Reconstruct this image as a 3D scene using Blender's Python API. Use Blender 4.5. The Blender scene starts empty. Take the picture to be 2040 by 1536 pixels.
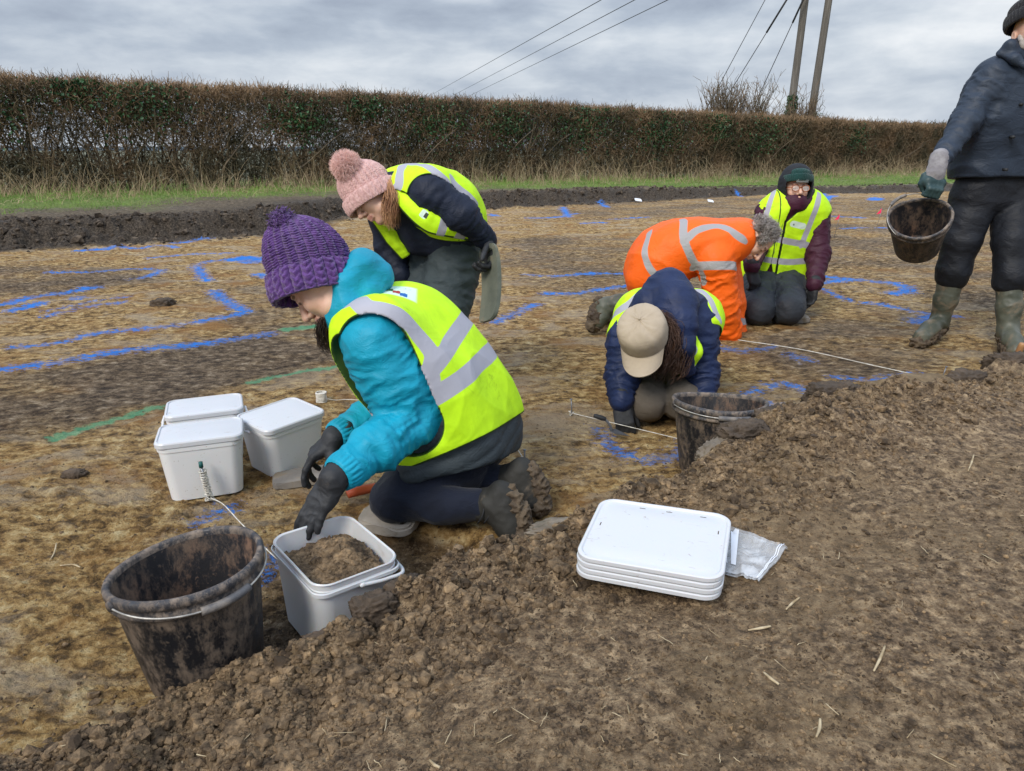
import bpy, math, random
import numpy as np
from mathutils import Vector, Matrix, Euler
from mathutils.bvhtree import BVHTree

# ------------------------------------------------------------------ scene, camera, sky, sun
SC = bpy.context.scene
COL = SC.collection
R = math.radians
PITCH = R(18.5); FOC = 1400.0; CAMH = 1.04
cam = bpy.data.cameras.new("camera")
cam.sensor_width = 36.0
cam.lens = 36.0 * FOC / 2040.0
cam.clip_start = 0.05; cam.clip_end = 6000
camo = bpy.data.objects.new("camera", cam); COL.objects.link(camo)
camo.location = (0, 0, CAMH); camo.rotation_euler = (math.pi / 2 - PITCH, 0, 0)
SC.camera = camo
SC.render.resolution_x = 1024; SC.render.resolution_y = 771
SC.view_settings.view_transform = 'Standard'; SC.view_settings.look = 'None'
SC.view_settings.exposure = 0.85; SC.view_settings.gamma = 1.0
SC.view_settings.use_curve_mapping = False
SC.render.engine = 'CYCLES'
try:
    SC.cycles.use_denoising = True
    SC.cycles.max_bounces = 5; SC.cycles.diffuse_bounces = 3; SC.cycles.glossy_bounces = 2
    SC.cycles.transparent_max_bounces = 8; SC.cycles.transmission_bounces = 4
    SC.cycles.caustics_reflective = False; SC.cycles.caustics_refractive = False
except Exception:
    pass

SUN_EL, SUN_AZ = R(42), R(215)      # azimuth clockwise from +Y
w = bpy.data.worlds.new("World"); SC.world = w; w.use_nodes = True
nt = w.node_tree; nt.nodes.clear()
def N(t, **kw):
    n = nt.nodes.new(t)
    for k, v in kw.items(): setattr(n, k, v)
    return n
def L(a, b): nt.links.new(a, b)
def M_(op, a, b=None, c=None, clamp=False):
    n = N('ShaderNodeMath', operation=op, use_clamp=clamp)
    for i, v in enumerate((a, b, c)):
        if v is None: continue
        if isinstance(v, (int, float)): n.inputs[i].default_value = v
        else: L(v, n.inputs[i])
    return n.outputs[0]
def ramp(fac, stops, interp='LINEAR'):
    n = N('ShaderNodeValToRGB'); cr = n.color_ramp; cr.interpolation = interp
    while len(cr.elements) < len(stops): cr.elements.new(0.5)
    for e, (p, c) in zip(cr.elements, stops):
        e.position = p; e.color = (*c, 1) if len(c) == 3 else c
    L(fac, n.inputs[0]); return n.outputs[0]
def mixc(f, a, b, mode='MIX'):
    n = N('ShaderNodeMix', data_type='RGBA', blend_type=mode)
    for s, v in ((n.inputs[0], f), (n.inputs[6], a), (n.inputs[7], b)):
        if isinstance(v, (int, float)): s.default_value = v
        elif isinstance(v, tuple): s.default_value = (*v, 1)
        else: L(v, s)
    return n.outputs[2]
def noise(vec, scale, detail=4, rough=0.5, dist=0.0, out=0):
    n = N('ShaderNodeTexNoise'); n.inputs['Scale'].default_value = scale
    n.inputs['Detail'].default_value = detail; n.inputs['Roughness'].default_value = rough
    n.inputs['Distortion'].default_value = dist
    if vec is not None: L(vec, n.inputs['Vector'])
    return n.outputs[out]
def mapping(vec, scale=(1, 1, 1), loc=(0, 0, 0), rot=(0, 0, 0)):
    n = N('ShaderNodeMapping'); n.inputs['Scale'].default_value = scale
    n.inputs['Location'].default_value = loc; n.inputs['Rotation'].default_value = rot
    L(vec, n.inputs['Vector']); return n.outputs[0]

tc = N('ShaderNodeTexCoord').outputs['Generated']
sep = N('ShaderNodeSeparateXYZ'); L(tc, sep.inputs[0])
zz = M_('MAXIMUM', sep.outputs[2], 0.0)
den = M_('ADD', zz, 0.16)
comb = N('ShaderNodeCombineXYZ')
L(M_('DIVIDE', sep.outputs[0], den), comb.inputs[0]); L(M_('DIVIDE', sep.outputs[1], den), comb.inputs[1])
cl = comb.outputs[0]
n1 = noise(mapping(tc, (3.2, 3.2, 9.0), (3.1, 1.7, .4)), 1.0, 7, 0.54, 0.15)
n2 = noise(mapping(tc, (8.0, 8.0, 24.0), (7.3, 2.2, 1.3), (0, R(-3), 0)), 1.0, 7, 0.55, 0.2)
n4 = noise(mapping(cl, (0.30, 0.50, 1), (1.3, 5.2, 0)), 1.0, 3, 0.5, 0.2)
cf = M_('ADD', M_('ADD', M_('MULTIPLY', n1, 0.42), M_('MULTIPLY', n2, 0.33)), M_('MULTIPLY', n4, 0.25))
# brighter towards the right-hand horizon, darker to the upper left
cf = M_('ADD', cf, M_('MULTIPLY', sep.outputs[0], 0.07))
cf = M_('ADD', cf, M_('MULTIPLY', M_('SUBTRACT', 0.16, zz), 0.20))
skyc = ramp(cf, [(0.37, (0.270, 0.315, 0.400)), (0.46, (0.375, 0.430, 0.515)), (0.54, (0.520, 0.570, 0.635)),
                 (0.65, (0.740, 0.765, 0.795))])
# overcast skies are about three times brighter overhead than at the horizon
up = M_('ADD', 1.0, M_('MULTIPLY', M_('MULTIPLY', M_('SUBTRACT', zz, 0.20, None, True), 2.2, None), 1.25))
skyf = mixc(1.0, skyc, (0.0, 0.0, 0.0), 'MIX'); 
skym = N('ShaderNodeVectorMath', operation='SCALE'); L(skyc, skym.inputs[0]); L(up, skym.inputs['Scale'])
bgc = N('ShaderNodeBackground'); L(skym.outputs[0], bgc.inputs[0]); bgc.inputs[1].default_value = 0.70
st = N('ShaderNodeTexSky'); st.sky_type = 'NISHITA'; st.sun_disc = False
st.sun_elevation = SUN_EL; st.sun_rotation = SUN_AZ; st.air_density = 1.5; st.dust_density = 3.0
bgs = N('ShaderNodeBackground'); L(st.outputs[0], bgs.inputs[0]); bgs.inputs[1].default_value = 0.05
mx = N('ShaderNodeMixShader'); mx.inputs[0].default_value = 0.93
L(bgs.outputs[0], mx.inputs[1]); L(bgc.outputs[0], mx.inputs[2])
wo = N('ShaderNodeOutputWorld'); L(mx.outputs[0], wo.inputs[0])

sl = bpy.data.lights.new("sun", 'SUN'); sl.energy = 1.5; sl.angle = R(22); sl.color = (1.0, 0.93, 0.83)
so = bpy.data.objects.new("sun", sl); COL.objects.link(so)
sd = Vector((math.sin(SUN_AZ) * math.cos(SUN_EL), math.cos(SUN_AZ) * math.cos(SUN_EL), math.sin(SUN_EL)))
so.rotation_euler = (-sd).to_track_quat('-Z', 'Y').to_euler()

# ------------------------------------------------------------------ helpers
rng = np.random.default_rng(7)
random.seed(7)
CP, SP = math.cos(PITCH), math.sin(PITCH)
CAMV = np.array([0, 0, CAMH])
def ray(px, py):
    dx = (px - 1020) / FOC; dy = (py - 768) / FOC
    return np.array([dx, CP - dy * SP, -SP - dy * CP])
def G(px, py, z=0.0):
    r = ray(px, py); return CAMV + r * (z - CAMH) / r[2]
def W(px, py, Y):
    r = ray(px, py); return CAMV + r * Y / r[1]
def A3(*v): return np.array(v, float)
def nrm(v): v = np.asarray(v, float); return v / (np.linalg.norm(v) + 1e-12)

def _hash(ix, iy, iz, seed):
    h = (ix.astype(np.int64) * 374761393 + iy.astype(np.int64) * 668265263 + iz.astype(np.int64) * 2147483647 + seed * 974634777) & 0xffffffff
    h = ((h ^ (h >> 13)) * 1274126177) & 0xffffffff
    h = (h ^ (h >> 16)) & 0xffffffff
    h = (h * 2246822519) & 0xffffffff
    return (h ^ (h >> 15)) & 0xffffffff
def vnoise(x, y, z=None, seed=0):
    """smooth gradient noise, about -1..1"""
    x = np.asarray(x, float); y = np.asarray(y, float)
    z = np.zeros_like(x) if z is None else np.asarray(z, float)
    ix, iy, iz = np.floor(x), np.floor(y), np.floor(z)
    fx, fy, fz = x - ix, y - iy, z - iz
    u, v, w_ = [f * f * f * (f * (f * 6 - 15) + 10) for f in (fx, fy, fz)]
    r = 0
    for a in (0, 1):
        for b in (0, 1):
            for c in (0, 1):
                h = _hash(ix + a, iy + b, iz + c, seed)
                gx = ((h & 1023) / 511.5) - 1; gy = (((h >> 10) & 1023) / 511.5) - 1; gz = (((h >> 20) & 1023) / 511.5) - 1
                g = gx * (fx - a) + gy * (fy - b) + gz * (fz - c)
                r = r + g * (u if a else 1 - u) * (v if b else 1 - v) * (w_ if c else 1 - w_)
    return r * 1.3
def fbm(x, y, z=None, seed=0, o=4, g=0.5, lac=2.03):
    r = 0; a = 1.0; f = 1.0
    for i in range(o):
        r = r + a * vnoise(x * f, y * f, None if z is None else z * f, seed + i * 17); a *= g; f *= lac
    return r
def worley(x, y, seed=0):
    """F1, F2 distance of jittered 2D cells and the cell's random value"""
    ix, iy = np.floor(x), np.floor(y)
    f1 = np.full(x.shape, 9.0); f2 = np.full(x.shape, 9.0); cv = np.zeros(x.shape)
    z0 = np.zeros_like(ix)
    for a in (-1, 0, 1):
        for b in (-1, 0, 1):
            h = _hash(ix + a, iy + b, z0, seed)
            px = ix + a + ((h & 1023) / 1023.0); py = iy + b + (((h >> 10) & 1023) / 1023.0)
            d = np.hypot(x - px, y - py); c = ((h >> 20) & 1023) / 1023.0
            m = d < f1
            f2 = np.where(m, f1, np.minimum(f2, d)); cv = np.where(m, c, cv); f1 = np.where(m, d, f1)
    return f1, f2, cv
def sstep(a, b, x):
    t = np.clip((x - a) / (b - a), 0, 1); return t * t * (3 - 2 * t)

def mk(name, V, F, mat=None, parent=None, smooth=True, attrs=None, mats=None, fmat=None):
    """link ONE mesh object from vertex and face arrays (F: int array (n,3|4), or a list of such arrays)"""
    V = np.asarray(V, np.float32)
    Fs = F if isinstance(F, list) else [F]
    Fs = [np.asarray(f, np.int32) for f in Fs if len(f)]
    me = bpy.data.meshes.new(name)
    me.vertices.add(len(V)); me.vertices.foreach_set('co', V.ravel())
    li = np.concatenate([f.ravel() for f in Fs])
    tot = np.concatenate([np.full(len(f), f.shape[1], np.int32) for f in Fs])
    st_ = np.concatenate([[0], np.cumsum(tot)[:-1]]).astype(np.int32)
    me.loops.add(len(li)); me.loops.foreach_set('vertex_index', li)
    me.polygons.add(len(tot)); me.polygons.foreach_set('loop_start', st_)
    if fmat is not None: me.polygons.foreach_set('material_index', np.asarray(fmat, np.int32))
    me.update(calc_edges=True)
    me.polygons.foreach_set('use_smooth', np.full(len(tot), smooth, bool))
    for k, a in (attrs or {}).items():
        at = me.attributes.new(k, 'FLOAT', 'POINT'); at.data.foreach_set('value', np.asarray(a, np.float32))
    me.validate()
    for m in (mats or ([mat] if mat else [])): me.materials.append(m)
    o = bpy.data.objects.new(name, me); COL.objects.link(o)
    if parent is not None:
        o.parent = parent
        o.matrix_parent_inverse = parent.matrix_basis.inverted()
    return o
def tag(o, label=None, cat=None, group=None, kind=None):
    if label: o['label'] = label
    if cat: o['category'] = cat
    if group: o['group'] = group
    if kind: o['kind'] = kind
    return o
def thing(name, label, cat, loc=(0, 0, 0), rotz=0.0, group=None, kind=None):
    o = bpy.data.objects.new(name, None); COL.objects.link(o)
    o.location = tuple(float(v) for v in loc); o.rotation_euler = (0, 0, rotz); o.empty_display_size = 0.1
    return tag(o, label, cat, group, kind)
def local(o, name):   # mark mesh data as already in the parent's space
    o.matrix_parent_inverse = Matrix.Identity(4); return o

def tubes(P, Rr, sides=3, cap=True, closed=False):
    """P (n,m,3) paths, Rr (n,m) radii -> verts, [quads, caps]"""
    P = np.asarray(P, float); Rr = np.asarray(Rr, float)
    n, m, _ = P.shape
    T = np.gradient(P, axis=1); T /= np.linalg.norm(T, axis=2, keepdims=True) + 1e-9
    ref = np.where(np.abs(T[:, :1, 2:3]) > 0.8, np.array([1., 0.13, 0.0]), np.array([0.1, 0.03, 1.]))
    ref = np.broadcast_to(ref, T.shape)
    U = np.cross(T, ref); U /= np.linalg.norm(U, axis=2, keepdims=True) + 1e-9
    Vv = np.cross(T, U)
    ang = np.arange(sides) * 2 * np.pi / sides
    ring = P[:, :, None, :] + Rr[:, :, None, None] * (np.cos(ang)[None, None, :, None] * U[:, :, None, :] + np.sin(ang)[None, None, :, None] * Vv[:, :, None, :])
    verts = ring.reshape(-1, 3)
    base = (np.arange(n) * m * sides)[:, None, None] + (np.arange(m - 1) * sides)[None, :, None] + np.arange(sides)[None, None, :]
    nxt = (np.arange(n) * m * sides)[:, None, None] + (np.arange(m - 1) * sides)[None, :, None] + ((np.arange(sides) + 1) % sides)[None, None, :]
    q = np.stack([base, nxt, nxt + sides, base + sides], -1).reshape(-1, 4)
    F = [q]
    if cap and sides >= 3:
        b0 = (np.arange(n) * m * sides)[:, None] + np.arange(sides)[None, ::-1]
        b1 = (np.arange(n) * m * sides + (m - 1) * sides)[:, None] + np.arange(sides)[None, :]
        F.append(b0); F.append(b1)
    return verts, F
class MB:
    """collects vertices and faces of one mesh"""
    def __init__(s): s.V = []; s.F = {}; s.n = 0
    def add(s, V, F):
        V = np.asarray(V, float); Fs = F if isinstance(F, list) else [F]
        for f in Fs:
            f = np.asarray(f, int)
            if f.ndim == 2 and len(f): s.F.setdefault(f.shape[1], []).append(f + s.n)
        s.V.append(V); s.n += len(V); return s
    def arrays(s): return np.concatenate(s.V), [np.concatenate(f) for f in s.F.values()]
    def build(s, name, mat, parent=None, **kw):
        V, F = s.arrays(); return mk(name, V, F, mat, parent, **kw)
def smoothpath(pts, n):
    """Catmull-Rom through pts, n samples"""
    p = np.asarray(pts, float); 
    if len(p) == 2: return p[0] + (p[1] - p[0]) * np.linspace(0, 1, n)[:, None]
    q = np.vstack([2 * p[0] - p[1], p, 2 * p[-1] - p[-2]])
    t = np.linspace(0, len(p) - 1 - 1e-6, n); i = t.astype(int); f = (t - i)[:, None]
    a, b, c, d = q[i], q[i + 1], q[i + 2], q[i + 3]
    return 0.5 * (2 * b + (c - a) * f + (2 * a - 5 * b + 4 * c - d) * f ** 2 + (3 * b - a - 3 * c + d) * f ** 3)
def tube(pts, r, n=24, sides=8, smooth=True):
    P = smoothpath(pts, n) if smooth else np.asarray(pts, float)
    rr = np.interp(np.linspace(0, 1, len(P)), np.linspace(0, 1, len(r)), r) if np.ndim(r) else np.full(len(P), r)
    return tubes(P[None], rr[None], sides)
def lathe(prof, seg=64):
    """profile [(r,z)...] revolved about Z"""
    prof = np.asarray(prof, float); m = len(prof)
    a = np.arange(seg) * 2 * np.pi / seg
    V = np.stack([prof[:, 0][None] * np.cos(a)[:, None], prof[:, 0][None] * np.sin(a)[:, None], np.broadcast_to(prof[:, 1][None], (seg, m))], -1).reshape(-1, 3)
    i = np.arange(seg)[:, None]; j = np.arange(m - 1)[None]
    i2 = (i + 1) % seg
    q = np.stack([i * m + j, i2 * m + j, i2 * m + j + 1, i * m + j + 1], -1).reshape(-1, 4)
    return V, q
def icos(sub=1):
    import bmesh
    bm = bmesh.new(); bmesh.ops.create_icosphere(bm, subdivisions=sub, radius=1)
    V = np.array([v.co[:] for v in bm.verts]); F = np.array([[v.index for v in f.verts] for f in bm.faces]); bm.free()
    return V, F
def scatter_blobs(C, S, sub=1, rough=0.25, seed=0, flat=0.8):
    """many lumpy pebbles / crumbs: centres C, sizes S"""
    r = np.random.default_rng(seed); V0, F0 = icos(sub); n = len(C); m = len(V0)
    k = r.normal(size=(n, 3, 3)); q, _ = np.linalg.qr(k)
    V = np.einsum('mj,njk->nmk', V0, q)
    sc = 1 + r.uniform(-0.28, 0.28, (n, 1, 3)); 
    bump = 1 + rough * r.normal(size=(n, m, 1)).clip(-1.6, 1.6)
    V = V * sc * bump; V[:, :, 2] *= flat
    V = V * np.asarray(S)[:, None, None] + np.asarray(C)[:, None, :]
    F = F0[None] + (np.arange(n) * m)[:, None, None]
    return V.reshape(-1, 3), F.reshape(-1, 3)

# ------------------------------------------------------------------ materials
MATS = {}
def newmat(name):
    global nt
    m = bpy.data.materials.new(name); m.use_nodes = True; nt = m.node_tree; nt.nodes.clear(); MATS[name] = m
    return m
def bsdf(col, rough=0.6, spec=0.5, bump=None, bstr=0.4, bdist=0.01, sheen=0, metal=0, trans=0, alpha=None, sss=0, normal=None, coat=0):
    b = N('ShaderNodeBsdfPrincipled')
    def put(k, v):
        s = b.inputs[k]
        if isinstance(v, tuple): s.default_value = (*v, 1)
        elif isinstance(v, (int, float)): s.default_value = v
        else: L(v, s)
    put('Base Color', col); put('Roughness', rough); put('Specular IOR Level', spec); put('Metallic', metal)
    if sheen: put('Sheen Weight', sheen); b.inputs['Sheen Roughness'].default_value = 0.5
    if trans: put('Transmission Weight', trans)
    if coat: put('Coat Weight', coat)
    if alpha is not None: put('Alpha', alpha)
    if sss:
        put('Subsurface Weight', sss); b.inputs['Subsurface Radius'].default_value = (0.6, 0.25, 0.15); b.inputs['Subsurface Scale'].default_value = 0.02
    if bump is not None:
        bn = N('ShaderNodeBump'); bn.inputs['Strength'].default_value = bstr; bn.inputs['Distance'].default_value = bdist
        L(bump, bn.inputs['Height']); L(bn.outputs[0], b.inputs['Normal'])
    o = N('ShaderNodeOutputMaterial'); L(b.outputs[0], o.inputs[0]); return b
def attr(name): return N('ShaderNodeAttribute', attribute_name=name).outputs['Fac']
def objc(): return N('ShaderNodeTexCoord').outputs['Object']
def geop(): return N('ShaderNodeNewGeometry').outputs['Position']
def smooth01(v, a, b):
    n = N('ShaderNodeMapRange', interpolation_type='SMOOTHSTEP'); L(v, n.inputs[0])
    n.inputs[1].default_value = a; n.inputs[2].default_value = b; return n.outputs[0]
def simple(name, c1, c2=None, scale=6, rough=0.7, bscale=60, bstr=0.3, bdist=0.004, spec=0.4, sheen=0, detail=4, metal=0, dirt=None, dirt_lo=0.5, dirt_hi=0.62, dirt_scale=9):
    m = newmat(name); p = objc()
    c2 = c2 or tuple(min(1, v * 1.25) for v in c1)
    col = mixc(smooth01(noise(p, scale, detail, 0.6), 0.35, 0.65), c1, c2)
    rg = rough
    if dirt:
        f = smooth01(noise(p, dirt_scale, 7, 0.68, 0.6), dirt_lo, dirt_hi)
        col = mixc(f, col, dirt)
    bsdf(col, rg, spec, noise(p, bscale, 5, 0.6), bstr, bdist, sheen, metal)
    return m
# ------------------------------------------------------------------ terrain
crest_px = [(-260, 1560, .02), (40, 1536, .03), (230, 1462, .05), (370, 1378, .06), (480, 1335, .08), (600, 1285, .095), (700, 1245, .115), (830, 1155, .155), (1000, 1082, .19),
            (1150, 1035, .20), (1260, 960, .23), (1390, 925, .25), (1540, 828, .28), (1700, 790, .28), (1850, 775, .23), (2040, 705, .20), (2400, 610, .20), (3100, 480, .2)]
CREST = np.array([list(G(a, b, z)) for a, b, z in crest_px])
BAULK = np.array([G(a, b, 0)[:2] for a, b in [(-900, 540), (0, 497), (540, 466), (700, 432), (1000, 413), (1250, 402), (1500, 388), (1890, 381), (2300, 372)]])
BAULK = np.vstack([[-16, 4.0], BAULK[1:], [40, 30]])
def polydist(x, y, P, zs=None):
    """distance to polyline, sign (left of direction positive), interpolated zs"""
    best = np.full(x.shape, 1e9); sg = np.ones(x.shape); zi = np.zeros(x.shape)
    for i in range(len(P) - 1):
        a, b = P[i, :2], P[i + 1, :2]; ab = b - a; l2 = ab @ ab
        t = ((x - a[0]) * ab[0] + (y - a[1]) * ab[1]) / l2; tc_ = np.clip(t, 0, 1)
        dx = x - a[0] - tc_ * ab[0]; dy = y - a[1] - tc_ * ab[1]; d = np.hypot(dx, dy)
        s = np.where(ab[0] * (y - a[1]) - ab[1] * (x - a[0]) >= 0, 1.0, -1.0)
        m = d < best
        sg = np.where(m, s, sg)
        if zs is not None: zi = np.where(m, zs[i] + (zs[i + 1] - zs[i]) * tc_, zi)
        best = np.where(m, d, best)
    return (best, sg, zi)
def inpoly(x, y, P):
    c = np.zeros(x.shape, bool); n = len(P)
    for i in range(n):
        x0, y0 = P[i][:2]; x1, y1 = P[(i + 1) % n][:2]
        c ^= ((y0 > y) != (y1 > y)) & (x < (x1 - x0) * (y - y0) / (y1 - y0 + 1e-12) + x0)
    return c
def bell(x, y, cx, cy, rx, ry, rot=0.0):
    c, s = math.cos(rot), math.sin(rot); u = (x - cx) * c + (y - cy) * s; v = -(x - cx) * s + (y - cy) * c
    return np.exp(-((u / rx) ** 2 + (v / ry) ** 2))
def ground_h(x, y, full=True):
    """terrain height, and masks bank (near spoil), far (beyond the far section edge)"""
    x = np.asarray(x, float); y = np.asarray(y, float)
    wob = 0.035 * vnoise(x * 4.0, y * 4.0, seed=3) + 0.015 * vnoise(x * 13, y * 13, seed=4)
    d, s, zc = polydist(x, y, CREST, CREST[:, 2]); sd_ = -d * s + wob      # >0 on the near side
    side = sstep(-0.62, -0.05, x) * 0.20 + 0.05 + 0.03 * sstep(0.3, 1.5, x)
    lump = 0.07 * bell(x, y, 0.92, 1.86, 0.20, 0.09, 0.6) + 0.06 * bell(x, y, 1.45, 2.1, 0.22, 0.12, 0.4) + 0.03 * bell(x, y, 2.0, 2.4, 0.3, 0.12, 0.6)
    bank = sstep(-0.12, 0.03, sd_)
    hb = zc * bank + (side - zc) * sstep(0.05, 0.7, sd_) * (sd_ > 0) + lump * bank
    # stripped surface
    h0 = 0.012 * vnoise(x * 1.1, y * 1.1, seed=9) + 0.008 * vnoise(x * 3.1, y * 3.1, seed=10)
    h0 = h0 * sstep(1.2, 2.2, np.hypot(x, y))
    pit = sstep(1.10, 0.94, np.sqrt(((x + 0.36) / 0.42) ** 2 + ((y - 1.52) / 0.30) ** 2))
    pit2 = 0.03 * bell(x, y, 0.52, 2.62, 0.20, 0.16)
    h0 = h0 - 0.055 * pit - pit2
    h = np.where(bank > 0, h0 * (1 - bank) + hb, h0)
    # the section edge along the far side, with topsoil left standing beyond it
    wob2 = 0.22 * vnoise(x * 0.9, y * 0.9, seed=21) + 0.10 * vnoise(x * 3.3, y * 3.3, seed=22)
    d2, s2, _ = polydist(x, y, BAULK); f = d2 * s2 + wob2
    far = sstep(-0.05, 0.35, f)
    hf = 0.20 - 0.09 * sstep(0, 9, x) + 0.03 * vnoise(x * 0.3, y * 0.3, seed=31) + 0.05 * np.exp(-((f - 0.5) / 0.5) ** 2)
    h = h * (1 - far) + hf * far
    if not full: return h
    r = np.hypot(x, y)
    # crumbly spoil: cells of clods at three sizes
    wx = x + 0.02 * vnoise(x * 9, y * 9, seed=41); wy = y + 0.02 * vnoise(x * 9, y * 9, seed=42)
    f1, f2, cv = worley(wx * 11, wy * 11, 51); clod1 = (1 - np.clip(f1 / 0.75, 0, 1) ** 2) * (cv > 0.45) * cv
    f1, f2, cv = worley(wx * 27, wy * 27, 52); clod2 = (1 - np.clip(f1 / 0.75, 0, 1) ** 2) * cv
    f1, f2, cv = worley(wx * 58, wy * 58, 53); clod3 = (1 - np.clip(f1 / 0.8, 0, 1) ** 2) * cv
    f1, f2, cv = worley(wx * 118, wy * 118, 54); clod4 = (1 - np.clip(f1 / 0.8, 0, 1) ** 2) * cv * (np.hypot(x, y) < 4)
    rough = fbm(x * 6, y * 6, seed=61, o=7, g=0.60)
    crumb = np.clip(0.62 + 0.9 * vnoise(x * 1.7, y * 1.7, seed=71), 0.15, 1.25)
    ridge = np.exp(-((sd_ - 0.06) / 0.20) ** 2)
    bk = bank * (1 - far)
    amp = crumb * (0.55 + 1.3 * ridge)
    hb2 = amp * ((0.006 + 0.022 * ridge) * clod1 + (0.008 + 0.010 * ridge) * clod2 + 0.008 * clod3 + 0.0045 * clod4) + 0.017 * rough * (0.6 + 0.7 * ridge)
    # tracks and soft dents in the topsoil
    ruts = -0.018 * np.abs(vnoise(x * 1.6 + y * 1.1, y * 4.0 - x * 2.0, seed=81)) 
    hb2 = hb2 + ruts
    # scraped clay: shallow torn flakes, finer, drawn out sideways
    fl = fbm(x * 9, y * 12, seed=91, o=6, g=0.6)
    st_ = np.abs(vnoise(x * 16, y * 26, seed=95)) + 0.6 * np.abs(vnoise(x * 34, y * 48, seed=96)) + 0.4 * np.abs(vnoise(x * 75, y * 90, seed=97))
    calm = 0.55 + 0.5 * sstep(-0.2, 0.5, vnoise(x * 0.8, y * 1.2, seed=98)) + 0.5 * sstep(3, 8, r)
    near_ = sstep(5.0, 1.5, r); fk1, fk2, fkv = worley((x + wob) * 20, (y - wob) * 26, 56); fk = np.abs(fk2 - fk1)
    hs = calm * (0.009 * fl - 0.0120 * st_) + near_ * (0.011 * fkv * np.clip(fk * 3, 0, 1) + 0.006 * clod3 + .003 * clod4) * np.clip(.7 + vnoise(x * 2.3, y * 2.3, seed=57), .1, 1.2) + 0.006 * pit * (clod2 + clod1)
    wall = np.exp(-((f - 0.12) / 0.28) ** 2)
    hw = (1 - .5 * sstep(0, 9, x)) * wall * (0.13 * np.abs(fbm(x * 3.2, y * 3.2, seed=101, o=5, g=0.62)) + 0.05 * clod1) * 1.2
    hfar = 0.03 * fbm(x * 2.2, y * 2.2, seed=111, o=5, g=0.6)
    detail = bk * hb2 + (1 - bank) * (1 - far) * hs + hw + far * hfar * sstep(0, 1.2, f)
    return h + detail, bk, far, f, sd_, pit
def gh(x, y):
    return float(ground_h(np.array([x]), np.array([y]))[0][0])
def gm(x, y):
    return float(ground_h(np.array([x]), np.array([y]), False)[0])

fine = np.arange(-52, 52.01, 0.15); 
ang = np.concatenate([np.arange(-180, -80, 4.0), np.arange(-80, -52, 0.8), fine, np.arange(52.8, 80, 0.8), np.arange(80, 180, 4.0)])
ang = np.radians(ang)
rad = [0.02, 0.2, 0.38, 0.5]; 
while rad[-1] < 45: rad.append(rad[-1] * (1.0027 if rad[-1] < 3.2 else 1.0040 if rad[-1] < 12 else 1.007))
while rad[-1] < 4500: rad.append(rad[-1] * 1.15)
rad = np.array(rad)
AA, RR = np.meshgrid(ang, rad, indexing='ij')
gx, gy = (RR * np.sin(AA)).ravel(), (RR * np.cos(AA)).ravel()
hh, bk, far, ff, sdn, pitm = ground_h(gx, gy)
rr = np.hypot(gx, gy)
hh = hh - 0.0 * rr
# paint lines traced on the ground, spread in metres
BLUE = [([(-60, 745), (0, 735), (60, 728), (150, 715), (250, 697), (350, 690), (430, 680), (480, 673), (535, 664)], .040),
        ([(30, 690), (110, 683), (200, 662), (300, 652), (360, 645)], .032), ([(395, 640), (440, 632), (487, 621), (470, 610), (440, 592), (425, 578)], .040),
        ([(0, 607), (60, 592), (130, 582), (185, 571)], .05), ([(28, 617), (78, 603)], .05), ([(150, 594), (165, 591)], .04),
        ([(90, 630), (160, 612), (245, 601)], .025), ([(95, 617), (180, 600), (250, 590)], .02),
        ([(412, 558), (397, 538), (393, 526), (450, 516), (470, 516)], .040), ([(470, 516), (490, 513), (500, 520)], .10), ([(490, 514), (560, 507)], .04),
        ([(100, 541), (180, 541), (260, 535), (318, 537), (300, 548), (268, 554)], .035), ([(160, 498), (210, 496)], .06), ([(210, 496), (235, 490), (270, 494), (320, 488), (350, 492)], .04),
        ([(345, 484), (376, 482)], .05), ([(300, 513), (380, 506), (458, 503)], .035), ([(388, 478), (420, 477)], .03), ([(515, 546), (545, 552)], .05),
        ([(985, 641), (1020, 626), (1065, 606)], .035),
        ([(1196, 858), (1213, 884), (1243, 903), (1290, 917), (1338, 912), (1366, 888)], .024),
        ([(1252, 909), (1300, 915), (1345, 905)], .024),
        ([(1425, 690), (1480, 698)], .03), ([(1492, 697), (1545, 690)], .02), ([(1452, 796), (1485, 786), (1508, 777)], .020), ([(1532, 769), (1555, 764)], .02), ([(1570, 765), (1616, 780)], .020),
        ([(1575, 705), (1606, 716)], .025), ([(1520, 800), (1550, 812)], .02), ([(1665, 751), (1750, 757), (1790, 752)], .018), ([(1770, 752), (1842, 745)], .025),
        ([(1640, 562), (1700, 556), (1760, 561), (1800, 568), (1808, 578), (1780, 584)], .045), ([(1640, 575), (1690, 597), (1760, 606), (1830, 621), (1910, 629)], .030), ([(1835, 640), (1870, 628)], .06),
        ([(1640, 550), (1700, 556)], .05), ([(1050, 546), (1100, 549), (1180, 545), (1262, 545)], .03), ([(1090, 584), (1150, 583), (1245, 568)], .04), ([(1160, 545), (1180, 544)], .05),
        ([(1165, 444), (1202, 443)], .07), ([(1050, 434), (1110, 432), (1150, 425)], .05), ([(1220, 436), (1290, 432)], .04), ([(398, 1037), (425, 1025), (452, 1013)], .020), ([(512, 1142), (550, 1128)], .020),
        ([(1650, 430), (1720, 433)], .05), ([(1680, 455), (1900, 450)], .04),
        ([(1524, 386), (1527, 400)], .10), ([(1662, 380), (1648, 392), (1636, 403)], .10), ([(1640, 386), (1632, 396)], .08), ([(1748, 380), (1742, 398)], .12), ([(1122, 391), (1133, 401)], .05), ([(1115, 394), (1125, 396)], .04), ([(980, 402), (988, 404)], .06), ([(1195, 386), (1212, 392)], .05), ([(1470, 378), (1478, 380)], .05)]
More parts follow.
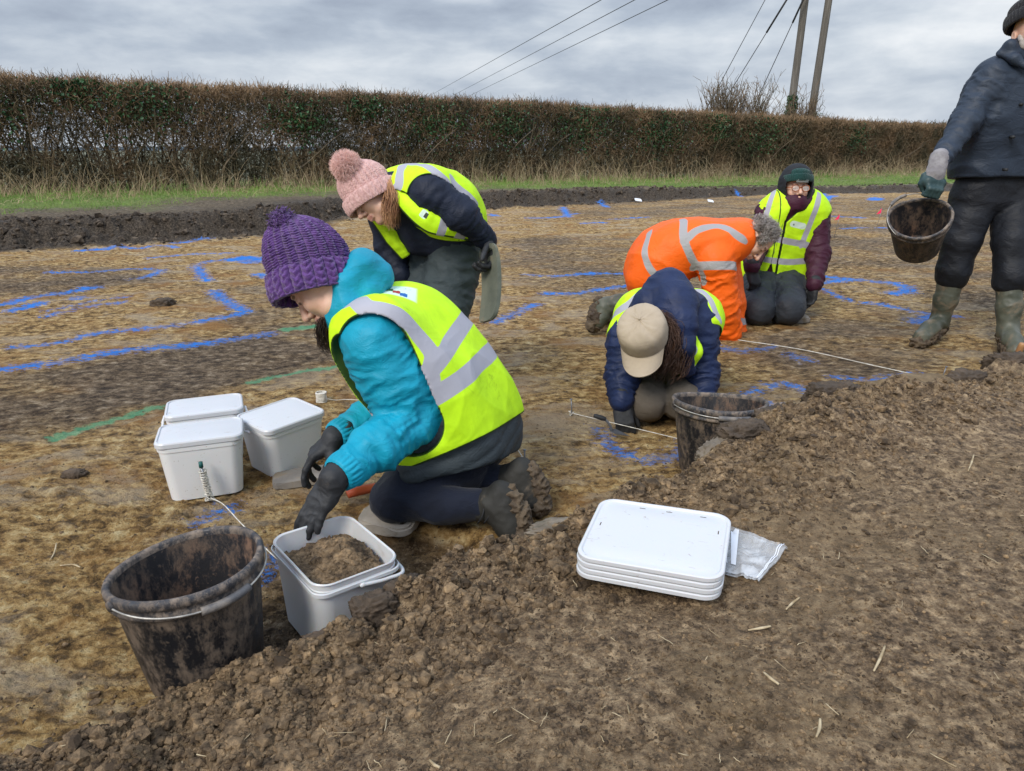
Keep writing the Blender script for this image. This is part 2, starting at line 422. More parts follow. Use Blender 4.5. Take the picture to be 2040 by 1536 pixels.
GREEN = [([(112, 872), (160, 856), (230, 836), (312, 811)], .020), ([(500, 762), (560, 748), (640, 733), (690, 728)], .018), ([(570, 656), (625, 650)], .03)]
def paintfield(lines, x, y):
    best = np.full(x.shape, 0.5)
    for pts, wd in lines:
        q = np.array([G(a, b, gm(*G(a, b, 0)[:2]))[:2] for a, b in pts]); 
        lo, hi = q.min(0) - .4, q.max(0) + .4
        m = (x > lo[0]) & (x < hi[0]) & (y > lo[1]) & (y < hi[1])
        if not m.any(): continue
        qs = smoothpath(q, 8 * len(q)) if len(q) > 2 else q
        d, _, _ = polydist(x[m], y[m], qs)
        best[m] = np.minimum(best[m], d - wd * 1.45)
    return best
blue = paintfield(BLUE, gx, gy); green = paintfield(GREEN, gx, gy)
def zone(polys, soft=0.35):
    v = np.zeros(gx.shape)
    for P_, s_ in polys:
        q = np.array([G(a, b, 0)[:2] for a, b in P_])
        m = inpoly(gx, gy, q); d, _, _ = polydist(gx, gy, np.vstack([q, q[:1]]))
        v = np.maximum(v, s_ * sstep(-soft, soft, np.where(m, d, -d)))
    return v
dark = zone([([(-300, 790), (0, 745), (300, 698), (540, 660), (720, 690), (760, 715), (560, 752), (320, 812), (150, 860), (-300, 960)], .85),
             ([(420, 640), (520, 560), (700, 560), (800, 700), (540, 670)], .6)], 0.22)
dark = np.maximum(dark, zone([([(-300, 540), (0, 525), (330, 532), (330, 555), (160, 585), (-300, 610)], .75), ([(380, 600), (250, 560), (350, 565), (600, 540), (800, 620), (520, 640)], .45),
             ([(980, 560), (1000, 470), (1300, 470), (1500, 440), (2100, 450), (2100, 640), (1700, 560), (1250, 620)], .55),
             ([(1430, 700), (1700, 600), (2200, 640), (2100, 720), (1800, 770), (1500, 800)], .55),
             ([(1050, 400), (1500, 392), (2100, 392), (2100, 430), (1050, 440)], .5)], 0.35))
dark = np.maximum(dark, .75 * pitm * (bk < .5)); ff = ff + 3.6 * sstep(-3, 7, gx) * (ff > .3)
VG = np.stack([gx, gy, hh], 1)
na, nr = AA.shape
i = np.arange(na)[:, None]; j = np.arange(nr - 1)[None]; i2 = (i + 1) % na
QG = np.stack([i * nr + j, i * nr + j + 1, i2 * nr + j + 1, i2 * nr + j], -1).reshape(-1, 4)

newmat('earth')
p = geop()
g_dark, g_bank, g_far, g_blue, g_green, g_f = attr('dark'), attr('bank'), attr('far'), attr('blue'), attr('green'), attr('faredge')
nA = noise(p, 3.0, 8, 0.62, 0.3); nB = noise(mapping(p, (15, 22, 15), (0, 0, 0), (0, 0, R(-12))), 1.0, 9, 0.74, 0.0); nC = noise(p, 48, 5, 0.7); nD = noise(p, 0.9, 6, 0.6)
nE = noise(mapping(p, (1.5, 3.0, 1)), 1.0, 9, 0.70, 0.5)
nF = noise(p, 160, 3, 0.7)
tan_c = ramp(nB, [(0.400, (0.089, 0.053, 0.020)), (0.455, (0.235, 0.140, 0.052)), (0.505, (0.400, 0.250, 0.093)), (0.565, (0.559, 0.383, 0.165)), (0.650, (0.733, 0.595, 0.329))])
tan_o = mixc(smooth01(nA, 0.48, 0.70), tan_c, (0.325, 0.163, 0.049))
tan_g = mixc(M_('MULTIPLY', smooth01(nE, 0.49, 0.62), 0.6), tan_o, (0.50, 0.41, 0.29))
drk_c = ramp(nB, [(0.400, (0.043, 0.028, 0.017)), (0.480, (0.126, 0.087, 0.051)), (0.550, (0.225, 0.161, 0.099)), (0.650, (0.438, 0.353, 0.246))])
dk = M_('ADD', g_dark, M_('MULTIPLY', M_('SUBTRACT', nD, 0.5), 1.8))
dk = M_('ADD', dk, M_('MULTIPLY', M_('SUBTRACT', nE, 0.5), 1.2))
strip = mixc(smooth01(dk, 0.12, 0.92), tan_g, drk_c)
bnk_c = ramp(noise(p, 38, 9, 0.74, 0.0), [(0.390, (0.085, 0.059, 0.038)), (0.460, (0.226, 0.154, 0.092)), (0.540, (0.395, 0.278, 0.165)), (0.640, (0.706, 0.515, 0.310))])
bnk_c = mixc(M_('MULTIPLY', smooth01(noise(p, 2.2, 6, 0.65), 0.46, 0.66), 0.60), bnk_c, (0.325, 0.227, 0.124))
bnk_c = mixc(smooth01(nC, 0.66, 0.78), bnk_c, (0.390, 0.273, 0.143))
bk_e = smooth01(M_('ADD', g_bank, M_('MULTIPLY', M_('SUBTRACT', nA, 0.5), 0.9)), 0.35, 0.65)
col = mixc(bk_e, strip, bnk_c)
top_c = ramp(nC, [(0.400, (0.030, 0.024, 0.018)), (0.500, (0.062, 0.048, 0.035)), (0.600, (0.125, 0.100, 0.075))])
grs_c = ramp(noise(mapping(p, (1, 1, 1)), 14, 6, 0.7), [(0.3, (0.080, 0.105, 0.025)), (0.5, (0.150, 0.210, 0.050)), (0.7, (0.27, 0.29, 0.10))])
gf = smooth01(M_('ADD', g_f, M_('MULTIPLY', M_('SUBTRACT', noise(p, 0.8, 6, 0.65), 0.5), 5.0)), 2.4, 4.4)
top_n = smooth01(g_f, 0.6, 2.4)
top_c = mixc(top_n, top_c, ramp(nB, [(0.38, (0.06, 0.045, 0.03)), (0.50, (0.135, 0.105, 0.07)), (0.62, (0.27, 0.215, 0.14))]))
farc = mixc(smooth01(g_f, 9.0, 13.0), mixc(gf, top_c, grs_c), (0.15, 0.155, 0.10))
col = mixc(smooth01(g_f, -0.35, -0.12), col, farc)
col = mixc(M_('MULTIPLY', smooth01(nF, 0.62, 0.72), 0.55), col, (0.36, 0.27, 0.17))
nG = noise(mapping(p, (70, 80, 70)), 1.0, 6, 0.78, 0.0)
col = mixc(M_('MULTIPLY', M_('SUBTRACT', 1.0, smooth01(nG, 0.36, 0.46)), 0.62), col, (0.035, 0.024, 0.015))
# pigment sprayed unevenly: crumbs stay bare
pb = M_('ADD', g_blue, M_('MULTIPLY', M_('SUBTRACT', noise(mapping(p, (22, 40, 22)), 1.0, 7, 0.8), 0.485), 0.50))
pb2 = M_('SUBTRACT', 1.0, smooth01(pb, -0.045, 0.015))
fade = smooth01(noise(p, 3.1, 5, 0.65), 0.36, 0.54)
pb2 = M_('MULTIPLY', pb2, M_('ADD', 0.45, M_('MULTIPLY', fade, 0.55)))
col = mixc(pb2, col, mixc(nC, (0.012, 0.16, 0.64), (0.04, 0.30, 0.90)))
pg = M_('ADD', g_green, M_('MULTIPLY', M_('SUBTRACT', noise(p, 30, 5, 0.7), 0.50), 0.11))
col = mixc(M_('MULTIPLY', M_('SUBTRACT', 1.0, smooth01(pg, -0.014, 0.012)), 0.62), col, (0.10, 0.45, 0.24))
hgt = M_('ADD', M_('MULTIPLY', noise(p, 70, 8, 0.72), 1.0), M_('MULTIPLY', nB, 0.6))
wet = M_('SUBTRACT', 0.80, M_('MULTIPLY', smooth01(noise(p, 1.3, 5, 0.6), 0.45, 0.7), 0.30))
bsdf(col, wet, 0.22, hgt, 1.0, 0.030)
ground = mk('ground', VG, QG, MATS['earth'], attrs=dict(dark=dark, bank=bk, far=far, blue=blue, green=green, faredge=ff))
tag(ground, kind='structure')
BV = None
def gz_(x, y): return gh(x, y)

# crumbs, clods and pebbles lying on the near spoil and in the pit: nobody could count them
newmat('crumb')
p = objc()
colr = ramp(noise(p, 22, 6, 0.75), [(0.41, (0.053, 0.035, 0.020)), (0.49, (0.128, 0.087, 0.049)), (0.57, (0.215, 0.147, 0.083)), (0.66, (0.349, 0.235, 0.124))])
bsdf(colr, 0.8, 0.3, noise(p, 160, 5, 0.7), 0.8, 0.006)
def spread(n, f, seed, rmax=3.2):
    r_ = np.random.default_rng(seed); a = r_.uniform(-R(50), R(50), n); q = 0.55 + (rmax - 0.55) * r_.random(n) ** 1.2
    x, y = q * np.sin(a), q * np.cos(a); h, b, fa, f_, sd_, pi_ = ground_h(x, y)
    keep = f(x, y, b, sd_, pi_, r_)
    return np.stack([x, y, h], 1)[keep]
P1 = spread(210000, lambda x, y, b, s, pi_, r_: r_.random(len(x)) < np.where(b > .5, 0.30 + 0.60 * np.exp(-((s - .08) / .16) ** 2), 0.05 + 0.35 * pi_ * (b < .1)), 11)
S1 = np.random.default_rng(12).lognormal(-5.9, 0.66, len(P1)).clip(0.0011, 0.017)
_, _, _, _, sq_, _ = ground_h(P1[:, 0], P1[:, 1]); S1 = np.where(np.abs(sq_ - .06) > .28, (S1 * .55).clip(.0012, .006), S1)
P1[:, 2] += S1 * 0.10
V_, F_ = scatter_blobs(P1, S1, 1, 0.24, 13)
tag(mk('soil_crumbs', V_, F_, MATS['crumb'], smooth=False), 'loose brown soil crumbs scattered over the near spoil bank', 'soil', kind='stuff')
newmat('crumb_dark'); p = objc(); bsdf(ramp(noise(p, 9, 6, 0.75), [(0.41, (0.030, 0.023, 0.017)), (0.50, (0.070, 0.053, 0.038)), (0.60, (0.14, 0.11, 0.08))]), .85, .25, noise(p, 60, 5, .7), .8, .01)
r_ = np.random.default_rng(15); n = 14000; sb = r_.random(n) ** 1.3 * 32; x = -12 + sb; y = np.interp(x, BAULK[:, 0], BAULK[:, 1]) + r_.normal(.35, .55, n) + .25; hq, _, _, fq, _, _ = ground_h(x, y); kq = (fq > -.35) & (fq < 1.6) & (r_.random(n) < 1 - .75 * sstep(-1, 9, x))
Pq = np.stack([x, y, hq], 1)[kq]; Sq = r_.lognormal(-4.1, .55, kq.sum()).clip(.006, .06); V_, F_ = scatter_blobs(Pq, Sq, 1, .26, 16); tag(mk('section_clods', V_, F_, MATS['crumb_dark'], smooth=False), 'dark clods of topsoil along the far edge of the dig', 'soil', kind='stuff')
# ------------------------------------------------------------------ hedge, verge, poles
simple('twig', (0.070, 0.062, 0.034), (0.21, 0.138, 0.078), 1.1, 0.85, 30, 0.2)
simple('twig_tip', (0.17, 0.105, 0.062), (0.30, 0.20, 0.115), 1.1, 0.85, 30, 0.2)
simple('stem', (0.075, 0.058, 0.040), (0.17, 0.13, 0.09), 5, 0.85, 40, 0.5)
simple('ivy_leaf', (0.018, 0.060, 0.022), (0.050, 0.130, 0.048), 2.5, 0.45, 30, 0.2)
simple('dead_grass', (0.20, 0.145, 0.08), (0.42, 0.33, 0.20), 3, 0.8, 30, 0.2)
simple('green_grass', (0.08, 0.16, 0.025), (0.20, 0.31, 0.06), 1.5, 0.75, 30, 0.2)
H0, H1 = np.array([-17.6, 10.55]), np.array([46.0, 50.5])
HD = (H1 - H0) / np.linalg.norm(H1 - H0); HN = np.array([-HD[1], HD[0]]); HLEN = np.linalg.norm(H1 - H0)
GZ = 0.22
def htop(s): return 2.15 + 0.12 * np.abs(vnoise(s * 2.1, s * 0 + 7.3, seed=7)) - 0.30 * sstep(5, 42, s) + 0.07 * vnoise(s * 0.35, s * 0 + 3.3, seed=5) + 0.05 * vnoise(s * 1.3, s * 0 + 1.3, seed=6) + 0.10 * np.exp(-((s - 2) / 5.0) ** 2)
def hpt(s, t, z): return np.stack([H0[0] + HD[0] * s + HN[0] * t, H0[1] + HD[1] * s + HN[1] * t, z], -1)
def density(s, z):
    """gaps low down through the left part of the hedge, closed further right"""
    h = (z - GZ) / 2.1
    g = vnoise(s * 0.5, h * 1.2, seed=15) + 0.9 * vnoise(s * 1.9, h * 3.4, seed=16)
    op = 0.52 * np.exp(-((h - 0.42) / 0.20) ** 2) * (1 - sstep(14, 24, s)) + 0.35 * np.exp(-((h - 0.26) / 0.12) ** 2) * sstep(14, 20, s) * (1 - sstep(34, 40, s))
    d = np.where(h < 0.10, 0.9, 1.0) - op * sstep(-0.15, 0.55, g)
    return np.clip(d, 0.03, 1)
def hedge_twigs(n, seed, kind):
    r_ = np.random.default_rng(seed)
    s = HLEN * r_.random(n) ** 1.35; tt = r_.uniform(-0.75, 0.75, n); top = htop(s)
    u = r_.random(n)
    if kind == 'tip': z = GZ + top - r_.exponential(0.14, n) ; d = np.ones(n)
    elif kind == 'face': z = GZ + 0.04 + (top - 0.04) * u ** 0.9; tt = -0.62 + 0.25 * r_.random(n); d = density(s, z)
    else: z = GZ + 0.10 + (top - 0.2) * u ** 0.85; d = density(s, z)
    k = r_.random(n) < d
    s, tt, z = s[k], tt[k], z[k]; n = len(s)
    m = 4
    ln = r_.uniform(0.10, 0.34, n) * (1.0 if kind != 'tip' else 0.62)
    az = r_.uniform(0, 2 * np.pi, n); el = r_.normal(0.35 if kind != 'tip' else 1.05, 0.55, n)
    dr = np.stack([np.cos(az) * np.cos(el), np.sin(az) * np.cos(el), np.sin(el)], -1)
    P = np.zeros((n, m, 3)); P[:, 0] = hpt(s, tt, z); cur = dr.copy()
    for q in range(1, m):
        cur = cur + r_.normal(0, 0.36, (n, 3)); cur[:, 2] += 0.10; cur /= np.linalg.norm(cur, axis=1, keepdims=True)
        P[:, q] = P[:, q - 1] + cur * (ln / (m - 1))[:, None]
    dist = np.hypot(P[:, 0, 0], P[:, 0, 1])
    base = r_.uniform(0.0030, 0.0070, n) * (0.7 + dist / 30.0)
    Rr = base[:, None] * np.linspace(1, 0.45, m)[None]
    return tubes(P, Rr, 3, cap=False)
hedge = thing('hedge', 'long bare brown clipped hawthorn hedge running along the field edge behind the dig', 'hedge', (*hpt(np.array(HLEN / 2), np.array(0.), GZ),))
V1, F1 = hedge_twigs(150000, 1, 'in'); mb = MB().add(V1, F1)
V1, F1 = hedge_twigs(120000, 2, 'face'); mb.add(V1, F1); mb.build('twigs', MATS['twig'], hedge, smooth=False)
V1, F1 = hedge_twigs(60000, 3, 'tip'); MB().add(V1, F1).build('shoots', MATS['twig_tip'], hedge, smooth=False)
# main stems
r_ = np.random.default_rng(4); n = 1500; s = HLEN * r_.random(n) ** 1.3; tt = r_.uniform(-0.45, 0.45, n); m = 7
P = np.zeros((n, m, 3)); P[:, 0] = hpt(s, tt, np.full(n, GZ - 0.05)); lean = r_.normal(0, 0.28, (n, 3)); lean[:, 2] = 1
for q in range(1, m):
    lean = lean + r_.normal(0, 0.20, (n, 3)) * [1, 1, 0]; d_ = lean / np.linalg.norm(lean, axis=1, keepdims=True)
    P[:, q] = P[:, q - 1] + d_ * (htop(s) * 0.155)[:, None]
V1, F1 = tubes(P, r_.uniform(0.010, 0.028, n)[:, None] * np.linspace(1, .35, m)[None], 5, cap=False)
MB().add(V1, F1).build('stems', MATS['stem'], hedge)
# ivy and evergreen leaves, in clumps
def leaves(C, size, seed):
    r_ = np.random.default_rng(seed); n = len(C); q, _ = np.linalg.qr(r_.normal(size=(n, 3, 3)))
    base = np.array([[0, -1, 0], [0.75, -0.1, 0.12], [0.45, 0.6, 0], [0, 1.1, -0.1], [-0.45, 0.6, 0], [-0.75, -0.1, 0.12]])
    V = np.einsum('mj,njk->nmk', base, q) * np.asarray(size)[:, None, None] + C[:, None]
    F = np.array([[0, 1, 2, 3], [0, 3, 4, 5]])[None] + (np.arange(n) * 6)[:, None, None]
    return V.reshape(-1, 3), F.reshape(-1, 4)
cl_ = [(2.5, 1.75, 1.0), (6.6, 1.7, 1.1), (8.2, 1.55, 0.9), (11.2, 1.75, 0.9), (14.5, 1.55, 0.8), (18.0, 1.5, 1.0), (20.3, 1.55, 0.9), (23.0, 1.5, 1.1), (26.0, 1.35, 1.1), (31.0, 1.3, 1.2), (36.5, 1.3, 0.8), (16.2, 1.8, .5), (45, 1.2, 1.2), (9.9, 2.0, .5), (28.6, 1.6, .8)]
C = []
for s0, z0, rr_ in cl_:
    k = int(2600 * rr_); d_ = r_.normal(0, 0.42, (k, 3)) * rr_
    sx = s0 + d_[:, 0] * 1.25; zz_ = GZ + z0 + d_[:, 2] * 0.75
    zz_ = np.minimum(zz_, GZ + htop(sx) - 0.08 * r_.random(k)); C.append(hpt(sx, -0.40 + 0.35 * r_.uniform(-1, 1, k), np.maximum(zz_, GZ + .25)))
C = np.concatenate(C); V1, F1 = leaves(C, r_.uniform(0.020, 0.044, len(C)), 8)
mk('ivy', V1, F1, MATS['ivy_leaf'], hedge, smooth=False)

# verge: tufts of green grass, long dead grass and weeds at the foot of the hedge
def blades(n, seed, region, lo, hi, wd, bend=0.35, m=4):
    r_ = np.random.default_rng(seed); P0 = region(n, r_); n = len(P0)
    ln = r_.uniform(lo, hi, n); az = r_.uniform(0, 2 * np.pi, n); P = np.zeros((n, m, 3)); P[:, 0] = P0
    ax = np.stack([np.cos(az), np.sin(az), 0 * az], -1); tl = r_.uniform(0.05, bend * 1.6, n)
    for q in range(1, m):
        a = tl * (0.5 + q * 0.55); P[:, q] = P[:, q - 1] + (ax * np.sin(a)[:, None] + np.array([0, 0, 1.]) * np.cos(a)[:, None]) * (ln / (m - 1))[:, None]
    dist = np.hypot(P0[:, 0], P0[:, 1])
    Rr = (wd * (0.6 + dist / 26.0) * r_.uniform(.6, 1.3, n))[:, None] * np.linspace(1, 0.3, m)[None]
    return tubes(P, Rr, 3, cap=False)
def verge_region(t0, t1, pw=1.0, clump=0.0, sd=1):
    def f(n, r_):
        s = HLEN * r_.random(n) ** 1.4; t = t0 + (t1 - t0) * r_.random(n) ** pw
        x, y = H0[0] + HD[0] * s + HN[0] * t, H0[1] + HD[1] * s + HN[1] * t
        z, b_, fa, f_, _, _ = ground_h(x, y)
        k = (f_ + 3.6 * sstep(-3, 7, x) * (f_ > .5) > 3.0 + 1.6 * vnoise(x * 1.5, y * 1.5, seed=77)) & (y > 4)
        if clump: k &= (vnoise(s * 1.1, t * 1.1, seed=sd) + 0.5 * vnoise(s * 3.5, t * 3.5, seed=sd + 1)) > clump
        return np.stack([x, y, z - 0.01], -1)[k]
    return f
V1, F1 = blades(90000, 21, verge_region(-7.5, -0.2, 1.0, -0.25, 61), 0.025, 0.10, 0.0032, 0.55)
tag(mk('grass', V1, F1[0], MATS['green_grass'], smooth=False), 'short green grass covering the verge in front of the hedge', 'grass', kind='stuff')
V1, F1 = blades(16000, 25, verge_region(-3.6, 0.0, .6, -.1, 66), 0.08, 0.34, 0.0034, 0.7, 5)
tag(mk('tall_grass', V1, F1[0], MATS['green_grass'], smooth=False), 'taller rough green grass at the foot of the hedge', 'grass', kind='stuff')
V1, F1 = blades(26000, 22, verge_region(-4.4, 0.1, 0.55, 0.02, 71), 0.08, 0.42, 0.0034, 0.6, 5)
mb = MB().add(V1, F1)
V1, F1 = blades(15000, 23, verge_region(-1.9, 0.3, 0.6, -0.12, 81), 0.30, 0.95, 0.0034, 0.34, 6); mb.add(V1, F1)
V1, F1 = blades(22000, 24, verge_region(-9, -1.0, 1.0, 0.10, 91), 0.02, 0.08, 0.0030, 0.9); mb.add(V1, F1)
tag(mb.build('dead_grass', MATS['dead_grass'], smooth=False), 'pale dead grass and dry weed stalks along the foot of the hedge', 'dry grass', kind='stuff')

# distant blue-grey rise on the right, seen past the end of the hedge
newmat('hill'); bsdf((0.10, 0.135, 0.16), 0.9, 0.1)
xs_ = np.linspace(-2200, 2600, 90); hz = 13 + 9 * vnoise(xs_ / 500, xs_ * 0, seed=3) + 16 * sstep(400, 1500, xs_)
Vh = []; 
for y_, k in ((1900, 0.0), (2050, 0.6), (2300, 1.0), (2700, 0.9)): Vh.append(np.stack([xs_, np.full(90, y_), k * hz - 2], -1))
Vh = np.concatenate(Vh); a_ = np.arange(89)[None]; b_ = (np.arange(3) * 90)[:, None]
tag(mk('hills', Vh, np.stack([a_ + b_, a_ + b_ + 1, a_ + b_ + 91, a_ + b_ + 90], -1).reshape(-1, 4), MATS['hill']), kind='structure')

# poles
newmat('pole_wood'); p = objc()
cw = ramp(noise(mapping(p, (14, 14, 0.7)), 1.0, 6, 0.65), [(0.3, (0.085, 0.078, 0.068)), (0.55, (0.16, 0.148, 0.13)), (0.75, (0.27, 0.255, 0.235))])
bsdf(cw, 0.85, 0.2, noise(mapping(p, (30, 30, 1.0)), 1.0, 5, 0.6), 0.6, 0.02)
simple('cable', (0.03, 0.032, 0.036), (0.05, 0.05, 0.055), 3, 0.5)
PY = 36.0
def pole(px0, py0, px1, py1, Y, label):
    a = W(px0, py0, Y); b = W(px1, py1, Y - 0.2); d = (b - a) / (b[2] - a[2]); bot = a + d * (GZ - 0.3 - a[2]); top = a + d * (9.5 - a[2])
    t = thing('utility_pole', label, 'utility pole', bot, group='pair of tall wooden utility poles')
    n_ = 26; P = bot + (top - bot) * np.linspace(0, 1, n_)[:, None]
    V, F = tubes(P[None], np.linspace(0.19, 0.15, n_)[None], 16)
    mk('shaft', V, F, MATS['pole_wood'], t)
    V, F = tube([top, top + [0, 0, .05]], 0.19, 2, 16, False); mk('cap', V, F, MATS['cable'], t)
    return t, bot, top, d
pl, b1, t1, d1 = pole(1575, 225, 1604, 0, PY, 'weathered wooden utility pole with ivy round its foot, nearer the bare bushes')
C = []; r_ = np.random.default_rng(33)
for k in range(1700):
    h_ = 1.6 + 1.9 * r_.random() ** 1.5; c_ = b1 + d1 * (h_ - b1[2]); a_ = r_.uniform(0, 6.28); q = 0.17 + 0.22 * r_.random() * (1 - (h_ - 1.6) / 2.6)
    C.append(c_ + [q * math.cos(a_), q * math.sin(a_), 0])
V1, F1 = leaves(np.array(C), r_.uniform(0.03, 0.06, len(C)), 9); mk('ivy', V1, F1, MATS['ivy_leaf'], pl, smooth=False)
pr, b2, t2, d2_ = pole(1616, 232, 1651, 0, PY, 'weathered wooden utility pole standing bare, right-hand one of the pair')
C = []
for k in range(200):
    c_ = b2 + d2_ * (2.2 + 0.5 * r_.random() - b2[2]); C.append(c_ + r_.normal(0, .12, 3) + [.12, -.1, 0])
V1, F1 = leaves(np.array(C), r_.uniform(0.03, 0.05, len(C)), 10); mk('ivy', V1, F1, MATS['ivy_leaf'], pr, smooth=False)
# overhead lines (three) and stay wires (three)
def wire(a, b, r, label, name='power_line', cat='power line', grp='overhead lines', sag=0.0):
    t = np.linspace(0, 1, 40)[:, None]; P = a + (b - a) * t; P[:, 2] -= (4 * sag * t * (1 - t))[:, 0]
    V, F = tubes(P[None], np.full((1, 40), r), 6); return tag(mk(name, V, F, MATS['cable']), label, cat, grp)
for k, ((xa, ya), (xb, yb)) in enumerate((((1197, 0), (852, 193)), ((1264, 0), (897, 193)), ((1330, 0), (920, 198)))):
    a = W(xa, ya, 44.0); b = W(xb, yb, 150.0); d_ = b - a
    wire(a - d_ * 0.12, b + d_ * 0.5, 0.022, ['uppermost thin power line slanting down across the sky', 'middle of the three power lines slanting down across the sky', 'lowest of the three power lines slanting down across the sky'][k], sag=0.0)
for k, ((xa, ya), (xb, yb), rr_) in enumerate((((1524, 0), (1430, 175), 0.016), ((1567, 0), (1450, 190), 0.018), ((1600, 0), (1512, 190), 0.018))):
    a = W(xa, ya, 36.0 - 0.3 * k); b = W(xb, yb, 37.0 - 0.5 * k); d_ = (b - a) / (a[2] - b[2])
    lo_ = b + d_ * (b[2] - GZ); hi_ = a - d_ * (8.6 - a[2])
    t = thing('stay_wire', ['thin stay wire on the left, running down into the bare bushes', 'stay wire with dark sleeve, middle one of the three', 'stay wire with dark sleeve nearest the utility pole'][k], 'stay wire', lo_, group='stay wires')
    V, F = tubes(np.array([[lo_ + (hi_ - lo_) * q for q in np.linspace(0, 1, 20)]]), np.full((1, 20), rr_), 6); mk('cable', V, F, MATS['cable'], t)
    if k:
        c0, c1 = a + d_ * 0.1, a + d_ * (1.3 if k == 1 else 0.9); P = np.array([[c0 - d_ * 1.5, c1]])
        V, F = tubes(P, np.full((1, 2), 0.045), 8); mk('sleeve', V, F, MATS['cable'], t)
# bare bushes standing up out of the hedge by the poles
def bare_bush(px, w_, h_, n, seed, label, Y=34.0):
    r_ = np.random.default_rng(seed); c = W(px, 235, Y); x0 = c[0]; t = thing('bare_bush', label, 'bush', (x0, Y, GZ), group='bare bushes behind the hedge')
    P = []; Rr = []; m = 7
    for k in range(n):
        u = r_.normal(0, 0.42); base = np.array([x0 + u * w_ * .5 + r_.normal(0, .05), Y + r_.normal(0, .2), GZ + (0 if k < 60 else r_.uniform(.8, 2.0))])
        hh_ = h_ * math.exp(-(u / 0.62) ** 2) * r_.uniform(.65, 1.05); d_ = np.array([u * 0.5 + r_.normal(0, .18), r_.normal(0, .22), 1.0]); pts = [base]
        L_ = max(GZ + hh_ - base[2], .3)
        for q in range(m - 1):
            d_ = d_ + r_.normal(0, 0.13, 3) * [1, 1, 0]; pts.append(pts[-1] + d_ / np.linalg.norm(d_) * L_ / (m - 1))
        P.append(pts); Rr.append(np.linspace(0.026 if k < 60 else 0.016, 0.007, m))
    V, F = tubes(np.array(P), np.array(Rr), 4, cap=False); mk('branches', V, F, MATS['stem'], t, smooth=False)
    P = np.array(P); k = r_.integers(0, n, n * 5); q = r_.integers(3, m, n * 5); P0 = P[k, q]; d_ = r_.normal(0, .5, (n * 5, 3)); d_[:, 2] = np.abs(d_[:, 2]) + .5
    d_ /= np.linalg.norm(d_, axis=1, keepdims=True); ln = r_.uniform(.12, .45, n * 5)[:, None]
    PP = np.stack([P0, P0 + d_ * ln * .5, P0 + d_ * ln + r_.normal(0, .03, P0.shape)], 1)
    V, F = tubes(PP, np.tile(np.array([.010, .008, .006]), (n * 5, 1)), 3, cap=False); mk('twigs', V, F, MATS['twig'], t, smooth=False)
bare_bush(1440, 3.0, 4.1, 330, 51, 'wide leafless bush rising above the hedge under the stay wires')
bare_bush(1508, 1.5, 3.9, 190, 52, 'slim leafless bush rising above the hedge beside the wider bare one')
bare_bush(1600, 2.6, 3.5, 200, 53, 'low leafless bush around the feet of the utility poles', 35.0)
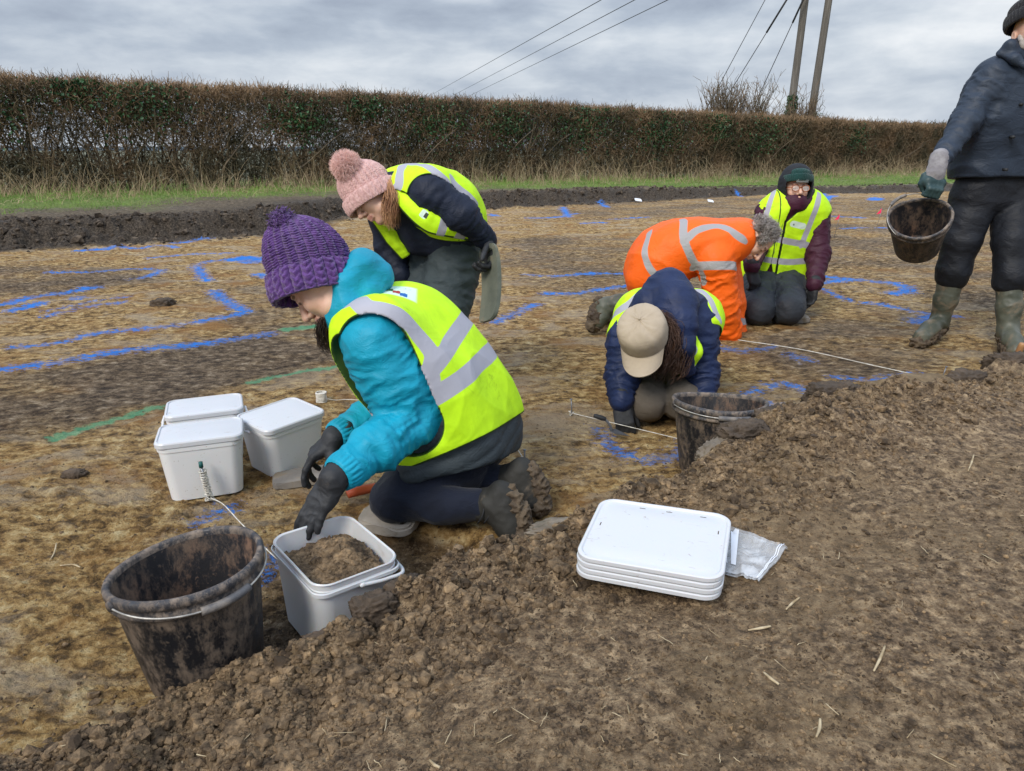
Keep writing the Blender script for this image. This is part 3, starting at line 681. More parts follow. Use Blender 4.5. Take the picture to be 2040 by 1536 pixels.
# ------------------------------------------------------------------ soft bodies: signed distance fields meshed once
class Field:
    def __init__(s, k=0.02): s.p = []; s.k = k
    def cone(s, a, b, ra, rb, k=None, flat=None, sub=False):
        """round cone a->b; flat=(axis, factor) thins it along an axis"""
        s.p.append(('c', np.array(a, float), np.array(b, float), ra, rb, s.k if k is None else k, flat, sub)); return s
    def chain(s, pts, rs, k=None, flat=None):
        for i in range(len(pts) - 1): s.cone(pts[i], pts[i + 1], rs[i], rs[i + 1], k, flat)
        return s
    def ell(s, c, ax, rad, k=None, sub=False):
        s.p.append(('e', np.array(c, float), np.array(ax, float), np.array(rad, float), None, s.k if k is None else k, None, sub)); return s
    def bounds(s, pad):
        lo = np.full(3, 1e9); hi = -lo
        for q in s.p:
            if q[7]: continue
            if q[0] == 'c':
                r = max(q[3], q[4]); pts = np.array([q[1], q[2]])
            else: r = q[3].max(); pts = q[1][None]
            lo = np.minimum(lo, pts.min(0) - r); hi = np.maximum(hi, pts.max(0) + r)
        return lo - pad, hi + pad
    def _d(s, q, X, Y, Z):
        if q[0] == 'c':
            _, a, b, ra, rb, k, flat, sub = q; ab = b - a; l2 = ab @ ab + 1e-12
            t = np.clip(((X - a[0]) * ab[0] + (Y - a[1]) * ab[1] + (Z - a[2]) * ab[2]) / l2, 0, 1)
            vx, vy, vz = X - a[0] - t * ab[0], Y - a[1] - t * ab[1], Z - a[2] - t * ab[2]
            if flat is not None:
                n, f = flat; dn = (vx * n[0] + vy * n[1] + vz * n[2]) * (1 / f - 1)
                vx, vy, vz = vx + n[0] * dn, vy + n[1] * dn, vz + n[2] * dn
            d = np.sqrt(vx * vx + vy * vy + vz * vz) - (ra + t * (rb - ra))
            return d * (flat[1] ** 0.5 if flat is not None else 1)
        _, c, ax, rad, _, k, _, sub = q
        vx, vy, vz = X - c[0], Y - c[1], Z - c[2]
        u = [(vx * a[0] + vy * a[1] + vz * a[2]) for a in ax]
        k0 = np.sqrt(sum((u[i] / rad[i]) ** 2 for i in range(3))); k1 = np.sqrt(sum((u[i] / rad[i] ** 2) ** 2 for i in range(3))) + 1e-9
        return k0 * (k0 - 1) / k1
    def grid(s, xs, ys, zs, out=0.2):
        D = np.full((len(xs), len(ys), len(zs)), out, np.float32)
        for q in s.p:
            k = q[5]; m = k + out * 0.55 if not q[7] else k + 0.01
            if q[0] == 'c': r = max(q[3], q[4]); lo = np.minimum(q[1], q[2]) - r - m; hi = np.maximum(q[1], q[2]) + r + m
            else: r = q[3].max(); lo = q[1] - r - m; hi = q[1] + r + m
            ii = [np.searchsorted(g, [l, h]) for g, l, h in zip((xs, ys, zs), lo, hi)]
            sl_ = tuple(slice(a, b) for a, b in ii)
            if any(a >= b for a, b in ii): continue
            X, Y, Z = xs[sl_[0]][:, None, None], ys[sl_[1]][None, :, None], zs[sl_[2]][None, None, :]
            d = s._d(q, X, Y, Z); o = D[sl_]
            if q[7]:
                h = np.clip(0.5 - 0.5 * (o + d) / max(k, 1e-5), 0, 1); D[sl_] = o + (-d - o) * h + k * h * (1 - h)
            else:
                h = np.clip(0.5 + 0.5 * (o - d) / max(k, 1e-5), 0, 1); D[sl_] = o + (d - o) * h - k * h * (1 - h)
        return D
def surfnet(V, xs, ys, zs):
    S = V < 0; nx, ny, nz = V.shape
    cnt = np.zeros((nx - 1, ny - 1, nz - 1), np.int8)
    for a in (0, 1):
        for b in (0, 1):
            for c in (0, 1): cnt += S[a:nx - 1 + a, b:ny - 1 + b, c:nz - 1 + c]
    act = (cnt > 0) & (cnt < 8); I, J, K = np.nonzero(act); n = len(I)
    idx = np.full(act.shape, -1, np.int64); idx[I, J, K] = np.arange(n)
    acc = np.zeros((n, 3)); wt = np.zeros(n)
    cr = [(a, b, c) for a in (0, 1) for b in (0, 1) for c in (0, 1)]
    for u in cr:
        for ax in range(3):
            if u[ax]: continue
            v = list(u); v[ax] = 1
            va = V[I + u[0], J + u[1], K + u[2]]; vb = V[I + v[0], J + v[1], K + v[2]]
            m = (va < 0) != (vb < 0); t = (va / np.where(m, va - vb, 1))[m]
            pa = np.stack([xs[I + u[0]], ys[J + u[1]], zs[K + u[2]]], 1)[m]; pb = np.stack([xs[I + v[0]], ys[J + v[1]], zs[K + v[2]]], 1)[m]
            acc[m] += pa + (pb - pa) * t[:, None]; wt[m] += 1
    P = acc / wt[:, None]; Q = []
    def quads(A, B, offs, flip):
        i, j, k = np.nonzero(A != B)
        pos = A[i, j, k]
        return i, j, k, pos
    # x edges
    for ax in range(3):
        sl_a = [slice(1, -1)] * 3; sl_b = [slice(1, -1)] * 3
        sl_a[ax] = slice(0, -1); sl_b[ax] = slice(1, None)
        A, B = S[tuple(sl_a)], S[tuple(sl_b)]
        i, j, k = np.nonzero(A != B); ins = A[i, j, k]
        o = [1, 1, 1]; o[ax] = 0; i, j, k = i + o[0], j + o[1], k + o[2]
        e1, e2 = [(1, 2), (2, 0), (0, 1)][ax]
        def at_(d1, d2):
            q = [i.copy(), j.copy(), k.copy()]; q[e1] = q[e1] + d1; q[e2] = q[e2] + d2; return idx[q[0], q[1], q[2]]
        f = np.stack([at_(-1, -1), at_(0, -1), at_(0, 0), at_(-1, 0)], 1)
        f[~ins] = f[~ins][:, ::-1]; Q.append(f)
    Q = np.concatenate(Q); Q = Q[(Q >= 0).all(1)]
    return P, Q
def gridaxes(lo, hi, h, fine=None, hf=None):
    """even spacing, or finer (hf) inside the box fine=(lo,hi)"""
    ax = []
    for i in range(3):
        if fine is None: ax.append(np.arange(lo[i], hi[i] + h, h)); continue
        a, b = max(fine[0][i], lo[i]), min(fine[1][i], hi[i]); g = [np.arange(a, b, hf)]
        x = a; st_ = hf; left = []
        while x > lo[i]: st_ = min(st_ * 1.15, h); x -= st_; left.append(x)
        x = g[0][-1]; st_ = hf; right = []
        while x < hi[i]: st_ = min(st_ * 1.15, h); x += st_; right.append(x)
        ax.append(np.concatenate([left[::-1], g[0], right]))
    return ax
def wrinkle(P, amp, f=10.0, seed=0, stretch=None):
    """folds in cloth: a displacement along the normal; broad swells broken by narrow sharp creases"""
    x, y, z = P.T
    w1 = .8 * vnoise(x * f * .4, y * f * .4, z * f * .4, seed + 5); w2 = .8 * vnoise(x * f * .4, y * f * .4, z * f * .4, seed + 6)
    a = vnoise(x * f * .6 + w1, y * f * .6 + w2, z * f * .9 + w1, seed); b = vnoise(x * f * 1.3 + w2, y * f * 1.3 - w1, z * f * 1.7 + w2, seed + 1)
    cr = lambda n, k: .55 - np.minimum(np.abs(n) * k, 1.0) ** .8
    return amp * (cr(a, 2.4) * 1.0 + cr(b, 2.2) * .45 + .5 * a)
def vnormals(P, Q):
    nn = np.zeros_like(P); f = np.cross(P[Q[:, 2]] - P[Q[:, 0]], P[Q[:, 3]] - P[Q[:, 1]])
    for c in range(4): np.add.at(nn, Q[:, c], f)
    return nn / (np.linalg.norm(nn, axis=1, keepdims=True) + 1e-12)
def mesh_field(F, h, fine=None, hf=None, clip=None, fn=None):
    """clip(X,Y,Z) -> distance (negative = keep); fn changes the mesh points"""
    lo, hi = F.bounds(3 * h + 0.01); xs, ys, zs = gridaxes(lo, hi, h, fine, hf)
    D = F.grid(xs, ys, zs)
    if clip is not None: D = np.maximum(D, clip(xs[:, None, None], ys[None, :, None], zs[None, None, :]))
    P, Q = surfnet(D, xs, ys, zs)
    if fn is not None: P = fn(P, vnormals(P, Q))
    return P, Q

class Spine:
    """torso as a sweep of stadium sections: centre, left direction, half width, depth radius"""
    def __init__(s, c, l, w, r):
        s.c = np.array(c, float); s.l = np.array([nrm(v) for v in l]); s.w = np.array(w, float); s.r = np.array(r, float)
    def sample(s, n):
        c = smoothpath(s.c, n); t = np.linspace(0, 1, n); q = np.linspace(0, 1, len(s.c))
        f = lambda a: np.interp(t, q, a)
        l = np.stack([f(s.l[:, i]) for i in range(3)], 1); l /= np.linalg.norm(l, axis=1, keepdims=True)
        return c, l, f(s.w), f(s.r)
    def fill(s, F, grow=0.0, n=12, k=0.045, lo=0.0, hi=1.0):
        c, l, w_, r = s.sample(n)
        for i in range(n):
            t = i / (n - 1)
            if t < lo - 1e-6 or t > hi + 1e-6: continue
            F.cone(c[i] - l[i] * w_[i], c[i] + l[i] * w_[i], r[i] + grow, r[i] + grow, k)
    def coords(s, P, n=60):
        """(along 0..1, lateral metres, front/back metres) of points"""
        c, l, w_, r = s.sample(n); d = np.full(len(P), 1e9); ix = np.zeros(len(P), int); tt = np.zeros(len(P))
        for i in range(n - 1):
            ab = c[i + 1] - c[i]; t = np.clip(((P - c[i]) @ ab) / (ab @ ab), 0, 1)
            dd = np.linalg.norm((P - c[i] - t[:, None] * ab) - ((P - c[i]) @ l[i])[:, None] * l[i], axis=1); m = dd < d
            d = np.where(m, dd, d); ix = np.where(m, i, ix); tt = np.where(m, i + t, tt)
        u = ((P - c[ix]) * l[ix]).sum(1); T = c[np.minimum(ix + 1, n - 1)] - c[np.maximum(ix - 1, 0)]; T /= np.linalg.norm(T, axis=1, keepdims=True)
        fr = np.cross(l[ix], T)          # left x up = forward-ish
        v = ((P - c[ix]) * fr).sum(1)
        return tt / (n - 1), u, v

def head_field(F, c, up, fw, sc=1.0, neck=None, k=0.012, nr=0.052):
    """a human head: cranium, brow, nose, lips, jaw, ears, neck. c = centre of the head between the ears"""
    u = nrm(up); f = nrm(np.array(fw) - u * np.dot(fw, u)); l = np.cross(u, f); ax = [f, l, u]
    q = lambda a, b, d: c + sc * (f * a + l * b + u * d)
    e = lambda p, r, kk=k, sub=False: F.ell(p, ax, np.array(r) * sc, kk, sub)
    e(q(-.002, 0, .024), (.090, .073, .080)); e(q(.022, 0, -.045), (.068, .058, .072), .03)
    e(q(.072, 0, -.098), (.020, .022, .018), .025)                                     # chin
    F.cone(q(.040, -.042, -.075), q(.040, .042, -.075), .022 * sc, .022 * sc, .03)       # jaw
    e(q(.060, .036, -.028), (.026, .024, .026), .02); e(q(.060, -.036, -.028), (.026, .024, .026), .02)  # cheeks
    F.cone(q(.079, -.034, .022), q(.079, .034, .022), .011 * sc, .011 * sc, .012)       # brow
    for s_ in (-1, 1):
        e(q(.092, s_ * .031, .004), (.014, .017, .011), .012, True)                      # sockets
        e(q(.077, s_ * .031, .004), (.0135, .0145, .0125), .003)                         # lids
        e(q(-.004, s_ * .078, -.008), (.020, .009, .032), .006); e(q(.002, s_ * .086, -.006), (.009, .005, .016), .004, True)  # ears
        e(q(.098, s_ * .012, -.036), (.009, .008, .008), .006)                           # nostrils
    F.cone(q(.088, 0, .012), q(.112, 0, -.026), .0075 * sc, .0115 * sc, .008); e(q(.114, 0, -.030), (.010, .011, .009), .006)
    F.cone(q(.089, -.018, -.059), q(.097, 0, -.056), .0055 * sc, .0075 * sc, .006); F.cone(q(.089, .018, -.059), q(.097, 0, -.056), .0055 * sc, .0075 * sc, .006)
    F.cone(q(.087, -.016, -.068), q(.094, 0, -.069), .006 * sc, .008 * sc, .006); F.cone(q(.087, .016, -.068), q(.094, 0, -.069), .006 * sc, .008 * sc, .006)
    if neck is not None: F.cone(q(-.015, 0, -.05), neck, nr * sc, nr * 1.1 * sc, .03)
    return ax, q
def face_marks(P, q):
    """fields that colour lips, brows and lashes on the skin"""
    sg = lambda a, b: (lambda A, B: np.linalg.norm(P - A - np.clip(((P - A) @ (B - A)) / ((B - A) @ (B - A)), 0, 1)[:, None] * (B - A), axis=1))(a, b)
    lips = sg(q(.096, -.017, -.062), q(.096, .017, -.062)) - .0085
    brow = np.minimum(sg(q(.089, .016, .022), q(.080, .046, .020)), sg(q(.089, -.016, .022), q(.080, -.046, .020))) - .0052
    lash = np.minimum(sg(q(.090, .020, -.003), q(.084, .042, -.003)), sg(q(.090, -.020, -.003), q(.084, -.042, -.003))) - .0040
    return lips, np.minimum(brow, lash)

def hand_field(F, wrist, d, nrmv, side, curl=(.4, .4, .45, .5), bend=None, spread=0.10, size=1.0, thumb=(0.6, 0.5), fat=1.0, k=0.006):
    """wrist position, direction of the palm d, palm normal (the way the palm faces), side=+1/-1 where the thumb leaves"""
    d = nrm(d); n = nrm(np.array(nrmv) - d * np.dot(nrmv, d)); t = nrm(np.cross(d, n)) * side; s = size
    F.cone(wrist - d * .03 * s, wrist + d * .01 * s, .027 * s * fat, .027 * s * fat, .012, (n, .75))
    kn = []
    for i, (off, ln) in enumerate(((.027, .088), (.009, .092), (-.009, .088), (-.026, .080))):
        K = wrist + d * ln * s + t * off * s - n * abs(off) * .12
        F.cone(wrist + d * .012 * s + t * off * .6 * s, K, .0165 * s * fat, .0118 * s * fat, .012); kn.append(K)
    F.ell(wrist + d * .045 * s + n * .004, [d, t, n], np.array([.045, .036, .017]) * s * fat, .012)
    segs = ((.042, .026, .021), (.047, .029, .022), (.043, .027, .021), (.033, .021, .019))
    tips = []
    for i in range(4):
        c_ = curl[i]; dd = nrm(d + t * spread * (1.2, .4, -.4, -1.2)[i]); p0 = kn[i]; a = 0.0
        for j, ln in enumerate(segs[i]):
            a += c_ * (0.8, 1.0, 0.7)[j]; v = dd * math.cos(a) + n * math.sin(a); p1 = p0 + v * ln * s
            r0 = (.0100, .0092, .0084)[j] * s * fat * (1, 1, 1, .88)[i]; F.cone(p0, p1, r0, r0 * .92, k if j == 0 else .003); p0 = p1
        tips.append(p0)
    p0 = wrist + d * .020 * s + t * .026 * s + n * .006; a = thumb[0]
    v = nrm(d * math.cos(a) + t * math.sin(a) + n * thumb[1]); p1 = p0 + v * .043 * s; F.cone(p0, p1, .0155 * s * fat, .0118 * s * fat, .010)
    v = nrm(v + d * .35 + n * .15); p2 = p1 + v * .032 * s; F.cone(p1, p2, .0112 * s * fat, .0105 * s * fat, .003)
    v = nrm(v + d * .3); F.cone(p2, p2 + v * .024 * s, .0105 * s * fat, .0088 * s * fat, .003)
    return tips

def cast(bv, px, py):
    """where the sight line of a photo pixel meets a surface"""
    r = ray(px, py); h = bv.ray_cast(Vector(CAMV), Vector(r).normalized()); return None if h[0] is None else np.array(h[0])
def bvh(P, Q): return BVHTree.FromPolygons([tuple(v) for v in P], [tuple(int(i) for i in f) for f in Q])
def seglist_dist(P, pts):
    d = np.full(len(P), 9.0)
    for a, b in zip(pts[:-1], pts[1:]):
        ab = b - a; t = np.clip(((P - a) @ ab) / (ab @ ab + 1e-12), 0, 1); d = np.minimum(d, np.linalg.norm(P - a - t[:, None] * ab, axis=1))
    return d

def knit_hat(name, c, up, fw, rx, ry, h, brim, ribs, mat, parent, seed=0, slump=(0, 0), amp=0.006, top=0.32, bulge=1.06, stitch=26, nth=420, nv=200, zig=1.0):
    """a ribbed beanie with folded brim as two parts; c = centre of the opening"""
    u = nrm(up); f = nrm(np.array(fw) - u * np.dot(fw, u)); l = np.cross(u, f)
    th = np.arange(nth) * 2 * np.pi / nth
    def surf(v, rad, z, am, st_, lean):
        T, Vv = np.meshgrid(th, v, indexing='ij'); Rd = np.interp(Vv, v, rad); Z = np.interp(Vv, v, z)
        ph = T * ribs / (2 * np.pi); fr = ph - np.floor(ph); rib = np.sqrt(np.clip(np.sin(np.pi * fr), 0, 1))
        zg = np.abs(np.sin(np.pi * (Vv * st_ + zig * (0.5 - np.abs(fr - .5)) * 1.4)))
        fall = np.clip(Rd / max(rx, ry) * 1.6, 0.15, 1)
        dsp = am * fall * (rib * (0.55 + 0.6 * zg ** .7)) + am * 0.4 * vnoise(T * 9, Vv * 30, seed=seed)
        k = 1 + dsp / ((rx + ry) / 2) 
        wob = 1 + 0.02 * vnoise(np.cos(T) * 2, np.sin(T) * 2, Vv * 3, seed=seed + 3)
        x = Rd * rx / max(rx, ry) * k * wob * np.cos(T); y = Rd * ry / max(rx, ry) * k * wob * np.sin(T)
        zc = Z[..., None]; sh = (Vv ** 2)[..., None] * lean
        return (c + x[..., None] * f + y[..., None] * l + zc * u + sh * (f * slump[0] + l * slump[1])).reshape(-1, 3)
    def faces(n_): 
        i = np.arange(nth)[:, None]; j = np.arange(n_ - 1)[None]; i2 = (i + 1) % nth
        return np.stack([i * n_ + j, i2 * n_ + j, i2 * n_ + j + 1, i * n_ + j + 1], -1).reshape(-1, 4)
    Rm = max(rx, ry)
    v = np.linspace(0, 1, nv); z = brim * .4 + (h - brim * .4) * (1 - (1 - v) ** 1.0) * np.where(v < .5, 1, 1); 
    prof = np.array([(0, 1.0), (.2, bulge), (.45, bulge), (.62, .95), (.76, .78), (.87, .56), (.94, .36), (.98, .16), (1, .02)])
    zz_ = np.array([(0, 0), (.2, .2), (.45, .46), (.62, .64), (.76, .80), (.87, .91), (.94, .97), (.98, 1.0), (1, 1.0)])
    rad = np.interp(v, prof[:, 0], prof[:, 1]) * Rm; z = brim * .4 + (h - brim * .4) * np.interp(v, zz_[:, 0], zz_[:, 1])
    rad = np.convolve(np.pad(rad, 8, 'edge'), np.ones(17) / 17, 'valid')
    crown = mk(name, surf(v, rad, z, amp, stitch, 1.0), faces(nv), mat, parent)
    nb = max(30, nv // 3); vb = np.linspace(0, 1, nb); a = vb * np.pi * 2 - np.pi / 2
    # brim: a closed rolled band
    t_ = .0100; zb = np.clip(.5 - .56 * np.cos(vb * 2 * np.pi), 0, 1) * brim; ro = Rm * 1.085 + t_ * np.sin(vb * 2 * np.pi)
    P = surf(vb, ro, zb, amp * .9, stitch * .45, 0.0); mk('brim', P, faces(nb), mat, parent)
    return u, f, l

def fur(c, r, n, ln, rad, mat, parent, seed=0, name='pompom', curl=0.25, m=4, core=0.7):
    r_ = np.random.default_rng(seed); d = r_.normal(size=(n, 3)); d /= np.linalg.norm(d, axis=1, keepdims=True)
    P = np.zeros((n, m, 3)); P[:, 0] = c + d * r * core * r_.random((n, 1)) ** .3; cur = d.copy()
    for q in range(1, m):
        cur = cur + r_.normal(0, curl, (n, 3)) + [0, 0, -.06]; cur /= np.linalg.norm(cur, axis=1, keepdims=True); P[:, q] = P[:, q - 1] + cur * ln / (m - 1)
    V, F = tubes(P, np.tile(np.linspace(rad, rad * .4, m), (n, 1)), 3, cap=False); mb = MB().add(V, F)
    Vs, Fs = icos(3); mb.add(Vs * r * core * 1.03 + c, Fs)
    return mb.build(name, mat, parent)

def hairlocks(guides, n, spread, rad, mat, parent, seed=0, m=14, wave=0.006, name='hair', frizz=0.3):
    """strands that follow guide curves (list of point lists)"""
    r_ = np.random.default_rng(seed); Ps = []
    for g in guides:
        c = smoothpath(g, m); off = r_.normal(0, 1, (n, 1, 3)); off /= np.maximum(1, np.linalg.norm(off, axis=2, keepdims=True) / 1.6)
        t = np.linspace(0, 1, m)[None, :, None]; env = spread * (0.55 + 0.6 * np.sin(np.pi * np.clip(t * 1.1, 0, 1)) + frizz * t * r_.random((n, 1, 1)))
        ph = r_.uniform(0, 6.28, (n, 1, 3)); wv = wave * np.sin(t * 11 + ph) + wave * .5 * np.sin(t * 23 + ph * 2)
        Pq = c[None] + off * env + wv; cut = r_.uniform(.72, 1.0, n)
        idx_ = np.linspace(0, 1, m)[None] * cut[:, None] * (m - 1); i0 = np.floor(idx_).astype(int).clip(0, m - 2); fr = (idx_ - i0)[..., None]
        Pq = np.take_along_axis(Pq, i0[..., None], 1) * (1 - fr) + np.take_along_axis(Pq, (i0 + 1)[..., None], 1) * fr; Ps.append(Pq)
    P = np.concatenate(Ps); V, F = tubes(P, np.tile(rad * np.interp(np.linspace(0, 1, m), [0, .7, 1], [1, .9, .35]), (len(P), 1)), 3, cap=False)
    return mk(name, V, F, mat, parent)

# --- cloth and skin materials
def cloth(name, c, bs=120, rough=0.75, var=0.10, sheen=0.0, bstr=0.35, fold=14, dirt=None, dlo=.52, dhi=.66, spec=.3, attrs=(), crease=.12):
    """attrs: list of (attribute, colour, soft) overlays where attribute < 0"""
    m = newmat(name); p = objc(); lo = tuple(v * (1 - var) for v in c); hi = tuple(min(1, v * (1 + var)) for v in c)
    col = mixc(smooth01(noise(p, 9, 5, .6), .35, .65), lo, hi)
    if dirt: col = mixc(smooth01(noise(p, 11, 8, .7, .5), dlo, dhi), col, dirt)
    rg = rough
    for a, cc, sf in attrs:
        f = M_('SUBTRACT', 1.0, smooth01(attr(a), -sf, sf)); col = mixc(f, col, cc)
    fo = noise(mapping(p, (1, 1, 1.5)), fold, 2, .5, 1.5); cre = M_('SUBTRACT', 1.0, smooth01(M_('ABSOLUTE', M_('SUBTRACT', fo, .5)), 0.0, .06)); fo2 = noise(mapping(p, (1.3, 1, 2.2), (3, 1, 2)), fold * 1.9, 2, .5, 1.0); cr2 = M_('SUBTRACT', 1.0, smooth01(M_('ABSOLUTE', M_('SUBTRACT', fo2, .5)), 0.0, .07))
    h = M_('ADD', M_('ADD', M_('MULTIPLY', noise(p, bs * 2.2, 2, .5), .05), M_('MULTIPLY', fo, .9)), M_('ADD', M_('MULTIPLY', cre, crease), M_('MULTIPLY', cr2, crease * .5)))
    bsdf(col, rg, spec, h, bstr, 0.012, sheen); return m
HV = (0.56, 0.93, 0.012)
SIL = (0.40, 0.40, 0.45)
def hivis(name, base=HV, extra=()): return cloth(name, base, 300, .66, .10, 0, .30, 7, crease=.03, dirt=tuple(v * .72 for v in base), dlo=.58, dhi=.70, attrs=[('edge', (0.035, 0.075, 0.012), .0012)] + [('band', SIL, .0012)] + list(extra))
newmat('skin'); p = objc()
sk = mixc(smooth01(noise(p, 30, 5, .6), .3, .7), (0.62, 0.37, 0.27), (0.70, 0.45, 0.34))
sk = mixc(M_('SUBTRACT', 1.0, smooth01(attr('lips'), -.002, .003)), sk, (0.52, 0.25, 0.20))
sk = mixc(M_('MULTIPLY', M_('SUBTRACT', 1.0, smooth01(attr('brow'), -.0015, .0015)), .8), sk, (0.09, 0.05, 0.035))
bsdf(sk, .5, .4, noise(p, 350, 3, .6), .12, .002, sss=.12)
def skinmesh(name, P, Q, q, parent, mat='skin'):
    lp, br = face_marks(P, q) if q else (np.ones(len(P)), np.ones(len(P)))
    return mk(name, P, Q, MATS[mat], parent, attrs=dict(lips=lp, brow=br))
simple('glove_black', (0.012, 0.013, 0.015), (0.028, 0.030, 0.034), 14, .62, 220, .35, .003, dirt=(0.10, 0.085, 0.07), dirt_lo=.60, dirt_hi=.78, dirt_scale=20)
simple('hair_dark', (0.020, 0.010, 0.007), (0.050, 0.024, 0.014), 8, .45, 60, .1)
simple('hair_brown', (0.045, 0.022, 0.014), (0.10, 0.05, 0.03), 8, .45, 60, .1)
simple('hair_auburn', (0.24, 0.10, 0.045), (0.55, 0.31, 0.16), 9, .45, 60, .1)
simple('hair_grey', (0.22, 0.19, 0.17), (0.50, 0.46, 0.43), 6, .5, 60, .1)
simple('boot_green', (0.055, 0.062, 0.045), (0.10, 0.105, 0.078), 6, .5, 40, .2, dirt=(0.17, 0.135, 0.09), dirt_lo=.50, dirt_hi=.66)
simple('boot_dark', (0.012, 0.012, 0.011), (0.026, 0.025, 0.021), 6, .7, 90, .3, dirt=(0.12, 0.09, 0.06), dirt_lo=.58, dirt_hi=.72)
simple('mud', (0.055, 0.038, 0.026), (0.13, 0.095, 0.06), 18, .8, 70, .9, .012)
XI, VI, DI = A3(1, 0, 0), A3(0, SP, CP), A3(0, CP, -SP)
def img(a, b, c=0.0): return nrm(a * XI + b * VI + c * DI)
def tube_clip(a, b, r):           # keep what lies outside a tube
    a, b = np.array(a, float), np.array(b, float); ab = b - a; l2 = ab @ ab
    def f(X, Y, Z):
        t = np.clip(((X - a[0]) * ab[0] + (Y - a[1]) * ab[1] + (Z - a[2]) * ab[2]) / l2, 0, 1)
        return r - np.sqrt((X - a[0] - t * ab[0]) ** 2 + (Y - a[1] - t * ab[1]) ** 2 + (Z - a[2] - t * ab[2]) ** 2)
    return f
def plane_clip(p0, n):            # keep the side the normal points away from
    p0 = np.array(p0, float); n = nrm(n)
    return lambda X, Y, Z: (X - p0[0]) * n[0] + (Y - p0[1]) * n[1] + (Z - p0[2]) * n[2]
def plane3(a, b, c, inside):
    n = nrm(np.cross(b - a, c - a)); n = n if np.dot(n, inside - a) < 0 else -n; return plane_clip(a, n)
def cloth_mesh(name, F, h, mat, parent, wr=.006, wf=10, seed=0, clips=(), bands=(), bw=.024, extra=None, edge=.006, fine=None, hf=None, post=None):
    cf = (lambda X, Y, Z: np.maximum.reduce([np.broadcast_to(c(X, Y, Z), np.broadcast(X, Y, Z).shape) for c in clips])) if clips else None
    def fn(P, Nn):
        d = wrinkle(P, wr, wf, seed) if wr else np.zeros(len(P))
        if cf is not None: d = d * np.clip(-cf(P[:, 0], P[:, 1], P[:, 2]) / .02, 0.25, 1)
        P = P + Nn * d[:, None]
        if post: P = post(P, Nn)
        return P
    P, Q = mesh_field(F, h, fine, hf, cf, fn); at = {}
    at['edge'] = (-cf(P[:, 0], P[:, 1], P[:, 2]) - edge) if cf is not None else np.ones(len(P))
    b = np.full(len(P), 9.0); bv = bvh(P, Q) if bands or extra else None
    for bd in bands:
        wd = bw
        if callable(bd): b = np.minimum(b, bd(P, bv)); continue
        if isinstance(bd, tuple): bd, wd = bd
        pts = [(cast(bv, *q) if len(q) == 2 else np.array(q, float)) for q in bd]; pts = [q for q in pts if q is not None]
        if len(pts) > 1: pts = [pts[0] + nrm(pts[0] - pts[1]) * .05 + DI * .04] + pts + [pts[-1] + nrm(pts[-1] - pts[-2]) * .05 + DI * .04]; b = np.minimum(b, seglist_dist(P, smoothpath(pts, 24)) - wd)
    at['band'] = b
    for k, f in (extra or {}).items(): at[k] = f(P, bv)
    o = mk(name, P, Q, MATS[mat], parent, attrs=at); return o, P, Q, bv
def plane_band(q1, q2, wd, lim=None):       # a hoop round the torso through two photo points on the cloth
    def f(P, bv):
        p1, p2 = cast(bv, *q1), cast(bv, *q2)
        if p1 is None or p2 is None: return np.full(len(P), 9.)
        nn = np.array(bv.find_nearest(Vector((p1 + p2) / 2))[1]); n = nrm(np.cross(p2 - p1, nn)); return np.abs((P - p1) @ n + .004 * vnoise(P[:, 0] * 9, P[:, 1] * 9, P[:, 2] * 9, 5)) - wd
    return f
def cuff(a, b, r0, r1, mat, parent, pleats=22, amp=.0035, name='cuff'):
    a, b = np.array(a), np.array(b); d = nrm(b - a); u = nrm(np.cross(d, [0.3, .2, 1])); v = np.cross(d, u); n, m = 132, 14
    th = np.arange(n) * 2 * np.pi / n; s = np.linspace(0, 1, m); T, S_ = np.meshgrid(th, s, indexing='ij')
    rr_ = (r0 + (r1 - r0) * S_) * np.where(S_ > .97, .86, 1) * np.where(S_ < .03, .9, 1) + amp * np.abs(np.sin(T * pleats / 2 + .6 * vnoise(T * 2, S_ * 4, seed=3))) * np.sin(np.pi * np.clip(S_, .1, .9))
    P = a + S_[..., None] * (b - a) + rr_[..., None] * (np.cos(T)[..., None] * u + np.sin(T)[..., None] * v)
    i = np.arange(n)[:, None]; j = np.arange(m - 1)[None]; i2 = (i + 1) % n
    return mk(name, P.reshape(-1, 3), np.stack([i * m + j, i * m + j + 1, i2 * m + j + 1, i2 * m + j], -1).reshape(-1, 4), mat, parent)
def puff(axis_a, axis_b, n, amp, rad=.12, seed=77):       # folds running round a limb, tighter along it
    a, b = np.array(axis_a), np.array(axis_b); d = b - a; l = np.linalg.norm(d); d = d / l; u = nrm(np.cross(d, [.3, .2, 1])); v = np.cross(d, u)
    def f(P, Nn):
        q = P - a; s = (q @ d) / l; x, y = q @ u, q @ v; r = np.hypot(x, y); w_ = sstep(-.15, .1, s) * sstep(1.15, .95, s) * (r < rad)
        wx = vnoise(x * 12, y * 12, s * 2.5, seed) * .9
        c = vnoise(s * n * .9 + wx, x * 7, y * 7, seed + 1); e = vnoise(s * n * 2.1 + wx, x * 11, y * 11, seed + 2); g = vnoise(s * n * 4 + wx, x * 20, y * 20, seed + 3)
        return P + Nn * (w_ * amp * (1.1 - 3.0 * np.abs(c) ** .8 + .8 * (.5 - 1.6 * np.abs(e)) + .8 * g))[:, None]
    return f

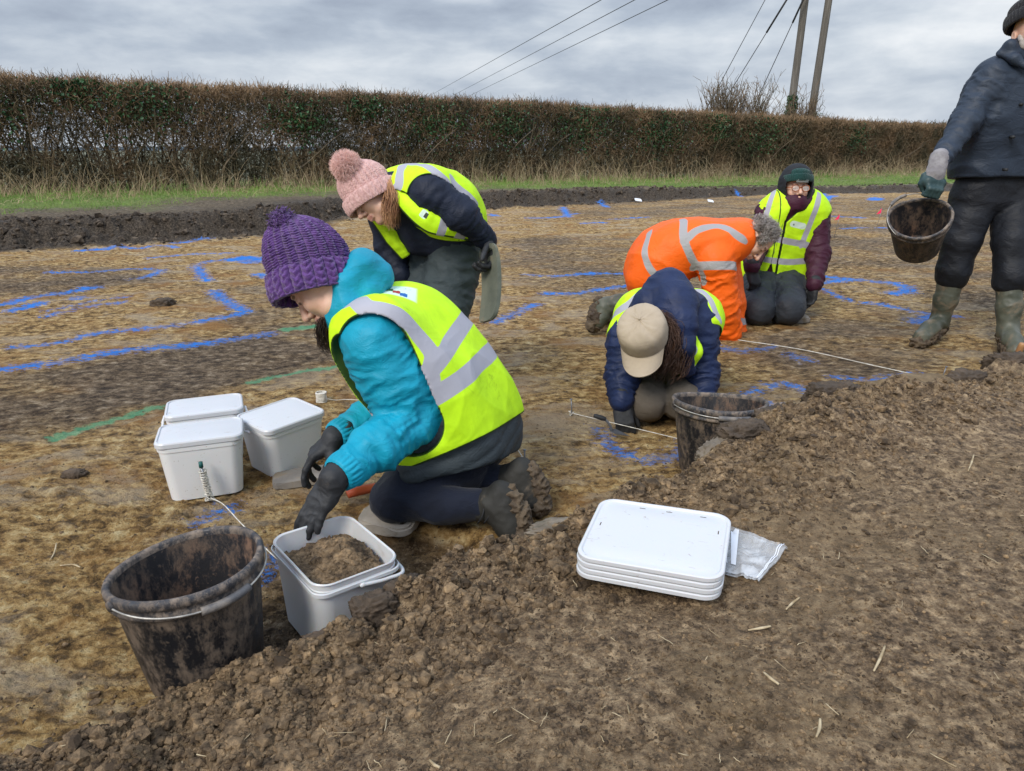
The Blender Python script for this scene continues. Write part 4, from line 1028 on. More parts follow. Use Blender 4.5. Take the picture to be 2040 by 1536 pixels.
# ============================================================ person A: kneeling, purple hat, turquoise coat
newmat('wool_purple'); p = objc()
cw = mixc(smooth01(noise(p, 70, 5, .7), .3, .7), (0.060, 0.024, 0.125), (0.150, 0.065, 0.27)); bsdf(cw, .9, .15, noise(p, 320, 5, .75), .8, .004, .35)
cloth('coat_turquoise', (0.004, 0.29, 0.43), 260, .55, .10, 0, .30, 16, spec=.30)
cloth('coat_grey', (0.040, 0.052, 0.060), 200, .6, .12, 0, .35, 14)
cloth('denim_navy', (0.006, 0.009, 0.020), 420, .85, .15, .1, .35, 12)
hivis('hivis_logo', extra=[('white', (0.62, 0.85, 0.72), .006), ('lg', (0.06, 0.17, 0.06), .0006), ('lr', (0.36, 0.045, 0.04), .0006), ('lb', (0.01, 0.12, 0.42), .0006), ('lt', (0.30, 0.42, 0.40), .0004)])
pa = thing('person', 'kneeling person in purple bobble hat, turquoise coat and hi-vis vest reaching over a tub', 'person', (*G(900, 1000, 0),))
Lh = nrm([-.34, -.94, 0]); Fh = nrm([-.94, .34, 0])
sp = Spine([W(930, 882, 2.02), W(900, 810, 2.01), W(860, 746, 1.99), W(806, 682, 1.96), W(742, 628, 1.95)], [Lh, Lh, Lh, nrm(Lh + [0, 0, -.08]), nrm(Lh + [0, 0, -.08])],
           [.085, .080, .092, .110, .075], [.138, .132, .122, .098, .062])
shN, elN, wrN = W(748, 680, 1.81), W(818, 838, 1.80), W(690, 934, 1.60)
shF, elF, wrF = W(742, 640, 2.10), W(802, 800, 2.10), W(681, 863, 1.89)
hipN = sp.c[0] + Lh * .09 + A3(-.03, 0, -.03); hipF = sp.c[0] - Lh * .09 + A3(-.03, 0, -.03)
knN = G(785, 995, .085); knF = knN - Lh * .20 + A3(-.02, 0, 0)
anN = G(960, 1006, .085); anF = anN - Lh * .17
hc = W(641, 556, 1.93); hu, hf_ = img(-.8, .6), img(-.6, -.8, .10)
# body: one continuous skin surface
F = Field(.02); sp.fill(F, -.055, 10); nb_ = W(705, 605, 1.95)
ax, q = head_field(F, hc, hu, hf_, 1.0, nb_)
F.cone(nb_, sp.c[3], .05, .08)
for a, b, c in ((shN, elN, wrN), (shF, elF, wrF)): F.chain([sp.c[3], a, b, c, c + nrm(c - b) * .03], [.06, .048, .038, .022, .018])
for a, b, c in ((hipN, knN, anN), (hipF, knF, anF)): F.chain([a, b], [.06, .05]); F.chain([b, c, c + A3(.05, -.01, -.02)], [.045, .032, .03])
P, Q = mesh_field(F, .010, (hc - .13, hc + .13), .0026)
skinmesh('body', P, Q, q, pa)
# coat
F = Field(.03); sp.fill(F, 0.0, 12, .04, .22, 1)
ua = .075
F.chain([sp.c[3] + Lh * .05, shN], [.085, ua], .04); F.chain([shN, (shN + elN) / 2 + A3(0, 0, -.005), elN], [ua, .078, .068], .03)
F.chain([elN, elN * .45 + wrN * .55 + A3(0, 0, -.004), wrN], [.070, .064, .044], .02)
F.chain([sp.c[3] - Lh * .05, shF], [.09, .078], .04); F.chain([shF, elF], [.078, .062], .03); F.chain([elF, elF * .4 + wrF * .6, wrF], [.062, .055, .040], .02)
f1, f2 = puff(shN, elN, 6, .0052, .13), puff(elN, wrN, 5, .0048, .10, 87); f3 = puff(elF, wrF, 5, .004)
post = lambda P, Nn: f3(f2(f1(P, Nn), Nn), Nn)
cloth_mesh('coat', F, .0055, 'coat_turquoise', pa, .005, 13, 3, post=post)
cuff(wrN + nrm(elN - wrN) * .014, wrN + nrm(wrN - elN) * .032, .050, .045, MATS['coat_turquoise'], pa)
cuff(wrF + nrm(elF - wrF) * .012, wrF + nrm(wrF - elF) * .028, .046, .041, MATS['coat_turquoise'], pa)
# hood bunched behind the neck and collar up round the cheek
F = Field(.03)
F.ell(W(737, 545, 2.0), [img(.90, -.40), img(.40, .90), DI], (.064, .048, .080), .04); F.ell(W(718, 530, 1.99), [img(.80, .5), img(-.5, .8), DI], (.045, .044, .07), .04)
F.chain([W(762, 556, 1.97), W(732, 582, 1.92), W(698, 610, 1.87), W(676, 642, 1.87)], [.024, .034, .032, .022], .03)
F.chain([W(712, 535, 1.93), W(690, 572, 1.89), W(672, 612, 1.87), W(664, 648, 1.89)], [.034, .032, .024, .017], .025)
F.chain([W(664, 648, 1.89), W(668, 655, 1.96), W(700, 640, 2.02)], [.015, .015, .03], .02)
cloth_mesh('hood', F, .0045, 'coat_turquoise', pa, .011, 8, 9)
# quilted grey coat tail below the vest
F = Field(.03); sp.fill(F, .008, 12, .04, 0, .35); F.chain([sp.c[0] + Lh * .07, W(830, 935, 1.83)], [.12, .055], .05)
cl1 = plane3(W(770, 975, 1.80), W(1010, 905, 2.0), W(960, 900, 2.3), sp.c[2])
cloth_mesh('coat_tail', F, .007, 'coat_grey', pa, .004, 9, 4, clips=[cl1], post=lambda P, Nn: P + Nn * (.006 * (np.abs(np.sin((P @ nrm(sp.c[1] - sp.c[0])) * 70)) ** .5 - .7))[:, None])
# vest
F = Field(.03); sp.fill(F, .020, 14, .04, .0, .93)
F.chain([sp.c[3] + Lh * .05, shN + A3(.01, .01, .030)], [.100, .086], .04); F.cone(sp.c[3] + A3(0, 0, .0), W(705, 640, 1.90), .09, .055, .03); F.chain([sp.c[3] - Lh * .05, shF + A3(.01, 0, .02)], [.105, .080], .04)
F.chain([sp.c[0] + Lh * .06 + A3(-.01, 0, .01), W(828, 905, 1.84)], [.135, .045], .06)
F.chain([sp.c[3] + Lh * .09, W(715, 700, 1.86), W(735, 770, 1.88)], [.08, .045, .03], .04)
ad = nrm(elN - shN)
clips = [tube_clip(shN + A3(.0, -.06, -.01), elN, .097), tube_clip(shN + A3(-.06, -.03, -.05), elN + A3(-.03, 0, -.02), .08), tube_clip(elN + A3(-.02,0,0), wrN, .070), tube_clip(shF + A3(-.03, .03, -.05), elF, .085), tube_clip(W(690, 600, 1.93), W(640, 560, 1.93), .050), plane3(W(662, 618, 1.85), W(786, 552, 1.95), W(755, 585, 2.2), sp.c[2]),
         plane3(W(780, 946, 1.80), W(1030, 828, 2.05), W(940, 850, 2.35), sp.c[2])]
logo_c = {}
def logo_axes(P, bv):
    if 'c' not in logo_c:
        c = cast(bv, 795, 580); e1 = cast(bv, 825, 587); e2 = cast(bv, 782, 596)
        if c is None: c, e1, e2 = W(798, 578, 1.9), W(840, 590, 1.9), W(785, 605, 1.9)
        x = nrm(e1 - c); y = nrm(c - e2); y = nrm(y - x * (x @ y)); logo_c['c'] = (c, x, y)
    c, x, y = logo_c['c']; d = P - c; zc = d @ np.cross(x, y); return d @ x, d @ y, np.abs(zc)
box = lambda u, v, cx, cy, w_, h_: np.maximum(np.abs(u - cx) - w_, np.abs(v - cy) - h_)
def l_white(P, bv): u, v, z = logo_axes(P, bv); return np.maximum(box(u, v, .0, .0, .050, .036), z - .06)
def castle(cx, cy):
    def f(P, bv):
        u, v, z = logo_axes(P, bv); u2, v2 = u - cx, v - cy; zig = .0022 * (np.abs(((u2 * 130) % 1) - .5) * 4 - 1)
        return np.maximum(np.maximum(np.abs(u2) - .0110, np.maximum(v2 - .0100 + zig, -v2 - .0100 - zig)), z - .06)
    return f
def l_text(P, bv):
    u, v, z = logo_axes(P, bv); u, v = u + .012, v - .002; d = np.full(len(P), 9.0)
    segs = [((.012, .012), (.019, .014)), ((.012, .012), (.013, .020)), ((.013, .020), (.019, .021)), ((.023, .012), (.023, .022)), ((.023, .022), (.029, .014)), ((.029, .014), (.029, .023)), ((.033, .014), (.038, .014)), ((.033, .014), (.033, .023)),
            ((.033, .023), (.038, .023)), ((.042, .015), (.042, .024)), ((.042, .020), (.048, .024)), ((.042, .020), (.048, .015))]
    for a, b in segs:
        a, b = np.array(a), np.array(b); ab = b - a; t = np.clip(((u - a[0]) * ab[0] + (v - a[1]) * ab[1]) / (ab @ ab), 0, 1); d = np.minimum(d, np.hypot(u - a[0] - t * ab[0], v - a[1] - t * ab[1]))
    return np.maximum(d - .0007, z - .06)
bands = [([(696, 603), (712, 598), (731, 612), (804, 633), (826, 657), (861, 704), (858, 740)], .0265),
         ([(930, 634), (900, 680), (866, 728), (850, 748)], .0265), plane_band((975, 702), (890, 775), .0265)]
cloth_mesh('vest', F, .0050, 'hivis_logo', pa, .0065, 5.5, 12, clips=clips, bands=bands, extra=dict(white=l_white, lg=castle(-.027, .002), lr=castle(-.007, -.009), lb=castle(.013, -.019), lt=l_text), edge=.0045)
# trousers
F = Field(.025); F.cone(hipN - Lh * .02, hipF + Lh * .02, .125, .125, .04)
for a, b, c in ((hipN, knN, anN), (hipF, knF, anF)):
    F.chain([a, (a + b) / 2 + A3(0, 0, .012), b], [.105, .088, .068], .03); F.chain([b, (b + c) / 2 + A3(0, -.004, -.005), c], [.060, .056, .046], .008)
cloth_mesh('trousers', F, .0065, 'denim_navy', pa, .006, 12, 6)
# boots
for nm, an, dz in (('boot', anN, 0), ('boot', anF, 0)):
    F = Field(.015); heel = an + A3(.055, -.015, .045); toe = an + A3(.085, -.045, -.05); F.chain([an, an + A3(.035, -.01, .008)], [.045, .048]); F.chain([an + A3(.035, -.01, .008), toe], [.046, .040])
    F.cone(heel, toe, .036, .036); F.cone(heel + A3(.018, -.006, 0), toe + A3(.018, -.006, -.005), .026, .030, .006)
    b_ = cloth_mesh(nm, F, .006, 'boot_dark', pa, .004, 22, 5)[0]
    F = Field(.02); F.chain([heel + A3(.030, -.010, .006), heel * .5 + toe * .5 + A3(.036, -.012, 0), toe + A3(.034, -.010, -.008)], [.022, .027, .026]); F.cone(toe + A3(.02, -.03, -.01), toe + A3(.04, .03, -.02), .024, .024)
    cloth_mesh('mud_cake', F, .004, 'mud', b_, .009, 46, 4, post=lambda P, Nn: P + Nn * (.008 * vnoise(P[:, 0] * 90, P[:, 1] * 90, P[:, 2] * 90, 3))[:, None])
    lc = [[an + A3(-.01 + .018 * k, -.052 + .002 * k, -.03), an + A3(.005 + .018 * k, -.056, .0), an + A3(.01 + .016 * k, -.040, .035)] for k in range(5)]
    m_ = MB()
    for g in lc: m_.add(*tube(g, .0022, 10, 5))
    m_.build('lace', MATS['glove_black'], b_)
# hat, hair, gloves
hb = W(633, 590, 1.93); hatu = img(-.24, .97, 0.03)
knit_hat('hat', hb, hatu, img(-.92, -.38), .101, .093, .235, .078, 24, MATS['wool_purple'], pa, 1, (.030, 0), .0105, stitch=30, nth=624, nv=260, bulge=1.05)
fur(W(563, 442, 1.95), .036, 900, .022, .0022, MATS['wool_purple'], pa, 2, 'bobble', .9, 6, .82)
g = [[q(.02, -.05, -.10), q(.04, -.05, -.14), q(.02, -.05, -.20), q(.035, -.04, -.24)], [q(.03, .04, -.09), q(.05, .04, -.13), q(.045, .035, -.18), q(.065, .03, -.21)], [q(.0, .06, -.06), q(.03, .055, -.11), q(.03, .04, -.17), q(.05, .03, -.21)]]
g = [[p_ + A3(0, 0, 0) for p_ in gg] for gg in g]
base = W(660, 648, 1.90)
g = [[base + A3(dx, dy, .03), base + A3(dx - .008, dy, -.01), base + A3(dx - .002, dy, -.05), base + A3(dx + .012, dy, -.085 - dl)] for dx, dy, dl in ((-.022, 0, -.02), (-.008, -.02, 0), (.006, .01, .01), (-.016, .03, -.01), (.014, -.01, .015))]
hairlocks(g, 60, .012, .0009, MATS['hair_dark'], pa, 4, wave=.004)
F = Field(.012); dN = img(-.48, -.87, -.10)
hand_field(F, wrN + nrm(wrN - elN) * .034, nrm(dN + .10 * nrm(wrN - elN)), img(.35, -.25, .9), -1, (.14, .15, .17, .20), spread=.03, size=.92, thumb=(.35, .75), fat=1.18)
F.cone(wrN, wrN + nrm(wrN - elN) * .045, .034, .034, .015)
cloth_mesh('glove', F, .0026, 'glove_black', pa, .0018, 38, 2)
F = Field(.012)
hand_field(F, wrF + nrm(wrF - elF) * .02, img(-.72, -.62, -.1), img(.35, -.80, .35), 1, (.36, .50, .60, .70), spread=.12, size=.96, thumb=(.55, .5), fat=1.08)
F.cone(wrF, wrF + nrm(wrF - elF) * .03, .032, .033, .015)
cloth_mesh('glove', F, .0028, 'glove_black', pa, .0018, 38, 8)
# ============================================================ person B: standing bent over, pink bobble hat
cloth('cloth_navy', (0.008, 0.013, 0.030), 260, .62, .15, 0, .35, 13)
cloth('cloth_slate', (0.038, 0.052, 0.058), 260, .7, .12, 0, .4, 10, dirt=(0.10, 0.095, 0.08), dlo=.58, dhi=.75)
hivis('hivis'); hivis('hivis_tag', extra=[('white', (0.70, 0.86, 0.74), .003), ('lg', (0.05, 0.06, 0.05), .002)])
newmat('wool_pink'); p = objc(); cw = mixc(smooth01(noise(p, 70, 5, .7), .3, .7), (0.50, 0.29, 0.275), (0.72, 0.47, 0.44)); bsdf(cw, .9, .15, noise(p, 320, 4, .7), .6, .004, .3)
newmat('fur_pink'); bsdf((0.93, 0.62, 0.56), .85, .15, sheen=.3)
def limb_body(F, sp, limbs, legs):
    for a, b, c in limbs: F.chain([sp.c[-2], a, b, c], [.055, .045, .034, .020])
    for a, b, c in legs: F.chain([a, b], [.07, .05]); F.chain([b, c], [.045, .028])
pb = thing('person', 'person in pink bobble hat bent over, navy coat and hi-vis vest, holding a mat', 'person', (*G(890, 795, 0),))
Fb = nrm([-.86, -.50, 0]); Lb = nrm([.50, -.86, 0])
sp = Spine([W(893, 475, 3.12), W(888, 435, 3.10), W(868, 402, 3.06), W(828, 388, 3.02), W(790, 384, 2.98)], [Lb, Lb, Lb, Lb, Lb], [.085, .075, .09, .11, .07], [.120, .112, .105, .09, .06])
shN, elN, wrN = W(858, 386, 2.86), W(920, 428, 2.84), W(970, 480, 2.90)
shF, elF, wrF = W(768, 420, 3.16), W(776, 490, 3.12), W(800, 552, 3.05)
hN, hF = sp.c[0] + Lb * .085 + A3(0, 0, -.04), sp.c[0] - Lb * .085 + A3(0, 0, -.04)
gN, gF = G(915, 800), G(850, 790)
fN, fF = gN + A3(0, 0, .09), gF + A3(0, 0, .09)
kN = (hN + fN) / 2 + Fb * .07; kF = (hF + fF) / 2 + Fb * .07
hc = W(742, 384, 2.94); hu, hfw = img(-.78, .60, -.10), img(-.50, -.84, -.28)
F = Field(.02); sp.fill(F, -.035, 8); nb_ = W(785, 376, 2.98); ax, q = head_field(F, hc, hu, hfw, .98, nb_)
limb_body(F, sp, ((shN, elN, wrN), (shF, elF, wrF)), ((hN, kN, fN), (hF, kF, fF)))
P, Q = mesh_field(F, .012, (hc - .13, hc + .13), .0035); skinmesh('body', P, Q, q, pb)
F = Field(.03); sp.fill(F, 0, 10, .04)
for a, b, c in ((shN, elN, wrN), (shF, elF, wrF)): F.chain([sp.c[3] * .5 + a * .5, a, b, c], [.09, .078, .062, .042], .03)
f1, f2, f3 = puff(shN, elN, 6, .004), puff(elN, wrN, 5, .004, .1, 31), puff(elF, wrF, 6, .004, .1, 41)
F.chain([W(800, 440, 3.0), W(835, 470, 3.02), W(865, 480, 3.0)], [.05, .075, .06], .04)
F.chain([W(785, 376, 2.98), W(765, 400, 2.93)], [.07, .045], .02)
cloth_mesh('coat', F, .0075, 'cloth_navy', pb, .004, 12, 21, post=lambda P, N_: f3(f2(f1(P, N_), N_), N_))
F = Field(.03); sp.fill(F, .018, 12, .04, .12, .95); F.chain([sp.c[3], shN + A3(0, 0.01, .022)], [.10, .078], .04); F.chain([sp.c[3], shF + A3(0, 0, .015)], [.10, .07], .04)
clips = [tube_clip(shN + A3(.0, -.06, -.01), elN + A3(0, -.02, 0), .086), tube_clip(elN, wrN, .075), tube_clip(shF, elF, .085), plane3(W(832, 478, 2.9), W(955, 470, 3.0), W(940, 400, 3.4), sp.c[2]), tube_clip(W(785, 380, 2.98), W(742, 388, 2.94), .065),
         tube_clip(W(800, 430, 2.86), W(735, 425, 2.86), .10)]
cloth_mesh('vest', F, .006, 'hivis', pb, .004, 10, 22, clips=clips, bands=[([(800, 335), (795, 355), (792, 372), (805, 395), (830, 412)], .022), ([(820, 326), (850, 330), (872, 345)], .02), ([(905, 365), (925, 385)], .02)], edge=.005)
# front panels of the vest: sheets with thickness
def strip(name, cen, wid, Y, thick, mat, parent, n=40, m=9, bands=(), white=None, wave=.006, seed=1, bw=.02):
    """a hanging panel from a centre line of pixels, with width in metres and real thickness"""
    c = smoothpath([W(a, b, y) for (a, b), y in zip(cen, Y)], n); w_ = np.interp(np.linspace(0, 1, n), np.linspace(0, 1, len(wid)), wid)
    T = np.gradient(c, axis=0); T /= np.linalg.norm(T, axis=1, keepdims=True); S_ = np.cross(T, DI); S_ /= np.linalg.norm(S_, axis=1, keepdims=True); Nn = np.cross(T, S_)
    s = np.linspace(-1, 1, m); P = c[:, None] + s[None, :, None] * w_[:, None, None] * S_[:, None]; t = np.linspace(0, 1, n)[:, None]
    P = P + Nn[:, None] * ((wave * vnoise(t * 9 + 0 * s, s[None] * 1.5 + 0 * t, seed=seed)) + (-.022 * s[None] ** 2))[..., None]
    A_ = (P + Nn[:, None] * thick / 2).reshape(-1, 3); B_ = (P - Nn[:, None] * thick / 2).reshape(-1, 3); i = np.arange(n - 1)[:, None]; j = np.arange(m - 1)[None]
    q = np.stack([i * m + j, i * m + j + 1, (i + 1) * m + j + 1, (i + 1) * m + j], -1).reshape(-1, 4); k = n * m
    rim = list(range(m)) + [r * m + m - 1 for r in range(1, n)] + [(n - 1) * m + c_ for c_ in range(m - 2, -1, -1)] + [r * m for r in range(n - 2, 0, -1)]
    rim = np.array(rim); rq = np.stack([rim, np.roll(rim, -1), np.roll(rim, -1) + k, rim + k], 1)
    V = np.concatenate([A_, B_]); e = (1 - np.abs(np.broadcast_to(s, (n, m)))) * w_[:, None]; L_ = np.concatenate([[0], np.cumsum(np.linalg.norm(np.diff(c, axis=0), axis=1))]); e = np.minimum(e, np.minimum(L_, L_[-1] - L_)[:, None] + (0.02)) - .005
    bd = np.full((n, m), 9.0)
    for b0, b1 in bands: bd = np.minimum(bd, np.maximum(b0 - t, t - b1) + 0 * s[None])
    at = dict(edge=np.tile(e.ravel(), 2), band=np.tile(bd.ravel(), 2), white=np.full(2 * k, 9.), lg=np.full(2 * k, 9.))
    if white is not None:
        ww = np.maximum(np.abs(t - white[0]) - white[1], np.abs(s[None] - white[2]) - white[3]); at['white'] = np.tile(ww.ravel(), 2); wl = np.maximum(np.abs(t - white[0] - .03) - .02, np.abs(s[None] - white[2]) - white[3] * .6); at['lg'] = np.tile(wl.ravel(), 2)
    return mk(name, V, np.concatenate([q[:, ::-1], q + k, rq]), MATS[mat], parent, attrs=at)
strip('vest_front', [(795, 372), (822, 408), (860, 436), (900, 448), (945, 462)], [.045, .045, .052, .046, .034], [2.86, 2.80, 2.79, 2.82, 2.88], .006, 'hivis_tag', pb, 60, 21, bands=((.60, .70), (.82, .93)), white=(.40, .035, .0, .35))
strip('vest_front', [(730, 418), (756, 440), (785, 475), (812, 510)], [.018, .030, .038, .030], [2.98, 2.96, 2.96, 2.98], .006, 'hivis_tag', pb, 40, 13, seed=5)
F = Field(.03); F.cone(hN, hF, .125, .125, .04)
for a, b, c in ((hN, kN, fN), (hF, kF, fF)): F.chain([a, b, c], [.122, .100, .085], .02)
f1, f2 = puff(hN, kN, 7, .005, .14, 51), puff(hF, kF, 7, .005, .14, 61)
cloth_mesh('trousers', F, .009, 'cloth_slate', pb, .006, 10, 23, post=lambda P, N_: f2(f1(P, N_), N_))
for g_ in (gN, gF):
    F = Field(.02); F.chain([g_ + A3(0, 0, .14), g_ + A3(0, 0, .05)], [.055, .05]); F.cone(g_ + A3(0, 0, .045), g_ + Fb * .15 + A3(0, 0, .035), .048, .042)
    cloth_mesh('boot', F, .009, 'boot_dark', pb, .003, 20, 7)
knit_hat('hat', W(748, 405, 2.94), img(-.50, .86, -.1), img(-.86, -.50), .100, .094, .185, .058, 30, MATS['wool_pink'], pb, 4, (.01, 0), .0055, stitch=15, nth=420, nv=150, bulge=1.02, zig=2)
fur(W(690, 331, 2.90), .048, 5200, .038, .00085, MATS['fur_pink'], pb, 5, 'bobble', .35, 5, .72)
g = [[W(773 + a, 362 + b, 2.90 + c), W(784 + a, 390 + b, 2.86 + c), W(777 + a, 420 + b, 2.83 + c), W(784 + d_, 452 + b, 2.82 + c)] for a, b, c, d_ in ((0, 0, 0, -10), (8, 4, .02, 4), (-6, -2, .0, -12), (10, -6, .03, 8), (3, 2, -.01, -2))]
hairlocks(g, 120, .014, .0012, MATS['hair_auburn'], pb, 6, wave=.0025)
mat_top = W(972, 497, 2.80)
F = Field(.01); hand_field(F, wrN, img(.12, -1, -.1), img(-.85, 0, -.5), -1, (.9, .9, .9, .9), size=.98, thumb=(.4, .8), fat=1.1); F.cone(wrN - A3(0, 0, -.02), wrN, .032, .034)
cloth_mesh('glove', F, .004, 'glove_black', pb, .001, 38, 2)
F = Field(.01); hand_field(F, wrF, img(.0, -1, 0), img(-.4, 0, -.8), 1, (.4, .4, .5, .5), size=.95, fat=1.1); cloth_mesh('glove', F, .004, 'glove_black', pb, .001, 38, 2)

# ============================================================ person C: beige cap, on hands and knees facing us
cloth('cloth_blue', (0.010, 0.020, 0.065), 300, .55, .15, 0, .35, 14)
cloth('cloth_taupe', (0.105, 0.088, 0.070), 300, .8, .12, 0, .4, 12)
cloth('cap_cloth', (0.42, 0.345, 0.255), 500, .85, .06, 0, .25, 16)
pc = thing('person', 'person in beige cap on hands and knees, navy hooded coat and hi-vis vest', 'person', (*G(1310, 800, 0),))
Lc = nrm([1, -.12, 0]); Fc = nrm([-.12, -1, 0])
sp = Spine([W(1335, 712, 3.25), W(1335, 662, 3.13), W(1333, 632, 2.98), W(1330, 636, 2.84), W(1318, 655, 2.74)], [Lc, Lc, Lc, Lc, Lc], [.09, .085, .095, .115, .06], [.115, .110, .105, .095, .065])
shN, elN, wrN = W(1392, 672, 2.78), W(1396, 745, 2.74), W(1400, 812, 2.66)      # his left, our right
shF, elF, wrF = W(1250, 676, 2.78), W(1240, 748, 2.72), W(1239, 798, 2.64)
hN, hF = sp.c[0] + Lc * .09 + A3(0, 0, -.03), sp.c[0] - Lc * .09 + A3(0, 0, -.03)
kN, kF = G(1358, 800, .075), G(1288, 800, .075); aN, aF = kN + A3(.03, .38, 0), kF + A3(0, .38, 0)
hc = W(1285, 668, 2.66); hu, hfw = img(-.25, .45, -.95), img(-.14, -.95, -.42)
F = Field(.02); sp.fill(F, -.035, 8); ax, q = head_field(F, hc, hu, hfw, .98, sp.c[4])
limb_body(F, sp, ((shN, elN, wrN), (shF, elF, wrF)), ((hN, kN, aN), (hF, kF, aF)))
hand_field(F, wrN + A3(.0, 0, -.02), img(.9, -.42, .1), img(0, -1, .2), -1, (.5, .5, .5, .5), size=.95)
P, Q = mesh_field(F, .011, (hc - .13, hc + .13), .0045); skinmesh('body', P, Q, q, pc)
F = Field(.03); sp.fill(F, 0, 10, .04)
for a, b, c in ((shN, elN, wrN), (shF, elF, wrF)): F.chain([sp.c[3] * .5 + a * .5, a, b, c], [.095, .078, .066, .050], .03)
F.chain([W(1325, 625, 2.70), W(1345, 605, 2.74), W(1360, 640, 2.66), W(1365, 690, 2.62), W(1372, 740, 2.66)], [.05, .085, .055, .035, .022], .03)       # hood fallen forward
F.chain([W(1290, 605, 2.78), W(1330, 580, 2.82), W(1375, 610, 2.80)], [.06, .085, .06], .03)
f1, f2, f3, f4 = puff(shN, elN, 6, .005), puff(elN, wrN, 5, .005, .1, 31), puff(elF, wrF, 6, .005, .1, 41), puff(shF, elF, 6, .005, .1, 43)
cloth_mesh('coat', F, .0065, 'cloth_blue', pc, .007, 12, 24, post=lambda P, N_: f4(f3(f2(f1(P, N_), N_), N_), N_))
F = Field(.03); sp.fill(F, .012, 12, .04, .0, .80); F.chain([sp.c[3], shN + A3(.0, 0.02, .012)], [.105, .082], .04); F.chain([sp.c[3], shF + A3(0, 0.02, .012)], [.105, .082], .04)
F.chain([shN + A3(-.03, -.03, 0), W(1380, 700, 2.66), W(1372, 735, 2.66)], [.055, .035, .02], .02)
clips = [tube_clip(shN + A3(.035, -.05, -.03), elN + A3(.03, 0, 0), .092), tube_clip(shF + A3(-.035, -.05, -.03), elF, .092), tube_clip(W(1335, 600, 2.70), W(1330, 640, 2.62), .118), plane_clip(W(1330, 700, 2.58), A3(0, -1, -.55))]
cloth_mesh('vest', F, .006, 'hivis', pc, .004, 10, 25, clips=clips, bands=[([(1390, 590), (1402, 625), (1396, 660), (1378, 700)], .020), ([(1372, 722), (1378, 735)], .018), ([(1262, 598), (1242, 612)], .02), ([(1405, 585), (1425, 620)], .016)], edge=.005)
F = Field(.02); F.cone(hN, hF, .12, .12, .04)
for a, b, c in ((hN, kN, aN), (hF, kF, aF)): F.chain([a, b], [.105, .078], .02); F.chain([b, c], [.072, .055], .02)
f1, f2 = puff(hN, kN, 6, .005, .14, 51), puff(hF, kF, 6, .005, .14, 61)
cloth_mesh('trousers', F, .008, 'cloth_taupe', pc, .004, 10, 26, post=lambda P, N_: f2(f1(P, N_), N_))
for a in (aN, aF):
    F = Field(.02); F.chain([a, a + A3(0, .06, .03), a + A3(0, .09, -.04)], [.05, .048, .042]); cloth_mesh('boot', F, .01, 'boot_dark', pc, .003, 20, 7)
# cap: crown and peak
def cap(c, up, fw, mat, parent, r=.094):
    u = nrm(up); f = nrm(np.array(fw) - u * np.dot(fw, u)); l = np.cross(u, f)
    prof = np.array([(0, .0), (.3, .005), (.62, .012), (.86, .026), (.97, .045), (1.0, .07), (.99, .105), (.985, .118)]); prof[:, 0] *= r; n = 96; th = np.arange(n) * 2 * np.pi / n
    pr = smoothpath(prof, 40); m = len(pr); T = th[:, None]; Rd = np.maximum(pr[:, 0][None], .0002) * (1 + .010 * vnoise(np.cos(T) * 3, np.sin(T) * 3, np.arange(m)[None] * .12 + 0 * T, seed=4)); z = .108 - pr[:, 1][None] + .005 * vnoise(np.cos(T) * 2.5 + pr[:, 0][None] * 20, np.sin(T) * 2.5, seed=9) + .004 * np.abs(vnoise(np.cos(T) * 3 + pr[:, 0][None] * 30, np.sin(T) * 4, seed=19))
    seam = -.0012 * np.exp(-((((T / (2 * np.pi) * 6) % 1) - .5) / .03) ** 2) * (pr[:, 0][None] > .01); Rd = Rd + seam + .0016 * ((z > .018) & (z < .021))
    P = c + (Rd * 1.10 * np.cos(T))[..., None] * f + (Rd * np.sin(T))[..., None] * l + z[..., None] * u
    i = np.arange(n)[:, None]; j = np.arange(m - 1)[None]; i2 = (i + 1) % n
    o = mk('cap', P.reshape(-1, 3), np.stack([i * m + j, i2 * m + j, i2 * m + j + 1, i * m + j + 1], -1).reshape(-1, 4), mat, parent)
    a = np.linspace(-1.08, 1.08, 41); b = np.linspace(0, 1, 16); A_, B_ = np.meshgrid(a, b, indexing='ij'); rim = r * 1.0
    x = rim * 1.10 * np.cos(A_) + B_ * .072 * np.cos(A_ * .80) ** .8; y = rim * np.sin(A_) * (1 - .10 * B_); z = .004 - .016 * B_ - .035 * (y / r) ** 2 * (.3 + .7 * B_) - .003 * B_
    Pt = c + x[..., None] * f + y[..., None] * l + z[..., None] * u; k = 41 * 16; V = np.concatenate([Pt.reshape(-1, 3), (Pt - u * .004).reshape(-1, 3)])
    i = np.arange(40)[:, None]; j = np.arange(15)[None]; qd = np.stack([i * 16 + j, (i + 1) * 16 + j, (i + 1) * 16 + j + 1, i * 16 + j + 1], -1).reshape(-1, 4)
    rim_ = np.array([i_ * 16 + 15 for i_ in range(41)] + [40 * 16 + j_ for j_ in range(14, -1, -1)] + [i_ * 16 for i_ in range(39, -1, -1)] + list(range(1, 15)))
    mk('peak', V, np.concatenate([qd, qd[:, ::-1] + k, np.stack([rim_, rim_ + k, np.roll(rim_, -1) + k, np.roll(rim_, -1)], 1)]), mat, parent)
    bt, bf = scatter_blobs([c + u * .109], [.006], 2, 0, 1); mk('button', bt, bf, mat, parent)
cap(W(1282, 668, 2.60), nrm(img(-.30, .50, -.82)), img(-.20, -.86, -.45), MATS['cap_cloth'], pc)
